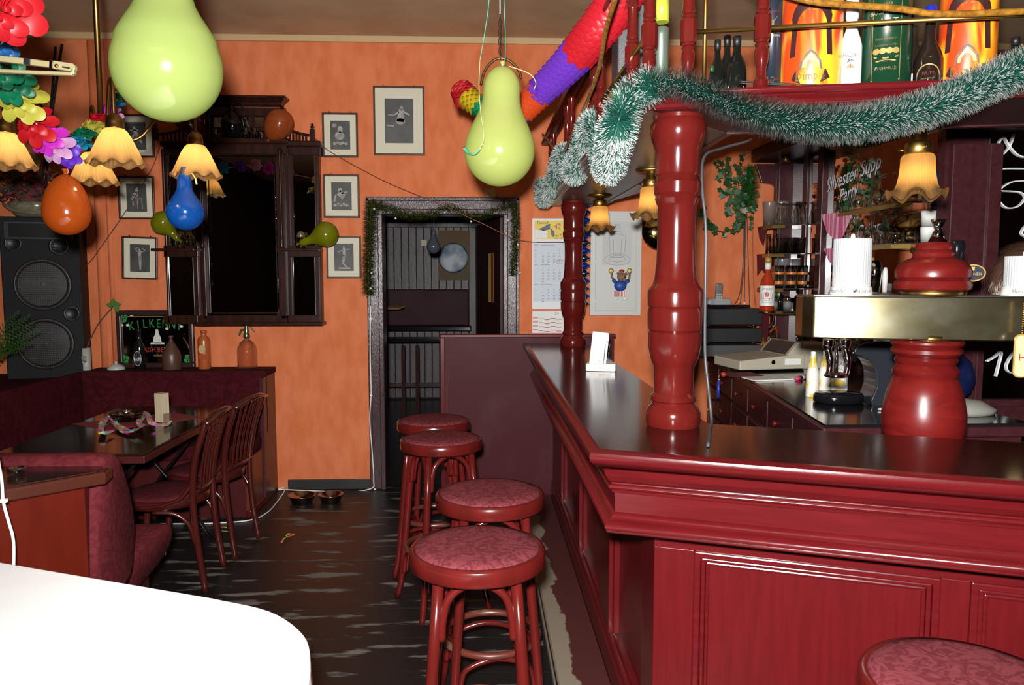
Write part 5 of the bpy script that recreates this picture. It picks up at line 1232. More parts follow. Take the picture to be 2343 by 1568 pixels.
# ================================================================== things on the canopy shelf
def on_front(px, dep):
    """point on the canopy shelf seen at column px, dep metres behind the canopy front"""
    p0_ = G1 + gin * dep; d = ray(px, 200); nn = Vector((gin.x, gin.y, 0)); s = (Vector((p0_.x, p0_.y, 0))).dot(nn) / d.dot(nn); q = CAM + d * s; return Vector((q.x, q.y, SZ))
def px2m(w, p): return w / F * p.y
m_flame = pm('flame_print', (.55, .05, .006), .35, col2=(.80, .40, .02), scale=9, stretch=(1.6, 1.6, .45), detail=1.5, dist=1.2, thr=(.42, .60), coat=.4)
m_dimple = pm('maroon_print', (.035, .008, .008), .5); m_goldp = pm('gold_print', (.42, .27, .08), .4, .3)
def face(p):
    """frame of a can turned to the viewer: right, outward"""
    n = Vector((CAM.x - p.x, CAM.y - p.y, 0)).normalized(); return Vector((-n.y, n.x, 0)), n
def wrap_plate(mb, outline, p, r, z, eps=.0012):
    """bends a flat outline (metres: across, up) round a can of radius r at p"""
    u, n = face(p); n_ = len(outline); fr = []
    for a, b in outline:
        th = a / r; fr.append(Vector((p.x, p.y, z + b)) + u * (math.sin(th) * (r + eps)) + n * (math.cos(th) * (r + eps)))
    mb.add(fr, [tuple(range(n_))]); return mb
def wrap_text(body, size, mat, p, r, z, parent, eps=.0016, sx=1.0, tilt=0, xo=0.0):
    o = text(body, size, mat, (0, 0, 0), XA, ZA, parent, world=False, sx=sx)
    u, n = face(p); off_ = parent.location
    for v in o.data.vertices:
        th = (v.co.x + xo) / r; z_ = v.co.z + tilt * v.co.x
        v.co = Vector((p.x, p.y, z + z_)) + u * (math.sin(th) * (r + eps)) + n * (math.cos(th) * (r + eps)) - off_
    return o
for (px, w, lab) in ((1853, 132, 'orange flame-printed whisky tin with maroon arch at the middle of the canopy shelf'), (2209, 118, 'orange flame-printed whisky tin at the right end of the canopy shelf')):
    p = on_front(px, .17); r = px2m(w, p) / 2
    t = thing('whisky_tin', lab, 'tin', p)
    MB().lathe([(r * .98, 0), (r, .004), (r, .36), (r * .97, .366), (r * .9, .368)], p, 40).make('can', m_flame, t)
    mb = MB(); arch = []
    for k in range(17):
        a = PI * k / 16
        arch.append((.055 * math.cos(a), .19 + .055 * math.sin(a) * 1.2))
    out_ = [(.058, .10), (.052, .19)] + arch[1:-1] + [(-.052, .19), (-.058, .10)]
    inn_ = [(a * .72, .1 + (b - .1) * .82) for a, b in reversed(out_)]
    for k in range(len(out_) - 1): wrap_plate(mb, [out_[k], out_[k + 1], (out_[k + 1][0] * .72, .1 + (out_[k + 1][1] - .1) * .8), (out_[k][0] * .72, .1 + (out_[k][1] - .1) * .8)], p, r, SZ)
    mb.make('arch_print', m_dimple, t)
    mb = MB(); wrap_plate(mb, [(-.052, .04), (-.03, .028), (0, .024), (.03, .028), (.052, .04), (.04, .062), (-.04, .062)], p, r, SZ, .0014); wrap_plate(mb, [(-.03, .062), (.03, .062), (.026, .085), (.012, .105), (0, .115), (-.012, .105), (-.026, .085)], p, r, SZ, .0013); mb.make('crest_print', m_dimple, t)
    wrap_text('Dimple', .036, m_goldp, p, r, SZ + .045, t, sx=.75); wrap_text('12', .03, m_goldp, p, r, SZ + .225, t)
    mb = MB(); wrap_plate(mb, [(-.022, .068), (.022, .068), (.02, .082), (.008, .098), (0, .108), (-.008, .098), (-.02, .082)], p, r, SZ, .0018); mb.make('crown_print', m_goldp, t)
# dark blue whisky tube
p = on_front(1762, .18); r = px2m(50, p) / 2
t = thing('whisky_tube', 'dark blue whisky tube with a stag emblem beside the left flame-printed tin', 'tube', p)
MB().lathe([(r, 0), (r, .018)], p, 32).make('bottom_ring', pm('tube_gold', (.40, .33, .16), .4, .4), t)
MB().lathe([(r, .018), (r, .29), (r * .96, .295)], p, 32).make('tube', pm('tube_navy', (.012, .018, .030), .3, coat=.4), t)
wrap_text('Glenfiddich', .020, m_white, p, r, SZ + .185, t, sx=.62); wrap_text('SPECIAL RESERVE', .0075, m_white, p, r, SZ + .172, t, sx=.8); wrap_text('SINGLE MALT', .0075, m_signr, p, r, SZ + .235, t, sx=.9, tilt=.2); wrap_text('12', .03, pm('dull_gold', (.12, .10, .05), .5), p, r, SZ + .05, t); wrap_text('Special Reserve', .008, m_signr, p, r, SZ + .05, t, tilt=.25)
mb = MB()
for sgn in (-1, 1):
    for k in range(4): wrap_plate(mb, [(sgn * .001 * k, .205), (sgn * (.006 + .003 * k), .212 + .004 * k), (sgn * (.005 + .003 * k), .213 + .004 * k), (sgn * .001 * k, .208)], p, r, SZ)
wrap_plate(mb, ell(.006, .010, 10, 0, .205), p, r, SZ); mb.make('stag_emblem', pm('dull_gold', (.12, .10, .05), .5), t)
# white bottle with palm
p = on_front(1944, .15); r = px2m(47, p) / 2
t = thing('rum_bottle', 'white rum bottle with a palm tree and sun between the tins', 'bottle', p)
MB().lathe([(r * .95, 0), (r, .006), (r, .13), (r * .85, .15), (r * .55, .175), (r * .50, .19), (r * .52, .22), (r * .55, .225)], p, 28).make('body', m_white, t)
MB().lathe([(r * .56, .205), (r * .58, .21), (r * .58, .27), (r * .5, .272)], p, 24).make('cap', m_white, t)
wrap_text('MALIBU', .014, m_navy, p, r, SZ + .102, t, sx=.9); mb = MB(); wrap_plate(mb, [(.009 * math.cos(PI * k / 10), .068 + .012 * math.sin(PI * k / 10)) for k in range(11)], p, r, SZ); mb.make('sun_print', pm('sun_orange', (.75, .12, .02), .5), t)
mb = MB()
for k in range(7): a = math.radians(k * 30); wrap_plate(mb, [(0, .086), (.010 * math.cos(a), .086 + .008 * math.sin(a)), (.008 * math.cos(a + .4), .086 + .006 * math.sin(a + .4))], p, r, SZ, .0016)
wrap_plate(mb, [(-.001, .068), (.001, .068), (.0005, .086), (-.0005, .086)], p, r, SZ, .0016); mb.make('palm_print', m_navy, t)
for k in range(3): wrap_text('coconut flavoured rum', .006, pm('grey_text', (.3, .3, .32), .6), p, r, SZ + .052 - .009 * k, t, sx=.7)
# green tube
p = on_front(2024, .16); r = px2m(106, p) / 2
t = thing('whisky_tube', 'wide dark green malt whiskey tube with gold frame on the canopy shelf', 'tube', p)
MB().lathe([(r, 0), (r, .018)], p, 36).make('bottom_ring', pm('tube_green_light', (.02, .08, .035), .3), t); MB().lathe([(r, .018), (r, .31), (r * .97, .315)], p, 36).make('tube', pm('tube_green', (.006, .035, .016), .25, coat=.4), t)
mb = MB()
for a, b, c, d in ((-.036, .036, .028, .030), (-.036, -.0345, .028, .25), (.0345, .036, .028, .25)): wrap_plate(mb, [(a, c), (b, c), (b, d), (a, d)], p, r, SZ)
wrap_plate(mb, ell(.026, .003, 12, 0, .078), p, r, SZ); [wrap_plate(mb, ell(.009, .008, 10, -.024 + .016 * k, .104), p, r, SZ) for k in range(4)]; wrap_plate(mb, [(-.03, .088), (0, .083), (.03, .088), (.03, .091), (0, .087), (-.03, .091)], p, r, SZ); mb.make('gold_frame', m_goldp, t)
wrap_text('BUSHMILLS', .011, m_goldp, p, r, SZ + .058, t); wrap_text('MALT', .021, m_white, p, r, SZ + .180, t); wrap_text('BUSHMILLS', .018, m_cream, p, r, SZ + .205, t); wrap_text('10', .02, m_goldp, p, r, SZ + .155, t); wrap_text('IRISH WHISKEY', .008, m_goldp, p, r, SZ + .135, t); wrap_text('1608', .012, m_goldp, p, r, SZ + .225, t); wrap_text('Established in 1784', .007, m_goldp, p, r, SZ + .119, t)
mb = MB(); wrap_plate(mb, [(a, b) for a, b in ((-.024, .053), (.024, .053), (.027, .058), (.024, .064), (-.024, .064), (-.027, .058))], p, r, SZ, .0008); mb.make('name_band', pm('tube_green_dark', (.003, .02, .01), .4), t)
# brown bottle with blue cap
p = on_front(2122, .15); r = px2m(62, p) / 2
t = thing('liqueur_bottle', 'dark bottle with a blue cap between the green tube and the right tin', 'bottle', p)
MB().lathe([(r * .9, 0), (r, .006), (r, .085), (r * .8, .11), (r * .42, .14), (r * .36, .17), (r * .36, .2)], p, 28).make('body', pm('dark_bottle_glass', (.014, .009, .007), .06, coat=.6), t); MB().lathe([(r * .42, .19), (r * .42, .225), (r * .3, .23)], p, 20).make('cap', pm('cap_blue', (.01, .02, .30), .3), t)
mb = MB(); wrap_plate(mb, [(-.03, .01), (.03, .01), (.03, .04)] + [(.03 * math.cos(a), .04 + .03 * math.sin(a)) for a in [PI * k / 10 for k in range(1, 10)]] + [(-.03, .04)], p, r, SZ); mb.make('label', m_navy, t); wrap_text('RUM', .014, m_signr, p, r, SZ + .045, t); [wrap_text('original spirit drink', .006, m_goldp, p, r, SZ + .032 - k * .008, t, sx=.8) for k in range(3)]
mb = MB()
for k in range(10):
    a0, a1 = PI * k / 10, PI * (k + 1) / 10; wrap_plate(mb, [(.03 * math.cos(a0), .04 + .03 * math.sin(a0)), (.027 * math.cos(a0), .04 + .027 * math.sin(a0)), (.027 * math.cos(a1), .04 + .027 * math.sin(a1)), (.03 * math.cos(a1), .04 + .03 * math.sin(a1))], p, r, SZ, .0016)
mb.make('label_arc', m_goldp, t)
p = on_front(2085, .23); t = thing('bottle', 'narrow bottle with a green, white and red strip behind the green tube', 'bottle', p)
MB().lathe([(.03, 0), (.032, .005), (.032, .09), (.02, .13), (.012, .16), (.012, .2), (.0001, .2)], p, 20).make('body', pm('dark_bottle_glass', (.014, .009, .007), .06, coat=.6), t)
u, n = face(p); 
for k, c in enumerate(((.01, .25, .05), (.7, .7, .65), (.6, .02, .015))): MB().plate([(-.012 + .008 * k, 0), (-.004 + .008 * k, 0), (-.004 + .008 * k, .06), (-.012 + .008 * k, .06)], p + n * .034 + ZA * .005, u, ZA, .001).make('label_stripe', pm('stripe_%d' % k, c, .5), t)
for (px, dep, w, H, lab) in ((1628, .26, 24, .125, 'short green-capped dark bottle behind the canopy corner balusters'), (1640, .30, 34, .21, 'tall dark wine bottle leftmost of the group behind the second baluster'), (1662, .33, 36, .23, 'tallest dark wine bottle in the middle of the group behind the second baluster'), (1684, .24, 44, .20, 'rounded black sherry bottle with cream label right behind the second baluster'), (2318, .2, 44, .15, 'dark bottle with a pale yellow label at the right image edge on the canopy')):
    p = on_front(px, dep); r = px2m(w, p) / 2
    t = thing('wine_bottle', lab, 'bottle', p)
    MB().lathe([(r * .9, 0), (r, .005), (r, H * .52), (r * .8, H * .64), (r * .42, H * .75), (r * .36, H * .85), (r * .36, H * .97)], p, 24).make('body', pm('black_bottle_glass', (.006, .007, .006), .08, coat=.5), t)
    MB().lathe([(r * .42, H * .86), (r * .42, H), (r * .3, H * 1.01)], p, 16).make('cap', pm('cap_green', (.012, .07, .02), .35) if 'green' in lab else m_black, t)
    if 'sherry' in lab:
        mb = MB(); wrap_plate(mb, [(-.024, .008), (.024, .008), (.024, .055), (-.024, .055)], p, r, SZ); mb.make('label', m_cream, t); wrap_text('SHERRY', .010, m_navy, p, r, SZ + .047, t); wrap_text('1 796', .014, m_navy, p, r, SZ + .033, t)
    if 'yellow' in lab:
        mb = MB(); wrap_plate(mb, [(-.026, .02), (.026, .02), (.026, .085), (-.026, .085)], p, r, SZ); mb.make('label', pm('pale_yellow_label', (.55, .50, .25), .6), t); wrap_text('43', .016, m_navy, p, r, SZ + .06, t)
p = on_front(1511, .2); r = px2m(34, p) / 2
t = thing('metal_tube', 'grey-green metallic bottle tube behind the corner balusters', 'tube', p)
MB().lathe([(r, 0), (r, .20), (r * 1.02, .202), (r * 1.02, .222), (r * .9, .224)], p, 32).make('tube', pm('sage_metal', (.16, .20, .16), .35, .5), t)
MB().lathe([(r * .95, .24), (r * .95, .32)], p, 24).make('lid', pm('lime_lid', (.42, .50, .05), .4), t)
p = Vector((.60, 2.95, SZ)); p = Vector((aY(1416, 200, 3.0).x, 3.0, SZ))
t = thing('silver_tin', 'square silver tin with a green top seen through the side balusters', 'tin', p)
MB().box(p + ZA * .075, (.072, .072, .15)).make('box', pm('brushed_tin', (.62, .63, .64), .22, .9), t, bevel=.006); MB().box(p + ZA * .156, (.076, .076, .014)).make('lid', pm('brushed_tin', (.62, .63, .64), .22, .9), t, bevel=.004)
MB().lathe([(.03, 0), (.028, .05), (.02, .06)], p + ZA * .163 + Vector((.0, .0, 0)), 20).make('green_stopper', pm('leaf_lid_green', (.12, .30, .04), .4), t)
t = thing('hanging_speaker', 'shiny black box mounted inside the side gallery under the handrail', 'speaker', (.55, 2.78, SZ + .2))
MB().bb(.485, .64, 2.76, 2.9, SZ + .19, SZ + .52).make('box', pm('scuffed_black_metal', (.16, .16, .165), .38, .6, bump=.15, bscale=300), t, bevel=.008); MB().bb(.46, .49, 2.78, 2.88, SZ + .385, SZ + .42).make('bracket', m_black, t)
t = thing('rope_light', 'amber rope light tube wound along the canopy handrail and front', 'rope light', (.42, 2.6, SZ + .3))
m_rope = pm('amber_rope', (.16, .065, .008), .18, col2=(.32, .15, .02), scale=60, coat=.6)
MB().tube(smooth_path([aY(x, y, d) for x, y, d in ((1425, -60, 2.1), (1407, 0, 2.2), (1385, 75, 2.4), (1372, 150, 2.6), (1352, 210, 2.8), (1330, 262, 3.1), (1305, 318, 3.5), (1290, 345, 3.8), (1275, 352, 4.1), (1262, 335, 4.4), (1250, 315, 4.7), (1242, 308, 4.9))], 8), .0075, 8).make('tube', m_rope, t)
MB().tube(smooth_path([gf(x, y, -.025) for x, y in ((1700, -90), (1780, -25), (1850, 2), (1960, 12), (2060, 20), (2140, 32), (2240, 30), (2343, 26), (2450, 22))], 8), .0085, 8).make('tube', m_rope, t)
t = thing('black_wires', 'pair of thin black wires lying along the canopy shelf edge', 'wires', gf(1780, 195, .03))
for k in (0, 4): MB().tube(smooth_path([gf(x, y + k, .035) for x, y in ((1690, 186), (1760, 189), (1850, 194), (1960, 196), (2060, 197))], 6), .0018, 5).make('wire', m_black, t)
t = thing('grey_cable', 'grey cable bending from the canopy and hanging down beside the near column', 'cable', (.66, 2.15, 1.5))
MB().tube(smooth_path([aY(x, y, d) for x, y, d in ((1720, 318, 2.6), (1705, 325, 2.55), (1650, 340, 2.45), (1612, 358, 2.36), (1606, 420, 2.3), (1615, 520, 2.28), (1614, 650, 2.28), (1613, 800, 2.27), (1620, 880, 2.26), (1628, 960, 2.24))] + [aZ(1624, 985, TZ + .006), aZ(1620, 1020, TZ + .006)], 6), .0045, 8).make('cord', pm('grey_cord', (.06, .065, .075), .4), t)

# ================================================================== on the far bar end
p = aZ(1376, 848, TZ); t = thing('beer_mat_holder', 'white beer mat holder with upright mats on the far bar counter', 'beer mats', p)
rz_ = math.radians(-14); Rm = Matrix.Rotation(rz_, 3, 'Z')
MB().box(p + ZA * .018, (.135, .085, .034), rz_).make('holder', m_white, t, bevel=.003)
text('Hasseröder', .018, m_signr, p + Rm @ Vector((.02, -.0432, .017)), Rm @ XA, ZA, t, sx=.7)
tl = Rm @ Matrix.Rotation(math.radians(6), 3, 'Y')
MB().box(p + Rm @ Vector((-.01, .0, .105)), (.075, .05, .15), mtx=tl).make('mat_stack', m_paper, t, bevel=.004); MB().box(p + Rm @ Vector((.002, -.027, .10)), (.055, .002, .13), mtx=tl).make('printed_mat', pm('pale_print', (.55, .55, .56), .5, col2=(.3, .2, .22), scale=40, thr=(.6, .7)), t)
for dx in (.012, .032): MB().tube([p + Rm @ Vector((dx, -.034, .03)), p + Rm @ Vector((dx + .008, -.034, .125))], .0018, 6).make('wire_guard', m_chrome, t)

# ================================================================== right part of the back wall
# calendar
def wall_rect(x0, x1, y0, y1, yy): a = aY(x0, y0, yy); b = aY(x1, y1, yy); return a.x, b.x, b.z, a.z
yy = DW - .006
t = thing('wall_calendar', 'white three-month wall calendar with a yellow taxi advert behind the far column', 'calendar', aY(1265, 600, DW))
X0, X1, Z0_, Z1_ = wall_rect(1218, 1318, 500, 707, yy)
MB().bb(X0, X1, yy, DW - .001, Z0_, Z1_).make('sheet', pm('calendar_white', (.66, .68, .70), .5), t)
def cpx(px, py): return aY(px, py, yy - .001)
a, b = cpx(1223, 505), cpx(1314, 547); MB().bb(a.x, b.x, yy - .0012, yy, b.z, a.z).make('advert', pm('taxi_yellow', (.68, .50, .04), .5), t)
a, b = cpx(1224, 526), cpx(1252, 545); MB().bb(a.x, b.x, yy - .002, yy, b.z, a.z).make('price_box', m_paper, t)
text('Taxiruf', .028, m_navy, cpx(1241, 510) + Vector((0, -.001, 0)), XA, ZA, t); text('42', .062, m_signr, cpx(1276, 519) + Vector((0, -.001, 0)), XA, ZA, t, sx=.8); text('Das T', .024, m_navy, cpx(1276, 539) + Vector((0, -.001, 0)), XA, ZA, t); text('mit de', .02, m_navy, cpx(1277, 545) + Vector((0, -.001, 0)), XA, ZA, t)
mb = MB(); q = cpx(1250, 521) + Vector((0, -.001, 0)); mb.plate([(-.06, -.012), (-.03, .0), (.02, .028), (.03, .025), (.025, .0), (.06, -.03), (.05, -.07), (.035, -.05), (.03, -.01), (-.02, -.022)], q, XA, ZA, .0004); mb.make('cap_drawing', pm('advert_grey', (.10, .12, .16), .6), t)
m_cb = pm('calendar_blue_grey', (.50, .55, .62), .5)
for (y0, y1) in ((557, 601), (602, 647), (648, 690)):
    a, b = cpx(1220, y0), cpx(1316, y1); MB().bb(a.x, b.x, yy - .0008, yy, b.z, a.z).make('month_field', m_cb, t)
months = [(2010, 'Dezember December', 48, 561, [[0, 0, 1, 2], [6, 7, 8, 9], [13, 14, 15, 16], [20, 21, 22, 23], [27, 28, 29, 30]]), (2011, 'Januar January', 1, 606, [[3, 4, 5, 6], [10, 11, 12, 13], [17, 18, 19, 20], [24, 25, 26, 27], [31, 0, 0, 0]]), (2011, 'Februar February', 5, 651, [[0, 1, 2, 3], [7, 8, 9, 10], [14, 15, 16, 17], [21, 22, 23, 24], [28, 0, 0, 0]])]
m_cg = pm('calendar_grey', (.25, .28, .32), .6)
for yr, nm, wk, y, rows in months:
    text(str(yr), .017, m_navy, cpx(1227, y) + Vector((0, -.0014, 0)), XA, ZA, t, sx=.85); text(nm, .0115, m_navy, cpx(1237, y) + Vector((0, -.0014, 0)), XA, ZA, t, align='LEFT')
    for r_, row in enumerate(rows):
        yq = y + 12.5 + r_ * 6.7; text(str((wk + r_ - 1) % 52 + 1), .014, m_cg, cpx(1225, yq) + Vector((0, -.0014, 0)), XA, ZA, t)
        for k, v in enumerate(row):
            if v: text(str(v), .017, m_signr if (v == 6 and yr == 2011 and wk == 1) else m_navy, cpx(1242 + 12.8 * k, yq) + Vector((0, -.0014, 0)), XA, ZA, t)
a, b = cpx(1274, 595), cpx(1287, 603)
for (q0, q1, q2, q3) in ((a.x, b.x, a.z, a.z - .003), (a.x, b.x, b.z + .003, b.z), (a.x, a.x + .003, a.z, b.z), (b.x - .003, b.x, a.z, b.z)): MB().bb(q0, q1, yy - .004, yy - .0015, q3, q2).make('date_marker', pm('marker_red', (.45, .02, .02), .4), t)
t = thing('wall_planner', 'small white year planner with red lines hanging below the calendar', 'planner', aY(1260, 738, DW))
X0, X1, Z0_, Z1_ = wall_rect(1218, 1290, 712, 762, yy); MB().bb(X0, X1, yy, DW - .001, Z0_, Z1_).make('sheet', m_paper, t)
text('20', .03, m_signr, cpx(1274, 718) + Vector((0, -.001, 0)), XA, ZA, t); mb = MB()
for c_ in range(5):
    for r_ in range(4): a, b = cpx(1219 + 13.4 * c_, 727 + 9 * r_ + (c_ * 2) % 5), cpx(1231 + 13.4 * c_, 728 + 9 * r_ + (c_ * 2) % 5); mb.bb(a.x, b.x, yy - .0008, yy, b.z - .002, a.z)
mb.make('month_bars', pm('planner_red', (.45, .08, .06), .6), t)
# white fuse box
yy = DW - .035; X0, X1, Z0_, Z1_ = wall_rect(1352, 1466, 483, 722, yy)
t = thing('fuse_box', 'white metal fuse box door on the orange wall with a pencil drawing', 'fuse box', aY(1410, 600, DW))
mwb = pm('fuse_box_white', (.53, .54, .51), .4)
MB().bb(X0, X1, yy, DW, Z0_, Z1_).make('frame', mwb, t, bevel=.003)
a, b = aY(1363, 492, yy - .006), aY(1455, 712, yy - .006); MB().bb(a.x, b.x, yy - .008, yy + .004, b.z, a.z).make('door', mwb, t, bevel=.003)
for y_ in (600, 690): q = aY(1363, y_, yy - .006); MB().tube([q + ZA * .02, q - ZA * .02], .006, 8).make('hinge', m_white, t)
a, b = aY(1379, 507, yy - .01), aY(1446, 607, yy - .01); dr = MB().bb(a.x, b.x, yy - .0095, yy - .008, b.z, a.z).make('drawing_sheet', pm('drawing_paper', (.52, .53, .52), .8), t)
mb = MB(); o = Vector(((a.x + b.x) / 2, yy - .0098, (a.z + b.z) / 2))
def line(pts_, r_=.0011): mb.tube([o + Vector((x, 0, z)) for x, z in pts_], r_, 4)
line([(-.06, .05), (-.052, -.07), (-.04, -.10), (.04, -.10), (.052, -.07), (.06, .05)]); line([(-.06 + .12 * k / 12, .05 + .015 * math.sin(PI * k / 12)) for k in range(13)]); line([(.092 * math.cos(2 * PI * k / 24), -.115 + .04 * math.sin(2 * PI * k / 24)) for k in range(25)]); line([(.06 * math.cos(2 * PI * k / 24), -.108 + .022 * math.sin(2 * PI * k / 24)) for k in range(25)])
line([(-.03, .065), (-.02, .085), (.02, .085), (.03, .065)]); line([(-.03, .03), (-.026, -.08)]); line([(.03, .03), (.026, -.08)])
mb.make('pencil_cup', pm('pencil_grey', (.28, .29, .30), .8), dr); text('OPEN', .022, pm('pencil_grey', (.28, .29, .30), .8), o + Vector((-.01, -.0004, .128)), XA, Vector((.05, 0, 1)), dr); text('LATTE', .018, pm('pencil_grey', (.28, .29, .30), .8), o + Vector((0, -.0004, .105)), XA, ZA, dr)
# cheerful bear magnet figure on the fuse box
yb_ = yy - .012; c = aY(1419, 650, yb_)
t = thing('bear_figure', 'small bear figure in blue shirt and striped trousers with cymbals on the fuse box', 'figure', c)
mbr = pm('bear_brown', (.22, .11, .06), .7); mbl = pm('bear_blue', (.012, .06, .32), .5)
def rel(px_, py_, d=0): q = aY(px_, py_, yb_); return q + Vector((0, -d, 0))
MB().ball(rel(1422, 634, .012), .034, 16, sy=.7).ball(rel(1427, 640, .03), .015, 12).ball(rel(1414, 626, .01), .011, 10).ball(rel(1432, 627, .01), .011, 10).tube([rel(1406, 645), rel(1400, 634), rel(1399, 622)], .008, 8).tube([rel(1434, 648), rel(1440, 638), rel(1441, 622)], .008, 8).make('body', mbr, t)
MB().ball(rel(1419, 654, .008), .046, 18, sy=.6, sz=.85).tube([rel(1410, 648, .008), rel(1402, 640, .008)], .013, 8).tube([rel(1430, 648, .008), rel(1439, 641, .008)], .013, 8).make('shirt', mbl, t)
mb = MB()
for sg, xx in ((-1, 1411), (1, 1427)):
    for k in range(5): q = rel(xx + (k - 2) * 2.1, 672, .006); mb.bb(q.x - .0033, q.x + .0033, q.y - .014 + .003 * abs(k - 2), q.y + .012, q.z - .022, q.z + .022, mi=k % 2)
mb.make('trousers', [pm('stripe_red', (.45, .03, .03), .6), m_white], t)
MB().ball(rel(1408, 684, .012), .015, 12, sx=1.4, sz=.7).ball(rel(1429, 684, .012), .015, 12, sx=1.4, sz=.7).make('shoes', m_white, t)
MB().lathe([(.02, 0), (.018, .012), (.0001, .018)], rel(1422, 622, .01), 14).make('red_cap', m_signr, t); MB().ball(rel(1428, 634, .044), .007, 8).make('nose', m_navy, t)
for xx in (1398, 1440): MB().lathe([(.0001, .006), (.008, .004), (.019, 0)], rel(xx, 620, .006), 20, mtx=Matrix.Rotation(PI / 2, 3, 'X')).make('cymbal', pm('cymbal_yellow', (.62, .52, .15), .35), t)
# hanging string of blue and silver cones
t = thing('cone_garland', 'hanging chain of shiny blue and silver cones right of the far column', 'ornament', aY(1333, 590, 5.3))
for k in range(14):
    py_ = 470 + k * 17.3; q = aY(1337, py_, 5.3); s = (.056 - .0015 * k); 
    MB().lathe([(.0001, -.024), (s * .35, -.022), (s * .75, -.008), (s, 0), (s * .75, .008), (s * .35, .022), (.0001, .024)], q, 20, sy=.8).make('cone', pm('cone_blue', (.01, .07, .55), .12, .7) if k % 2 == 0 else pm('cone_silver', (.45, .45, .46), .1, 1.0), t)
MB().tube([aY(1337, 455, 5.3), aY(1337, 705, 5.3)], .002, 5).make('cord', m_black, t)
# brass plate behind near column
q = aY(1513, 530, DW - .02); solo(MB().lathe([(.0001, .045), (.07, .04), (.12, .02), (.135, 0), (.14, 0), (.12, .012)], q, 32, mtx=Matrix.Rotation(PI / 2, 3, 'X')), 'brass_plate', pm('dark_brass_polished', (.30, .22, .08), .1, 1.0), 'domed brass plate on the wall partly hidden by the near column', 'plate', q)
# door bell box, chain hook and hoop by the doorway
q = aY(1122, 443, DW - .02); solo(MB().box(q, (.075, .03, .065), mtx=Matrix.Rotation(math.radians(-15), 3, 'Y')), 'door_chime', pm('chime_cream', (.45, .33, .14), .6), 'small tilted cream chime box above the door frame', 'chime box', q, bevel=.004)
t = thing('hanging_hoop', 'brown metal hoop hanging on a chain from the ceiling behind the yellow balloon', 'hoop', aY(1145, 135, 3.3))
top_ = aY(1144, 38, 3.3); bot_ = aY(1145, 132, 3.3)
for k in range(9):
    q = top_.lerp(bot_, (k + .5) / 9); rx = .011; pts = [q + Vector((rx * .6 * math.cos(a), 0, rx * 1.7 * math.sin(a))) if k % 2 else q + Vector((0, rx * .6 * math.cos(a), rx * 1.7 * math.sin(a))) for a in [2 * PI * i / 12 for i in range(12)]]
    MB().tube(pts, .0022, 5, closed=True).make('chain_link', pm('rusty_chain', (.06, .03, .015), .5, .6), t)
MB().tube(smooth_path([aY(x, y, 3.3) for x, y in ((1100, 195), (1108, 165), (1125, 142), (1145, 133), (1167, 140), (1186, 160), (1193, 180))], 6), .006, 8).make('hoop', pm('hoop_brown', (.12, .06, .02), .4, .6), t)
MB().tube([top_, Vector((top_.x, top_.y, HC))], .0025, 6).make('hook', m_white, t)
# cable on the door frame and skirting, dog bowls, paper scraps
t = thing('white_cable', 'white cable clipped down the left door jamb and along the skirting', 'cable', aZ(850, 1120, .05))
MB().tube(smooth_path([aY(x, y, 5.47) for x, y in ((848, 700), (847, 800), (849, 900), (846, 960), (852, 1040), (855, 1100), (850, 1118), (800, 1126), (720, 1124), (640, 1120))] + [(-1.40, 5.44, .03), (-1.395, 5.2, .008), (-1.40, 4.95, .006), (-1.47, 4.80, .006), (-1.7, 4.75, .006), (-2.0, 4.75, .006)], 6), .0042, 7).make('cord', m_white, t)
for x, y in ((848, 730), (849, 905), (640, 1120), (858, 1120)): MB().box(aY(x, y, 5.465), (.016, .012, .012)).make('cable_clip', m_white, t)
for (x, y, r_, lab) in ((692, 1150, .092, 'larger left steel dog bowl on the floor by the skirting'), (757, 1148, .085, 'smaller right steel dog bowl on the floor by the skirting')):
    q = aZ(x, y, 0); q.y = min(q.y, 5.38); solo(MB().lathe([(r_ * .75, 0), (r_ * .78, .004), (r_ * .95, .045), (r_, .055), (r_ * 1.03, .054), (r_ * .97, .05), (r_ * .7, .01), (.0001, .008)], q, 36), 'dog_bowl', pm('steel_bowl', (.45, .36, .30), .14, 1.0), lab, 'bowl', q)
for (pts_, lab) in ((((644, 1242), (650, 1232), (665, 1226), (672, 1224), (660, 1222), (655, 1226)), 'curl of red and green paper streamer on the black floor in the aisle'), (((498, 1210), (512, 1206), (530, 1212), (515, 1216), (500, 1212)), 'small curl of paper streamer on the floor below the chairs')):
    P = [aZ(x, y, .012 + .008 * (k % 2)) for k, (x, y) in enumerate(pts_)]; solo(MB().tube(smooth_path(P, 5), .006, 6, flat=.3), 'streamer_scrap', pm('scrap_red', (.6, .10, .06), .6, col2=(.35, .5, .08), scale=18, thr=(.48, .52)), lab, 'streamer', P[0])
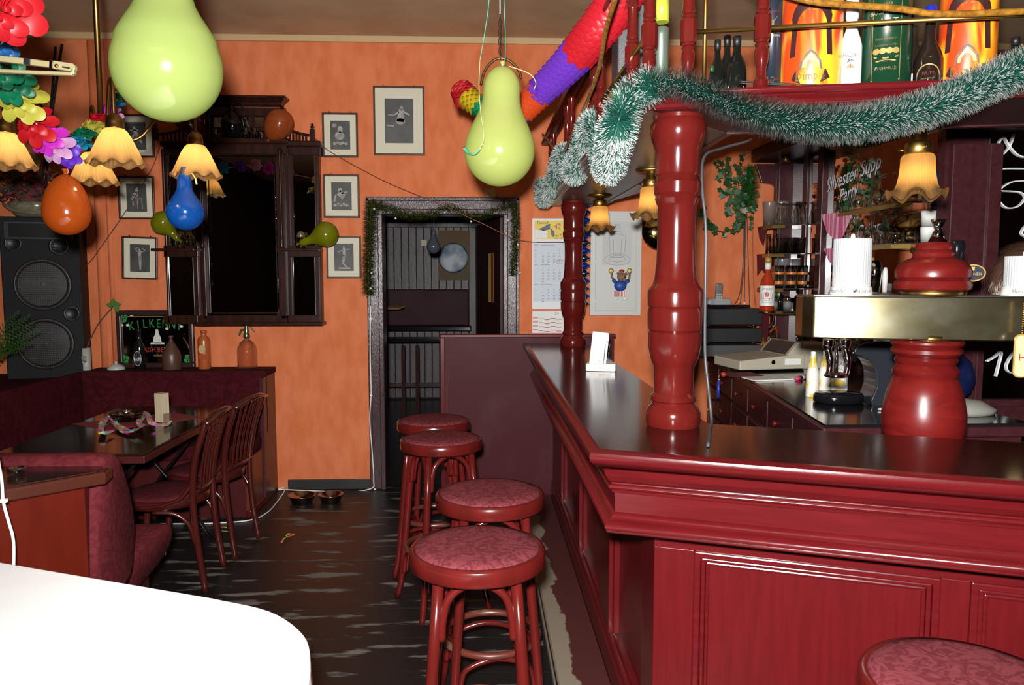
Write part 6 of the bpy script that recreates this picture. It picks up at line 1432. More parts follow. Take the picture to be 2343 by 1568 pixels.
# ================================================================== back bar: counter along the right side
BZ = 1.0
t = thing('back_counter', 'dark red back-bar counter with small drawers and black top behind the bar', 'counter', (1.8, 4.1, 0))
nA, nB = aZ(1888, 972, BZ), aZ(1642, 822, BZ)               # front edge near and far
ed = (nB - nA); ed.z = 0; ed.normalize()
fA = Vector((nA.x, nA.y, 0)); fB = fA + ed * ((5.45 - fA.y) / ed.y)
en = Vector((-ed.y, ed.x, 0)) * -1                          # toward the shelves (+X)
XR = 2.20
poly = [(fA.x, fA.y), (2.05, fA.y), (2.05, 3.36), (XR, 3.5), (XR, 5.45), (fB.x, 5.45)]
MB().prism(poly, BZ - .012, BZ).make('worktop', pm('black_worktop', (.010, .008, .008), .14, coat=.4), t)
MB().prism([(fA.x - .012, fA.y - .012), (2.05, fA.y - .012), (2.05, 3.36), (XR, 3.5), (XR, 5.45), (fB.x - .012, 5.45)], BZ - .05, BZ - .012).make('worktop_edge', m_plum, t, bevel=.006)
MB().prism([(fA.x + .03, fA.y + .03), (2.04, fA.y + .03), (2.04, 3.37), (XR, 3.52), (XR, 5.45), (fB.x + .03, 5.45)], 0, BZ - .05).make('carcass', m_plum, t)
L = (fB - fA).length; nd = 6
for row, (z0, z1) in enumerate(((.80, .94), (.60, .78), (.1, .58))):
    for k in range(nd):
        s0, s1 = .04 + k * (L - .06) / nd, .04 + (k + 1) * (L - .06) / nd - .02
        a, b = fA + ed * s0, fA + ed * s1; o_ = -en
        off1 = Vector((.03, .0, 0))
        P4 = [(a.x + .03, a.y), (b.x + .03, b.y), (b.x + .012, b.y), (a.x + .012, a.y)]
        d = MB().prism(P4, z0, z1).make('drawer', m_plum, t, bevel=.004)
        m_ = (a + b) / 2 + Vector((.012, 0, (z0 + z1) / 2))
        MB().lathe([(.006, 0), (.006, .012), (.013, .018), (.014, .026), (.0001, .032)], m_, 14, mtx=Matrix.Rotation(-PI / 2, 3, 'Y')).make('knob', m_turn, d)
MB().bb(fA.x + .12, 1.95, fA.y + .012, fA.y + .03, .15, .92).make('end_panel', m_plum, t, bevel=.006)

# ================================================================== mirrored shelf unit facing the bar
UX = 2.20
t = thing('back_bar_mirror', 'plum wood back-bar wall with a big written-on mirror behind the glass shelves', 'mirror wall', (UX, 4.4, BZ))
MB().bb(UX + .012, UX + .06, 3.55, 5.50, BZ + .001, 2.40).make('back_board', m_plum, t)
MB().bb(UX, UX + .012, 3.62, 5.40, BZ + .05, 2.33).make('mirror_pane', m_mirror, t)
pp = aX(1880, 450, UX - .03)
for (y0, y1, x0) in ((pp.y - .025, pp.y + .05, UX - .04), (3.55, 3.63, UX - .03), (5.40, 5.5, UX - .10), (5.12, 5.19, UX - .02)):
    MB().bb(x0, UX + .012, y0, y1, BZ, 2.36).make('post', m_plum, t, bevel=.004)
# scrolled brackets at the head of the far bay
for yq in (5.43,):
    pts_ = [(1.93, 2.33), (2.2, 2.33), (2.2, 1.98), (2.14, 2.00), (2.10, 2.06), (2.11, 2.14), (2.06, 2.19), (1.98, 2.20), (1.96, 2.26)]
    MB().plate([(x - 2.2, z - 2.2) for x, z in pts_], (2.2, yq - .02, 2.2), XA, ZA, .03).make('scroll_bracket', m_plum, t, bevel=.003)
MB().bb(1.93, UX + .06, 3.50, 5.50, 2.35, 2.44).make('canopy', pm('canopy_dark_wood', (.014, .006, .005), .4), t, bevel=.004)
m_chalk = pm('white_marker', (.72, .74, .76), .6)
for (px_, py_, s, body, sh_) in ((1948, 400, .125, 'Silvester Supp', .25), (1940, 443, .115, 'Party', .25), (1952, 490, .095, '& Sven', .2), (1960, 535, .11, 'Antje Geiler', .2)):
    q = aX(px_, py_, UX - .004); text(body, s, m_chalk, q, Vector((0, -1, .10)), ZA, t, shear=sh_, sx=.95)
# spot lights in the canopy
for (px_, py_) in ((1798, 361), (1903, 326), (1997, 329)):
    q = aZ(px_, py_, 2.335); q = Vector((min(max(q.x, 1.98), 2.12), min(q.y, 5.3), 2.335))
    sp = thing('spot_lamp', 'small recessed spot lamp in the back-bar canopy, %s' % {1798: 'far left one', 1903: 'middle one', 1997: 'near right one'}[px_], 'spot lamp', q)
    MB().lathe([(.03, .03), (.03, -.03), (.028, -.032), (.024, -.03)], q, 20).make('can', m_dbrass, sp); MB().lathe([(.0001, -.024), (.024, -.024)], q, 20, cap=False).make('bulb_face', pm('spot_glow', (1.0, .55, .12), .4, emit=5.0), sp)

# glass shelves with brass lips
m_gl = thin_glass('drinking_glass', (.95, .96, .97), .26)
m_shelf = pm('brass_shelf_edge', (.42, .29, .08), .3, .8)
def shelf(label, y0, y1, z, x0=1.93, cut=.06):
    t = thing('glass_shelf', label, 'shelf', (2.06, (y0 + y1) / 2, z))
    MB().prism([(x0 + cut, y1), (UX, y1), (UX, y0), (x0 + cut, y0), (x0, y0 + cut), (x0, y1 - cut)], z - .008, z).make('plate', pm('smoked_shelf', (.035, .03, .02), .1, coat=.5), t)
    MB().sweep([(0, z - .026), (.004, z - .026), (.004, z - .006), (0, z - .006)], [(x0 + cut, y1), (x0, y1 - cut), (x0, y0 + cut), (x0 + cut, y0)]).make('lip', m_shelf, t)
    return t
zs = [1.885, 1.695, 1.465, 1.315]
names = ['top', 'second', 'third', 'lowest']
for k, z in enumerate(zs):
    shelf('%s shelf of the far glass rack at the end of the back bar' % names[k], 4.99, 5.36, z)
for k, z in enumerate(zs[:2]):
    shelf('%s shelf of the near wine glass rack beside the large bell lamp' % ('upper', 'lower')[k], 3.50, 4.25, z + .005)
shelf('bottom shelf of the near wine glass rack just above the brass beer bar', 3.50, 4.25, zs[2])
# glass shapes
def g_tulip(): return MB().lathe([(.030, 0), (.034, .004), (.030, .05), (.018, .105), (.012, .118), (.012, .13), (.03, .138), (.033, .142), (.0001, .142)], seg=20, cap=False)
def g_tumbler(r=.032, h=.09): return MB().lathe([(.0001, .008), (r * .8, .008), (r * .85, 0), (r, h * .95), (r, h), (r * .93, h), (r * .8, .012)], seg=20, cap=False)
def g_wine(): return MB().lathe([(.028, 0), (.036, .03), (.040, .055), (.030, .085), (.006, .10), (.0045, .16), (.006, .168), (.034, .174), (.034, .177)], seg=22, cap=False)
def g_beer(): return MB().lathe([(.0001, .012), (.026, .012), (.028, 0), (.029, .02), (.034, .09), (.036, .15), (.033, .15), (.026, .02)], seg=20, cap=False)
ORD = ['first', 'second', 'third', 'fourth', 'fifth', 'sixth', 'seventh', 'eighth']
def order_labels(objs, phrase):
    """labels by place from left to right in the photograph"""
    def sx_(o): d = o.location - CAM; return d.dot(RT) / d.dot(FW)
    for k, o in enumerate(sorted(objs, key=sx_)): o['label'] = phrase % ORD[k]
def place(src, name, label, cat, spots_, group, mat, deco=None):
    first = None; allo = []
    for k, (x, y, z) in enumerate(spots_):
        if first is None:
            o = tag(src().make(name, mat, None, world=False), label, cat, group); first = o
        else:
            o = first.copy(); COL.objects.link(o)
        o.location = (x, y, z); allo.append(o)
    order_labels(allo, label)
    return first
place(g_tulip, 'tulip_glass', '%s upside-down tulip beer glass from the left on the top far shelf', 'glass', [(2.0, 5.10, zs[0]), (2.07, 5.06, zs[0]), (2.05, 5.15, zs[0]), (2.12, 5.12, zs[0]), (2.13, 5.04, zs[0])], 'tulip glasses on the top far shelf', m_gl)
place(lambda: g_tumbler(.034, .105), 'tumbler', '%s clear tumbler from the left on the second far shelf', 'glass', [(1.98, 5.05, zs[1]), (2.05, 5.05, zs[1]), (2.12, 5.05, zs[1]), (1.99, 5.14, zs[1]), (2.06, 5.14, zs[1]), (2.13, 5.14, zs[1]), (2.0, 5.22, zs[1]), (2.08, 5.22, zs[1])], 'tumblers on the second far shelf', m_gl)
place(lambda: g_tumbler(.02, .14), 'shot_glass', '%s tall narrow shot glass from the left on the second far shelf', 'glass', [(2.0, 5.31, zs[1]), (2.06, 5.29, zs[1])], 'narrow glasses on the second far shelf', m_gl)
for k, (x, y, w_, lab) in enumerate(((1.99, 5.28, .045, 'frosted plastic beaker at the left end of the top shelf of the far rack'), (2.07, 5.27, .05, 'wider cloudy beaker behind the tulip glasses on the top far shelf'))):
    solo(g_tumbler(w_, .17), 'plastic_beaker', thin_glass('frosted_plastic', (.8, .75, .7), .1, .25, .35, (.42, .32, .28)), lab, 'beaker').location = (x, y, zs[0])
bl = []; beers = [(1.98, 5.05), (2.06, 5.04), (2.14, 5.05), (2.0, 5.13), (2.09, 5.13)]
for k, (x, y) in enumerate(beers):
    if k == 0:
        b0 = thing('beer_glass', 'beer glass with orange band on the third shelf of the far rack', 'glass', (x, y, zs[2]), group='beer glasses on the third far shelf')
        g_beer().make('body', m_gl, b0, world=False); MB().lathe([(.0295, .025), (.031, .045)], seg=20, cap=False).make('colour_band', pm('band_orange', (.55, .16, .015), .4), b0, world=False); MB().lathe([(.0345, .09), (.0352, .105)], seg=20, cap=False).make('colour_band', pm('band_orange', (.55, .16, .015), .4), b0, world=False)
    else: bl.append(dup(b0, (x, y, zs[2])))
order_labels([b0] + bl, '%s beer glass with orange bands from the left on the third far shelf')
solo(g_tumbler(.055, .2), 'plastic_jug', thin_glass('frosted_plastic2', (.8, .8, .8), .1, .2, .3, (.4, .4, .4)), 'large cloudy plastic jug on the third shelf of the far rack', 'jug').location = (2.08, 5.25, zs[2])
place(g_wine, 'wine_glass', '%s upside-down wine glass from the left on the upper near shelf', 'glass', [(2.02, 4.08, zs[0] + .005), (2.1, 4.03, zs[0] + .005), (2.04, 3.9, zs[0] + .005), (2.12, 3.86, zs[0] + .005)], 'wine glasses on the upper near shelf', m_gl)
place(g_wine, 'wine_glass', '%s upside-down wine glass from the left on the lower near shelf', 'glass', [(1.99, 4.12, zs[1] + .005), (1.99, 4.0, zs[1] + .005), (2.0, 3.9, zs[1] + .005), (2.0, 3.8, zs[1] + .005), (2.1, 4.06, zs[1] + .005), (2.1, 3.95, zs[1] + .005), (2.1, 3.84, zs[1] + .005)], 'wine glasses on the lower near shelf', m_gl)
# lowest far shelf: straws, shakers, yellow bottle
q = (2.0, 5.16, zs[3]); t = thing('straw_glass', 'glass full of coloured drinking straws on the lowest far shelf', 'glass', q)
g_tumbler(.03, .1).make('glass', m_gl, t, world=False); rr = random.Random(5)
for k in range(9): MB().tube([(rr.uniform(-.015, .015), rr.uniform(-.015, .015), .01), (rr.uniform(-.035, .035), rr.uniform(-.03, .03), .128)], .0028, 6).make('straw', pm('straw_%d' % (k % 3), ((.1, .35, .08), (.55, .4, .03), (.5, .5, .45))[k % 3], .4), t, world=False)
for (x, y, lab) in ((1.96, 5.07, 'salt shaker with chrome lid at the front of the lowest far shelf'), (2.04, 5.04, 'glass sugar jar with chrome lid right on the lowest far shelf')):
    t = thing('shaker', lab, 'shaker', (x, y, zs[3])); MB().lathe([(.0001, .003), (.025, .003), (.026, 0), (.027, .055), (.02, .062)], seg=18, cap=False).make('jar', thin_glass('shaker_glass', (.8, .8, .8), .15, .05, .3, (.5, .5, .48)), t, world=False); MB().lathe([(.021, .06), (.022, .085), (.015, .092), (.0001, .094)], seg=18).make('lid', m_chrome, t, world=False)
p = Vector((2.08, 5.27, zs[3])); t = thing('liqueur_bottle', 'dark bottle with yellow label at the left of the lowest far shelf', 'bottle', p)
MB().lathe([(.03, 0), (.034, .005), (.034, .08), (.025, .095), (.013, .105), (.013, .12), (.0001, .121)], p, 20).make('body', pm('black_bottle_glass', (.006, .007, .006), .08, coat=.5), t); MB().lathe([(.014, .115), (.015, .134), (.0001, .136)], p, 14).make('cap', m_gold, t)
mb = MB(); wrap_plate(mb, [(-.03, .02), (.03, .02), (.03, .075), (-.03, .075)], p, .034, p.z); mb.make('label', pm('label_yellow', (.62, .42, .03), .5), t)
# bourbon bottle hanging on its own bracket
p = aY(1754, 712, 4.93); p = Vector((p.x, 4.93, p.z)); t = thing('bourbon_bottle', 'bourbon bottle with red cap foil and white label on the bracket left of the shelves', 'bottle', p)
r = .046
MB().lathe([(r * .9, 0), (r, .01), (r, .17), (r * .9, .2), (r * .45, .235), (r * .36, .25), (r * .36, .28)], p, 28).make('body', pm('amber_spirit', (.36, .03, .008), .08, coat=.6), t); MB().lathe([(r * .38, .27), (r * .4, .31), (r * .3, .312)], p, 18).make('neck_label', m_white, t); MB().lathe([(r * .42, .31), (r * .42, .345), (r * .2, .35), (.003, .352), (.002, .39), (.0001, .39)], p, 16).make('pourer', m_gold, t)
mb = MB(); wrap_plate(mb, [(r * a, b) for a, b in [(-1.3 + 2.6 * k / 10, .035) for k in range(11)] + [(1.3 - 2.6 * k / 10, .165) for k in range(11)]], p, r, p.z); mb.make('label', m_white, t); wrap_text('JIM BEAM', .019, m_navy, p, r, p.z + .143, t, sx=.85); mb = MB(); wrap_plate(mb, ell(.014, .016, 16, 0, .108), p, r, p.z, .002); mb.make('seal_print', m_signr, t); [wrap_text('KENTUCKY STRAIGHT', .008, m_navy, p, r, p.z + .08 - .012 * k, t, sx=.9) for k in range(3)]
solo(MB().lathe([(.04, -.012), (.055, -.01), (.055, -.001), (.05, 0)], p, 24).bb(p.x, 2.2, p.y - .01, p.y + .01, p.z - .022, p.z - .012), 'bottle_bracket', m_dbrass, 'round brass bracket carrying the bourbon bottle', 'bracket', p)
# napkins hanging over shelf edges
def napkin(label, z, y, mat, x=1.925, w=.06, h=.10, notch=True):
    o = [(-w / 2, 0), (w / 2, 0), (w * .35, -h), (0, -h * .75), (-w * .4, -h * 1.1)] if notch else [(-w / 2, 0), (w / 2, 0), (w * .1, -h), (-w * .3, -h * .6)]
    return solo(MB().plate(o[::-1], (x, y, z), Vector((.25, -1, 0)).normalized(), ZA, .002), 'napkin', mat, label, 'napkin', (x, y, z))
m_nap = pm('dark_red_napkin', (.10, .006, .012), .8)
napkin('dark red napkin point hanging from the top far shelf', zs[0] - .003, 5.22, m_nap, w=.12, h=.13, notch=False); napkin('dark red napkin pennant hanging from the second far shelf', zs[1] - .003, 5.22, m_nap, w=.12, h=.13); napkin('dark red napkin pennant hanging below the bourbon bottle bracket', zs[3] - .025, 5.13, m_nap, x=1.918, w=.12, h=.2)
m_stripe = pm('pink_striped_napkin', (.40, .06, .16), .8, col2=(.52, .30, .34), scale=40, stretch=(.05, 1.6, .05), thr=(.48, .52))
napkin('pink striped napkin hanging from the upper shelf of the near rack', zs[0] + .002, 4.12, m_stripe, w=.26, h=.17, notch=False); napkin('pink striped napkin hanging from the lower shelf of the near rack', zs[1] + .002, 4.1, m_stripe, w=.22, h=.12, notch=False)
# ivy with green tinsel under the canopy
def leafy(t, pts_, n, spread, size, mat, seed, name):
    rr = random.Random(seed); P = smooth_path(pts_, 6); mb = MB()
    for i in range(n):
        q = P[rr.randrange(len(P))] + Vector((rr.uniform(-1, 1) * spread, rr.uniform(-1, 1) * spread * .6, rr.uniform(-1, 1) * spread)); s = size * rr.uniform(.6, 1.2); nn = Vector((rr.uniform(-.6, .6), -1, rr.uniform(-.3, .8))).normalized(); u = nn.orthogonal().normalized(); u = (Matrix.Rotation(rr.uniform(0, 6.28), 3, nn) @ u); w_ = nn.cross(u)
        mb.add([q + u * (s * a) + w_ * (s * b) for a, b in ((0, -1), (.45, -.45), (1, -.3), (.5, .1), (.55, .6), (0, .45), (-.55, .6), (-.5, .1), (-1, -.3), (-.45, -.45))], [tuple(range(10))])
    return mb.make(name, mat, t)
t = thing('ivy', 'trailing ivy hanging under the back-bar canopy on the orange wall', 'plant', aY(1690, 420, 5.3))
m_ivy = pm('ivy_green', (.012, .045, .014), .45, col2=(.03, .10, .03), scale=14)
o = leafy(t, [aY(x, y, 5.32) for x, y in ((1672, 385), (1680, 420), (1690, 455), (1700, 490))], 150, .10, .026, m_ivy, 3, 'leaves'); o['kind'] = 'stuff'
o = leafy(t, [aY(x, y, 5.3) for x, y in ((1608, 480), (1625, 515), (1650, 530), (1675, 525), (1695, 505))], 40, .025, .026, m_ivy, 4, 'leaves'); o['kind'] = 'stuff'
MB().tube(smooth_path([aY(x, y, 5.32) for x, y in ((1608, 480), (1625, 515), (1650, 530), (1675, 525), (1695, 505), (1700, 470), (1690, 430), (1685, 390))], 6), .003, 5).make('vine', pm('vine_brown', (.04, .04, .015), .7), t)
m_tgr = pm('bright_green_tinsel', (.015, .16, .02), .3); tinsel('tinsel_garland', 'bright green tinsel end hanging beside the ivy', [aY(x, y, 5.3) for x, y in ((1716, 380), (1718, 420), (1714, 450), (1712, 472))], .075, 2200, [m_tgr, pm('bright_tinsel_tip', (.06, .30, .06), .25), m_tgr], 8, w=.0016)
# wires on the wall
t = thing('hanging_wires', 'bundle of dark audio wires with red and white plugs hanging on the orange wall', 'wires', aY(1700, 600, 5.45))
for k, pts_ in enumerate((((1702, 490), (1700, 600), (1690, 680), (1665, 708)), ((1704, 490), (1703, 600), (1697, 660), (1694, 698)), ((1706, 490), (1704, 620), (1703, 700)), ((1709, 490), (1712, 600), (1716, 730)))):
    MB().tube(smooth_path([aY(x, y, 5.46) for x, y in pts_], 6), .003, 5).make('wire', m_black, t)
MB().tube([aY(1694, 694, 5.45), aY(1692, 706, 5.45)], .006, 8).make('plug', m_signr, t); MB().tube([aY(1703, 692, 5.45), aY(1704, 704, 5.45)], .006, 8).make('plug', m_white, t)
t = thing('string_light', 'thin copper wire hanging straight down the wall left of the shelves', 'string', aY(1725, 600, 5.47)); MB().tube(smooth_path([aY(x, y, 5.47) for x, y in ((1724, 480), (1722, 560), (1725, 660), (1733, 735))], 6), .003, 5).make('wire', pm('copper_wire', (.22, .07, .025), .4, .5), t)
t = thing('electric_cable', 'black cable hanging in front of the far glass rack', 'cord', (1.93, 5.2, 1.7)); MB().tube(smooth_path([aY(x, y, 5.05) for x, y in ((1780, 380), (1777, 440), (1783, 520), (1780, 600), (1772, 640), (1769, 680), (1770, 730), (1758, 755))], 6), .0035, 6).make('cord', m_black, t)

# ================================================================== on the back counter
def onc(px, py): return aZ(px, py, BZ)
p = Vector((aY(1655, 760, 5.0).x + .05, 5.12, BZ))
for k, (z, h, w_, lab) in enumerate(((BZ + .005, .085, .42, 'lowest grey hi-fi unit of the stack on the back counter'), (BZ + .10, .10, .40, 'middle black hi-fi unit of the stack on the back counter'), (BZ + .215, .115, .40, 'top black hi-fi amplifier of the stack on the back counter'))):
    t = thing('hifi_unit', lab, 'hi-fi', (p.x, p.y, z)); rz_ = math.radians(0)
    MB().box((p.x, p.y, z + .012 + h / 2 - .006), (w_, .3, h - .012), rz_).make('case', pm('hifi_grey', (.05, .05, .05), .5) if k == 0 else m_black, t, bevel=.003)
    for sx_ in (-1, 1):
        for sy_ in (-1, 1): MB().lathe([(.018, 0), (.018, .012)], (p.x + sx_ * w_ * .38, p.y + sy_ * .12, z), 14).make('foot', m_chrome if k == 2 else m_black, t)
    MB().lathe([(.014, 0), (.013, .012)], (p.x - w_ / 2, p.y - .05, z + h * .5), 14, mtx=Matrix.Rotation(-PI / 2, 3, 'Y')).make('dial', m_black, t)
zt = BZ + .215 + .115 + .007
t = thing('remote_control', 'flat black box lying on the top hi-fi amplifier', 'remote', (p.x, p.y, zt)); MB().box((p.x + .0, p.y - .06, zt + .009), (.26, .1, .018)).make('case', m_blackg, t, bevel=.004)
q = Vector((p.x - .03, p.y + .08, zt)); t = thing('cordless_phone', 'grey cordless phone standing in its cradle on the hi-fi stack', 'telephone', q)
MB().box(q + ZA * .03, (.17, .11, .058)).make('cradle', pm('phone_grey', (.28, .29, .29), .4), t, bevel=.02); MB().box(q + Vector((-.005, -.03, .085)), (.05, .03, .15), mtx=Matrix.Rotation(math.radians(12), 3, 'X')).make('handset', pm('phone_dark', (.14, .14, .14), .35), t, bevel=.014)
mb = MB()
for r_ in range(4):
    for c_ in range(3): mb.box(q + Vector((-.02 + .014 * c_, -.052 + .0035 * r_, .05 + .016 * r_)), (.009, .004, .009))
mb.make('keypad', pm('phone_keys', (.4, .41, .42), .4), t)
# cash register
a = onc(1660, 852); b = onc(1808, 848); q = (a + b) / 2 + Vector((.05, .14, 0)); t = thing('cash_register', 'flat cream cash register with sloping keyboard on the back counter', 'cash register', (q.x, q.y, BZ))
m_reg = pm('register_cream', (.42, .39, .30), .45); dv = (b - a).normalized(); an = math.atan2(dv.y, dv.x); Rr = Matrix.Rotation(an, 3, 'Z')
def regp(x, y, z): return Vector((q.x, q.y, BZ)) + Rr @ Vector((x, y, z))
Wd = (b - a).length * .5
vs = [regp(x, y, z) for x, y, z in ((-Wd, -.16, .012), (Wd, -.16, .012), (Wd, .16, .012), (-Wd, .16, .012), (-Wd, -.16, .065), (Wd, -.16, .10), (Wd, .16, .10), (-Wd, .16, .065))]
MB().add(vs, [(3, 2, 1, 0), (4, 5, 6, 7), (0, 1, 5, 4), (1, 2, 6, 5), (2, 3, 7, 6), (3, 0, 4, 7)]).make('case', m_reg, t, bevel=.006)
vs = [regp(x, y, z) for x, y, z in ((Wd * .45, -.155, .085), (Wd, -.155, .10), (Wd, .155, .10), (Wd * .45, .155, .085), (Wd * .80, -.155, .165), (Wd * .95, -.155, .165), (Wd * .95, .155, .165), (Wd * .80, .155, .165))]
MB().add(vs, [(3, 2, 1, 0), (4, 5, 6, 7), (0, 1, 5, 4), (1, 2, 6, 5), (2, 3, 7, 6), (3, 0, 4, 7)]).make('display_hood', m_reg, t, bevel=.004)
vs = [regp(x, y, z) for x, y, z in ((Wd * .47, -.13, .094), (Wd * .78, -.13, .164), (Wd * .78, .13, .164), (Wd * .47, .13, .094))]; MB().add(vs, [(0, 1, 2, 3)]).make('display', pm('register_display', (.06, .04, .035), .2), t)
MB().lathe([(.012, 0), (.012, .006)], regp(.0, -.165, .055), 14, mtx=Rr @ Matrix.Rotation(PI / 2, 3, 'X')).make('lock', m_chrome, t); MB().box(regp(Wd * .62, -.164, .055), (.10, .003, .035), an).make('sticker', m_white, t)
q2 = onc(1832, 850) + Vector((.13, .20, 0)); solo(MB().box((q2.x, q2.y, BZ + .075), (.2, .2, .15), an), 'receipt_printer', m_reg, 'cream box printer right of the cash register', 'printer', (q2.x, q2.y, BZ), bevel=.01)
a = onc(1755, 868); solo(MB().box((a.x, a.y, BZ + .004), (.22, .14, .006), an), 'note_pad', m_paper, 'white note pads in front of the cash register', 'paper', (a.x, a.y, BZ), bevel=.001)
a = onc(1700, 860); solo(MB().box((a.x, a.y + .05, BZ + .0015), (.2, .16, .002), an), 'red_folder', m_nap, 'dark red paper under the note pads', 'paper', (a.x, a.y, BZ))
a = onc(1822, 872); b = onc(1848, 866); solo(MB().tube([a + ZA * .012, b + ZA * .012], .011, 10).tube([a + ZA * .012, a.lerp(b, .4) + ZA * .012], .0115, 10, mi=1), 'marker_pen', [m_white, pm('pen_pink', (.55, .03, .12), .4)], 'white and pink marker pen lying on the back counter', 'pen', a + ZA * .01)
a = onc(1655, 870); t = thing('key_bunch', 'bunch of keys with blue tag hanging at the counter edge', 'keys', a)
MB().tube([a + Vector((-.03, -.02, .0)), a + Vector((-.034, -.025, -.09))], .009, 8).make('blue_tag', pm('tag_blue', (.02, .03, .25), .4), t); MB().tube([a + Vector((-.03, -.02, .03)), a + Vector((-.03, -.02, -.03))], .005, 6).make('key', m_chrome, t); MB().ball(a + Vector((-.0, -.0, .03)), .014, 10).make('red_fob', m_signr, t)
# tangle of cables
rr = random.Random(21); t = thing('cable_tangle', 'tangle of audio cables behind the hi-fi stack', 'cables', (1.95, 5.2, BZ))
for k in range(9):
    pts_ = [aY(rr.uniform(1738, 1785), rr.uniform(742, 805), rr.uniform(5.1, 5.35)) for _ in range(6)]
    MB().tube(smooth_path(pts_, 6), .004, 5).make('cable', pm('cable_%d' % (k % 4), ((.01, .01, .01), (.25, .02, .015), (.25, .2, .03), (.01, .01, .01))[k % 4], .5), t)
# cream bottles, coffee machine, small carton
for (px_, py_, lab) in ((1858, 908, 'left white and yellow cream carton bottle on the back counter'), (1886, 906, 'middle white and yellow cream carton bottle on the back counter')):
    q = onc(px_, py_); t = thing('cream_bottle', lab, 'carton', q); r = .028; hh = .19
    MB().lathe([(r, 0), (r * 1.02, .004), (r, hh * .55), (r * .45, hh * .93), (r * .42, hh), (.0001, hh)], q, 20).make('body', pm('cream_print', (.70, .68, .60), .4, col2=(.62, .45, .03), scale=14, thr=(.5, .56)), t); MB().lathe([(r * .4, hh), (r * .42, hh + .015), (.0001, hh + .018)], q, 14).make('cap', m_white, t)
q = onc(1912, 900) + Vector((.03, .05, 0)); t = thing('cream_carton', 'larger cream carton with CREAM lettering right of the cream bottles', 'carton', q)
MB().box(q + ZA * .095, (.085, .06, .19), -.35).make('box', m_white, t, bevel=.004); u_ = Vector((math.cos(-.35), math.sin(-.35), 0)); n_ = Vector((math.sin(-.35), -math.cos(-.35), 0)); text('CREAM', .022, m_navy, q + n_ * .0312 + ZA * .135, u_, ZA, t); text('SEAL', .02, pm('grey_text', (.3, .3, .32), .6), q + n_ * .0312 + ZA * .112, u_, ZA, t); MB().plate(ell(.03, .018, 16), q + n_ * .031 + ZA * .045, u_, ZA, .001).make('oval_print', pm('label_yellow', (.62, .42, .03), .5), t)
q = onc(1962, 922); t = thing('coffee_machine', 'black curved coffee machine with round drip tray on the back counter', 'coffee machine', q)
MB().lathe([(.075, 0), (.085, .006), (.085, .03), (.078, .042), (.0001, .044)], q + Vector((-.075, .02, 0)), 32, sx=1.25).make('drip_tray', m_blackg, t)
mb = MB(); prof = [(-.02, 0), (.12, 0), (.13, .12), (.11, .24), (.06, .27), (-.04, .27), (-.09, .25), (-.10, .22), (-.05, .20), (-.015, .16), (-.005, .08)]
pts_ = smooth_path([(a, b, 0) for a, b in prof], 3, True); mb.plate([(v.x, v.y) for v in pts_], q + Vector((.05, -.07, 0)), Vector((1, -.12, 0)).normalized(), ZA, .15); mb.make('body', pm('coffee_black', (.020, .023, .030), .22, coat=.3), t, bevel=.012, segs=3)
MB().tube([q + Vector((-.03, -.02, .255)), q + Vector((-.05, -.03, .19))], .022, 14).make('brew_spout', m_blackg, t); MB().lathe([(.035, 0), (.035, .01), (.03, .014)], q + Vector((.02, .0, .272)), 20).make('lid_ring', m_chrome, t)
q = onc(2010, 940); solo(MB().tube(smooth_path([q + Vector((.14, .03, .006)), q + Vector((0, 0, .006)), q + Vector((.14, -.02, .006))], 5), .004, 6), 'white_plug_cord', m_cream, 'cream cord loop on the back counter end beside the beer tower', 'cord', q)
q = onc(1935, 890) + Vector((.04, .15, 0)); t = thing('small_bottle_box', 'white boxed bottle with barcode behind the cream cartons', 'box', q); MB().box(q + ZA * .08, (.05, .04, .16)).make('box', m_paper, t); mb = MB(); [mb.box(q + Vector((-.015 + .004 * k, -.0205, .04)), (.002, .001, .03)) for k in range(8)]; mb.make('barcode', m_navy, t)

# ================================================================== frontal back-bar panel at right
YB = 3.42
t = thing('mirrored_dresser', 'plum panelled back-bar front with two written-on mirrors at the right edge', 'dresser', (2.6, YB, 0))
MB().bb(2.09, 3.4, YB + .012, YB + .06, 0, 2.55).make('board', m_plum, t)
def pbx(n, x0, x1, y0, y1, d0, d1, m=m_plum, bev=.004): a = aY(x0, y0, YB); b = aY(x1, y1, YB); return MB().bb(a.x, b.x, YB - d0, YB + d1, b.z, a.z).make(n, m, t, bevel=bev)
pbx('stile', 2172, 2200, 330, 700, .035, .0); pbx('stile', 2202, 2262, 330, 700, .02, .0); pbx('mirror_bead', 2258, 2268, 330, 700, .03, .0)
pbx('mirror_pane', 2266, 2560, 300, 690, .004, .004, m_mirror, 0)
pbx('cornice', 2130, 2560, 292, 304, .10, 0); pbx('fascia', 2130, 2560, 190, 292, .06, 0)
pbx('lower_mirror_pane', 2236, 2560, 780, 914, .004, .004, m_mirror, 0); pbx('mirror_bead', 2228, 2237, 775, 918, .03, 0); pbx('lower_rail', 2190, 2560, 914, 926, .03, 0); pbx('lower_stile', 2190, 2229, 690, 960, .015, 0); pbx('lower_panel', 2200, 2560, 930, 1000, .01, 0); pbx('middle_rail', 2190, 2560, 690, 780, .02, 0)
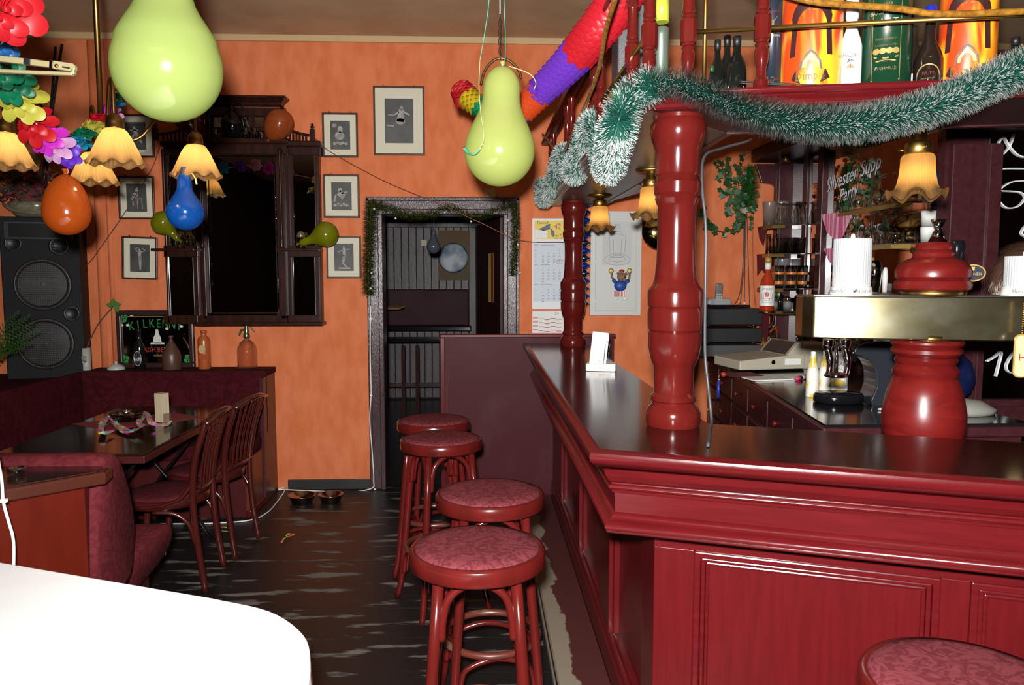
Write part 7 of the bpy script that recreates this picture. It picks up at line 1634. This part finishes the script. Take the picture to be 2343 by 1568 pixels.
strokes = [((2322, 305), (2310, 336), (2293, 354), (2285, 342), (2288, 323), (2298, 316), (2310, 335), (2328, 354), (2350, 360), (2375, 352)), ((2284, 388), (2310, 386), (2380, 387)), ((2370, 412), (2343, 414), (2314, 417), (2288, 435), (2314, 438), (2336, 441), (2346, 453), (2330, 472), (2304, 476), (2285, 460)), ((2350, 515), (2341, 525), (2339, 536), (2352, 545)), ((2259, 827), (2275, 818), (2292, 806), (2286, 835), (2279, 862)), ((2324, 804), (2310, 822), (2303, 841), (2312, 853), (2328, 846), (2334, 822), (2324, 804))]
for pts_ in strokes: MB().tube(smooth_path([aY(x, y, YB - .008) for x, y in pts_], 6), .0085, 6, flat=.4).make('handwriting', m_chalk, t)
p = Vector((2.0, 3.2, BZ + .112)); solo(MB().lathe([(.0001, -.11), (.06, -.098), (.095, -.06), (.11, -.01), (.108, .03), (.09, .07), (.055, .105), (.02, .13), (.008, .14), (.0001, .14)], p, 40), 'balloon', b_navy, 'dark navy balloon lying behind the beer tower base', 'balloon', p)
balloon('blue balloon half hidden behind the large bell lamp', 2152, 442, 3.56, 66, 84, b_blue, 0, 0, rib=[(2152, 340, 3.56), (2150, 235, 3.56)], ribmat=rib_y)
zc_ = zs[1] + .005
for k, lab in enumerate(('lower of two stacked white cups on the near wine glass rack', 'upper of two stacked white cups on the near wine glass rack')):
    o = solo(g_tumbler(.036, .075), 'porcelain_cup', m_white, lab, 'cup'); o.location = (2.11, 3.57, zc_ + .076 * k)
q = aY(2215, 985, 2.9); solo(MB().lathe([(.0001, .001), (.11, .002), (.115, .02), (.07, .05), (.0001, .06)], (q.x, 2.98, BZ), 20, sx=1.3), 'cloth_heap', pm('grey_cloth', (.25, .25, .22), .9), 'pale grey cloth heap behind the beer tower base', 'cloth', (q.x, 2.98, BZ))
# ================================================================== beer tower
ty = 2.26
bx = aY(2115, 900, ty).x
WS = .96
t = thing('beer_tower', 'brass beer tap bar on a turned red wooden pedestal behind the counter', 'beer tower', (bx, ty, WS)); t_tower = t
def zt_(py): return aY(2115, py, ty).z
k_ = ty / F
pr = [(60, 1030), (78, 1015), (88, 990), (91, 962), (90, 940), (82, 900), (72, 868), (66, 862), (70, 856), (72, 846), (66, 838), (62, 833), (66, 828), (68, 822), (63, 816), (70, 812), (76, 806), (76, 798), (70, 794), (74, 790), (78, 785), (78, 780), (74, 777), (55, 776)]
prof = [(max(.0, a * k_), zt_(b)) for a, b in pr]; prof = [(prof[0][0], WS)] + [(r, max(z, WS + .004)) for r, z in prof]
m_tower = pm('tower_red_wood', (.135, .0085, .007), .3, col2=(.095, .0055, .005), scale=6, stretch=(1, 1, 2.5), dist=1.5, coat=.1, spec=.35)
MB().lathe(prof, (bx, ty, 0), 48).make('pedestal', m_tower, t, sharp=32)
MB().lathe([(55 * k_, zt_(779)), (55 * k_, zt_(766))], (bx, ty, 0), 40).make('lower_brass_ring', m_brass, t)
# the horizontal brass box
ba = math.radians(9); td = Vector((math.cos(ba), -math.sin(ba))); tn = Vector((math.sin(ba), math.cos(ba)))
zb0, zb1 = zt_(775), zt_(678)
P0 = Vector((bx, ty))
def tp(s, o): q = P0 + td * s + tn * o; return (q.x, q.y)
s0 = -(2115 - 1832) * k_ * 1.02
fr_ = []; x_, o_ = 1.2, -.09                    # front edge: almost flat at right, bending back to the left end
while x_ > s0 + .035:
    fr_.append(tp(x_, o_)); sl = math.radians(1 + 14.5 * max(0, (.15 - x_) / .43) ** 2.4 + 40 * max(0, (s0 + .06 - x_) / .06) ** 2); x_ -= .006; o_ += .006 * math.tan(sl)
lo = fr_ + [tp(s0 + .012, o_ + .035), tp(s0, .06), tp(s0 + .02, .10), tp(1.2, .10)]
m_bbar = pm('patinated_brass', (.72, .60, .30), .22, 1.0, col2=(.45, .45, .33), scale=5, stretch=(1, 1, 1.4), thr=(.35, .7), detail=6, rough2=.32)
MB().prism(lo, zb0, zb1).make('brass_box', m_bbar, t, bevel=.004)
MB().prism([(x, y) for x, y in lo], zb1, zb1 + .003).make('top_plate', pm('dull_steel', (.35, .33, .32), .25, .9), t)
# finial
fx = aY(2135, 600, ty).x; fy = ty - (fx - bx) * math.tan(ba)
pr = [(62, 676), (70, 672), (80, 662), (83, 652), (80, 644), (74, 640), (80, 634), (81, 620), (74, 606), (60, 596), (46, 590), (44, 586), (46, 580), (43, 576), (38, 572), (40, 566), (38, 560), (34, 556), (20, 554)]
MB().lathe([(64 * k_, zb1 + .001), (64 * k_, zt_(664))], (fx, fy, 0), 40).make('upper_brass_ring', m_brass, t)
MB().lathe([(a * k_, max(zt_(b), zt_(666))) for a, b in pr], (fx, fy, 0), 48).make('finial', m_tower, t, sharp=32)
# taps below
for k, s in enumerate((-.30, -.25)):
    q = tp(s, -.05); 
    MB().tube(smooth_path([(q[0], q[1], zb0), (q[0], q[1], zb0 - .03), (q[0] + .004, q[1] - .01, zb0 - .07), (q[0] + .002, q[1] - .005, zb0 - .11)], 5), [.016] * 5 + [.011] * 5 + [.009] * 6, 12).make('tap_spout', m_chrome, t)
q = tp(-.275, -.05); MB().lathe([(.03, 0), (.034, .004), (.03, .012), (.018, .014)], (q[0], q[1], zb0 - .115), 20).make('tap_ring', m_chrome, t); MB().tube([(q[0], q[1], zb0), (q[0], q[1], zb0 - .10)], .006, 10).make('tap_spout', m_chrome, t)
# black tap handle with oval badge
q = Vector((aY(2206, 560, ty).x, ty + .06, 0)); q.y = ty - (q.x - bx) * math.tan(ba) + .05
MB().lathe([(.014, zb1), (.014, zt_(600)), (.018, zt_(585)), (.023, zt_(562)), (.018, zt_(550)), (.0001, zt_(547))], (q.x, q.y, 0), 20).make('tap_handle', m_blackg, t)
bq = Vector((aY(2222, 625, ty).x, q.y - .04, aY(2222, 625, ty).z)); u_ = Vector((.94, -.34, 0)).normalized()
bo = MB().plate(ell(.036, .026, 28), bq, u_, ZA, .008).make('badge', m_brass, t); MB().plate(ell(.032, .0225, 28), bq + Vector((-.0003, -.0012, 0)), u_, ZA, .001).make('badge_field', pm('badge_navy', (.012, .016, .03), .3), bo)
text('GUINNESS', .011, m_goldp, bq + Vector((-.0006, -.0022, -.003)), u_, ZA, bo); mb = MB(); mb.plate([(-.005, 0), (.004, 0), (.006, .012), (-.004, .012)], bq + Vector((-.0006, -.0022, .006)), u_, ZA, .0005); mb.make('harp', m_goldp, bo)
MB().tube([(bq.x, bq.y + .01, bq.z - .02), (bq.x, bq.y + .03, zb1)], .006, 8).make('badge_stem', m_brass, t)
# hanging enamel badge at the right edge
hq = Vector((*tp(.32, -.083), 0)); hq = Vector((aY(2338, 815, 2.12).x, 2.12, aY(2338, 815, 2.12).z)); u_ = Vector((td.x, td.y, 0))
MB().plate(rrect(.042, .125, .016), hq, u_, ZA, .006).make('enamel_badge_rim', m_gold, t, bevel=.001); eb = MB().plate(rrect(.036, .117, .013), hq + Vector((0, -.0012, 0)), u_, ZA, .001).make('enamel_badge', pm('enamel_cream', (.62, .52, .27), .2), t); text('H', .03, m_signr, hq + Vector((0, -.0024, -.005)), u_, ZA, eb)
for k in range(14): MB().ball(hq + Vector((0, .002, .066 + .0065 * k)), .0032, 6).make('chain_bead', m_brass, t)

# drip-mat stacks on ceramic rings
m_ring = pm('ceramic_cream', (.72, .72, .68), .25, coat=.4)
m_crimp = pm('white_crimped_paper', (.42, .43, .44), .8)
for (px_, w_, lab) in ((1948, 94, 'white stack of crimped paper drip mats on a lettered ring left on the beer tower'), (2343, 94, 'white stack of crimped paper drip mats at the right image edge on the beer tower')):
    e = aY(px_, 640, ty); yq = ty - (e.x - bx) * math.tan(ba) + .02; e = aY(px_, 640, yq); kk = yq / F
    t = thing('drip_mat_stack', lab, 'paper mats', (e.x, yq, zb1 + .003)); z0 = zb1 + .003
    r = w_ / 2 * kk
    MB().lathe([(r * 1.0, 0), (r * 1.0, .004), (r * .94, .024), (r * .86, .026), (r * .5, .02)], (e.x, yq, z0), 40).make('ceramic_ring', m_ring, t)
    H = aY(px_, 548 if px_ < 2000 else 588, yq).z - z0 - .02; lay = 22; rr = random.Random(px_)
    mb = MB(); pr = []
    for k in range(lay):
        z = .022 + H * k / lay; pr += [(r * .86, z), (r * .875, z + H / lay * .5), (r * .86, z + H / lay * .98)]
    mb.lathe(pr, (e.x, yq, z0), 160, flute=(40, .018)); mb.make('crimped_mats', m_crimp, t)
    MB().lathe([(.006, H + .02), (.007, H + .028), (.005, H + .036), (.0001, H + .038)], (e.x, yq, z0), 14).make('spindle_tip', m_white, t)
    p = Vector((e.x, yq, z0))
    for xo in ((0,) if px_ > 2000 else (-.042, .040)): wrap_text('Hasseröder', .019, m_navy, p, r * .97, z0 + .0125, t, eps=.0022, sx=.6, xo=xo)
    if px_ < 2000:
        mb = MB(); wrap_plate(mb, [(.006, -.004), (.010, -.005), (.014, -.002), (.016, .004), (.013, .003), (.012, .007), (.010, .002), (.006, .005)], p, r * .97, z0 + .0125, .0024); mb.make('stag_print', m_navy, t)
# chrome jigger on the finial
q = Vector((aY(2146, 530, ty).x, fy, zt_(555))); solo(MB().lathe([(.026, .002), (.027, 0), (.012, .034), (.010, .038), (.012, .042), (.021, .068), (.019, .068), (.010, .044)], q, 28, cap=False), 'jigger', m_chrome, 'chrome double-cone jigger standing on the red wooden finial', 'jigger', q)
# cocktail shakers / dark canisters behind
for (px_, py_, r_, lab) in ((2000, 596, .034, 'dark chrome cocktail shaker behind the paper mat stack on the beer tower'), (2024, 612, .014, 'slim white stirring stick holder beside the dark shaker')):
    p = aY(px_, 660, 3.78); zt2 = aY(px_, py_, 3.78).z; solo(MB().lathe([(r_ * .8, zs[2] + .001), (r_, zt2 - .05), (r_ * .85, zt2 - .02), (r_ * .5, zt2), (.0001, zt2)], (p.x, 3.78, 0), 24), 'cocktail_shaker' if r_ > .02 else 'stick_holder', m_chrome if r_ > .02 else m_white, lab, 'shaker' if r_ > .02 else 'holder', (p.x, 3.78, zs[2]))
p = Vector((aY(2319, 650, ty).x, 0, 0)); p.y = ty - (p.x - bx) * math.tan(ba) + .05
MB().lathe([(.009, zb1 + .003), (.009, zt_(640)), (.006, zt_(628)), (.0001, zt_(626))], (p.x, p.y, 0), 16).make('tap_lever', m_blackg, t_tower)
# fur piece
c0 = aY(2315, 640, 2.75); rr = random.Random(31); mb = MB(); V = []; Fc = []; MI = []
P = smooth_path([aY(x, y, 2.75) for x, y in ((2355, 575), (2325, 590), (2300, 615), (2290, 640), (2292, 668))], 8)
for i in range(5200):
    s = rr.random() * (len(P) - 1); j = int(s); p = P[j].lerp(P[min(j + 1, len(P) - 1)], s - j); a = rr.uniform(0, 2 * PI); d = (P[min(j + 1, len(P) - 1)] - P[max(j - 1, 0)]).normalized()
    u = d.orthogonal().normalized(); v = d.cross(u); o = (u * math.cos(a) + v * math.sin(a)); rad = .045 * (1 - .35 * s / len(P)); st_ = p + o * rad * rr.uniform(.2, 1); e = st_ + (d * 1.2 + o * .5).normalized() * rr.uniform(.025, .05); sd = d.cross(o).normalized() * .0012
    b = len(V); V += [st_ - sd, st_ + sd, e]; Fc.append((b, b + 1, b + 2)); MI.append(1 if (s / len(P) > .72 and rr.random() < .5) else (2 if rr.random() < .3 else 0))
mb.add(V, Fc); mb.mi = MI
t = thing('fur_piece', 'brown fur tail with pale tip hanging behind the right end of the beer tower', 'fur', (c0.x, 2.75, WS))
o = mb.make('fur_hair', [pm('fur_brown', (.06, .022, .010), .7), pm('fur_pale', (.42, .36, .28), .7), pm('fur_reddish', (.12, .045, .02), .7)], t); o['kind'] = 'stuff'
MB().tube(P, [.035] * len(P), 12).make('hide', pm('fur_hide', (.03, .012, .008), .9), t)
MB().tube([P[0], P[0] + Vector((.35, 0, .01)), Vector((P[0].x + .35, YB - .01, P[0].z + .02))], .006, 8).make('wall_hook', m_black, t)
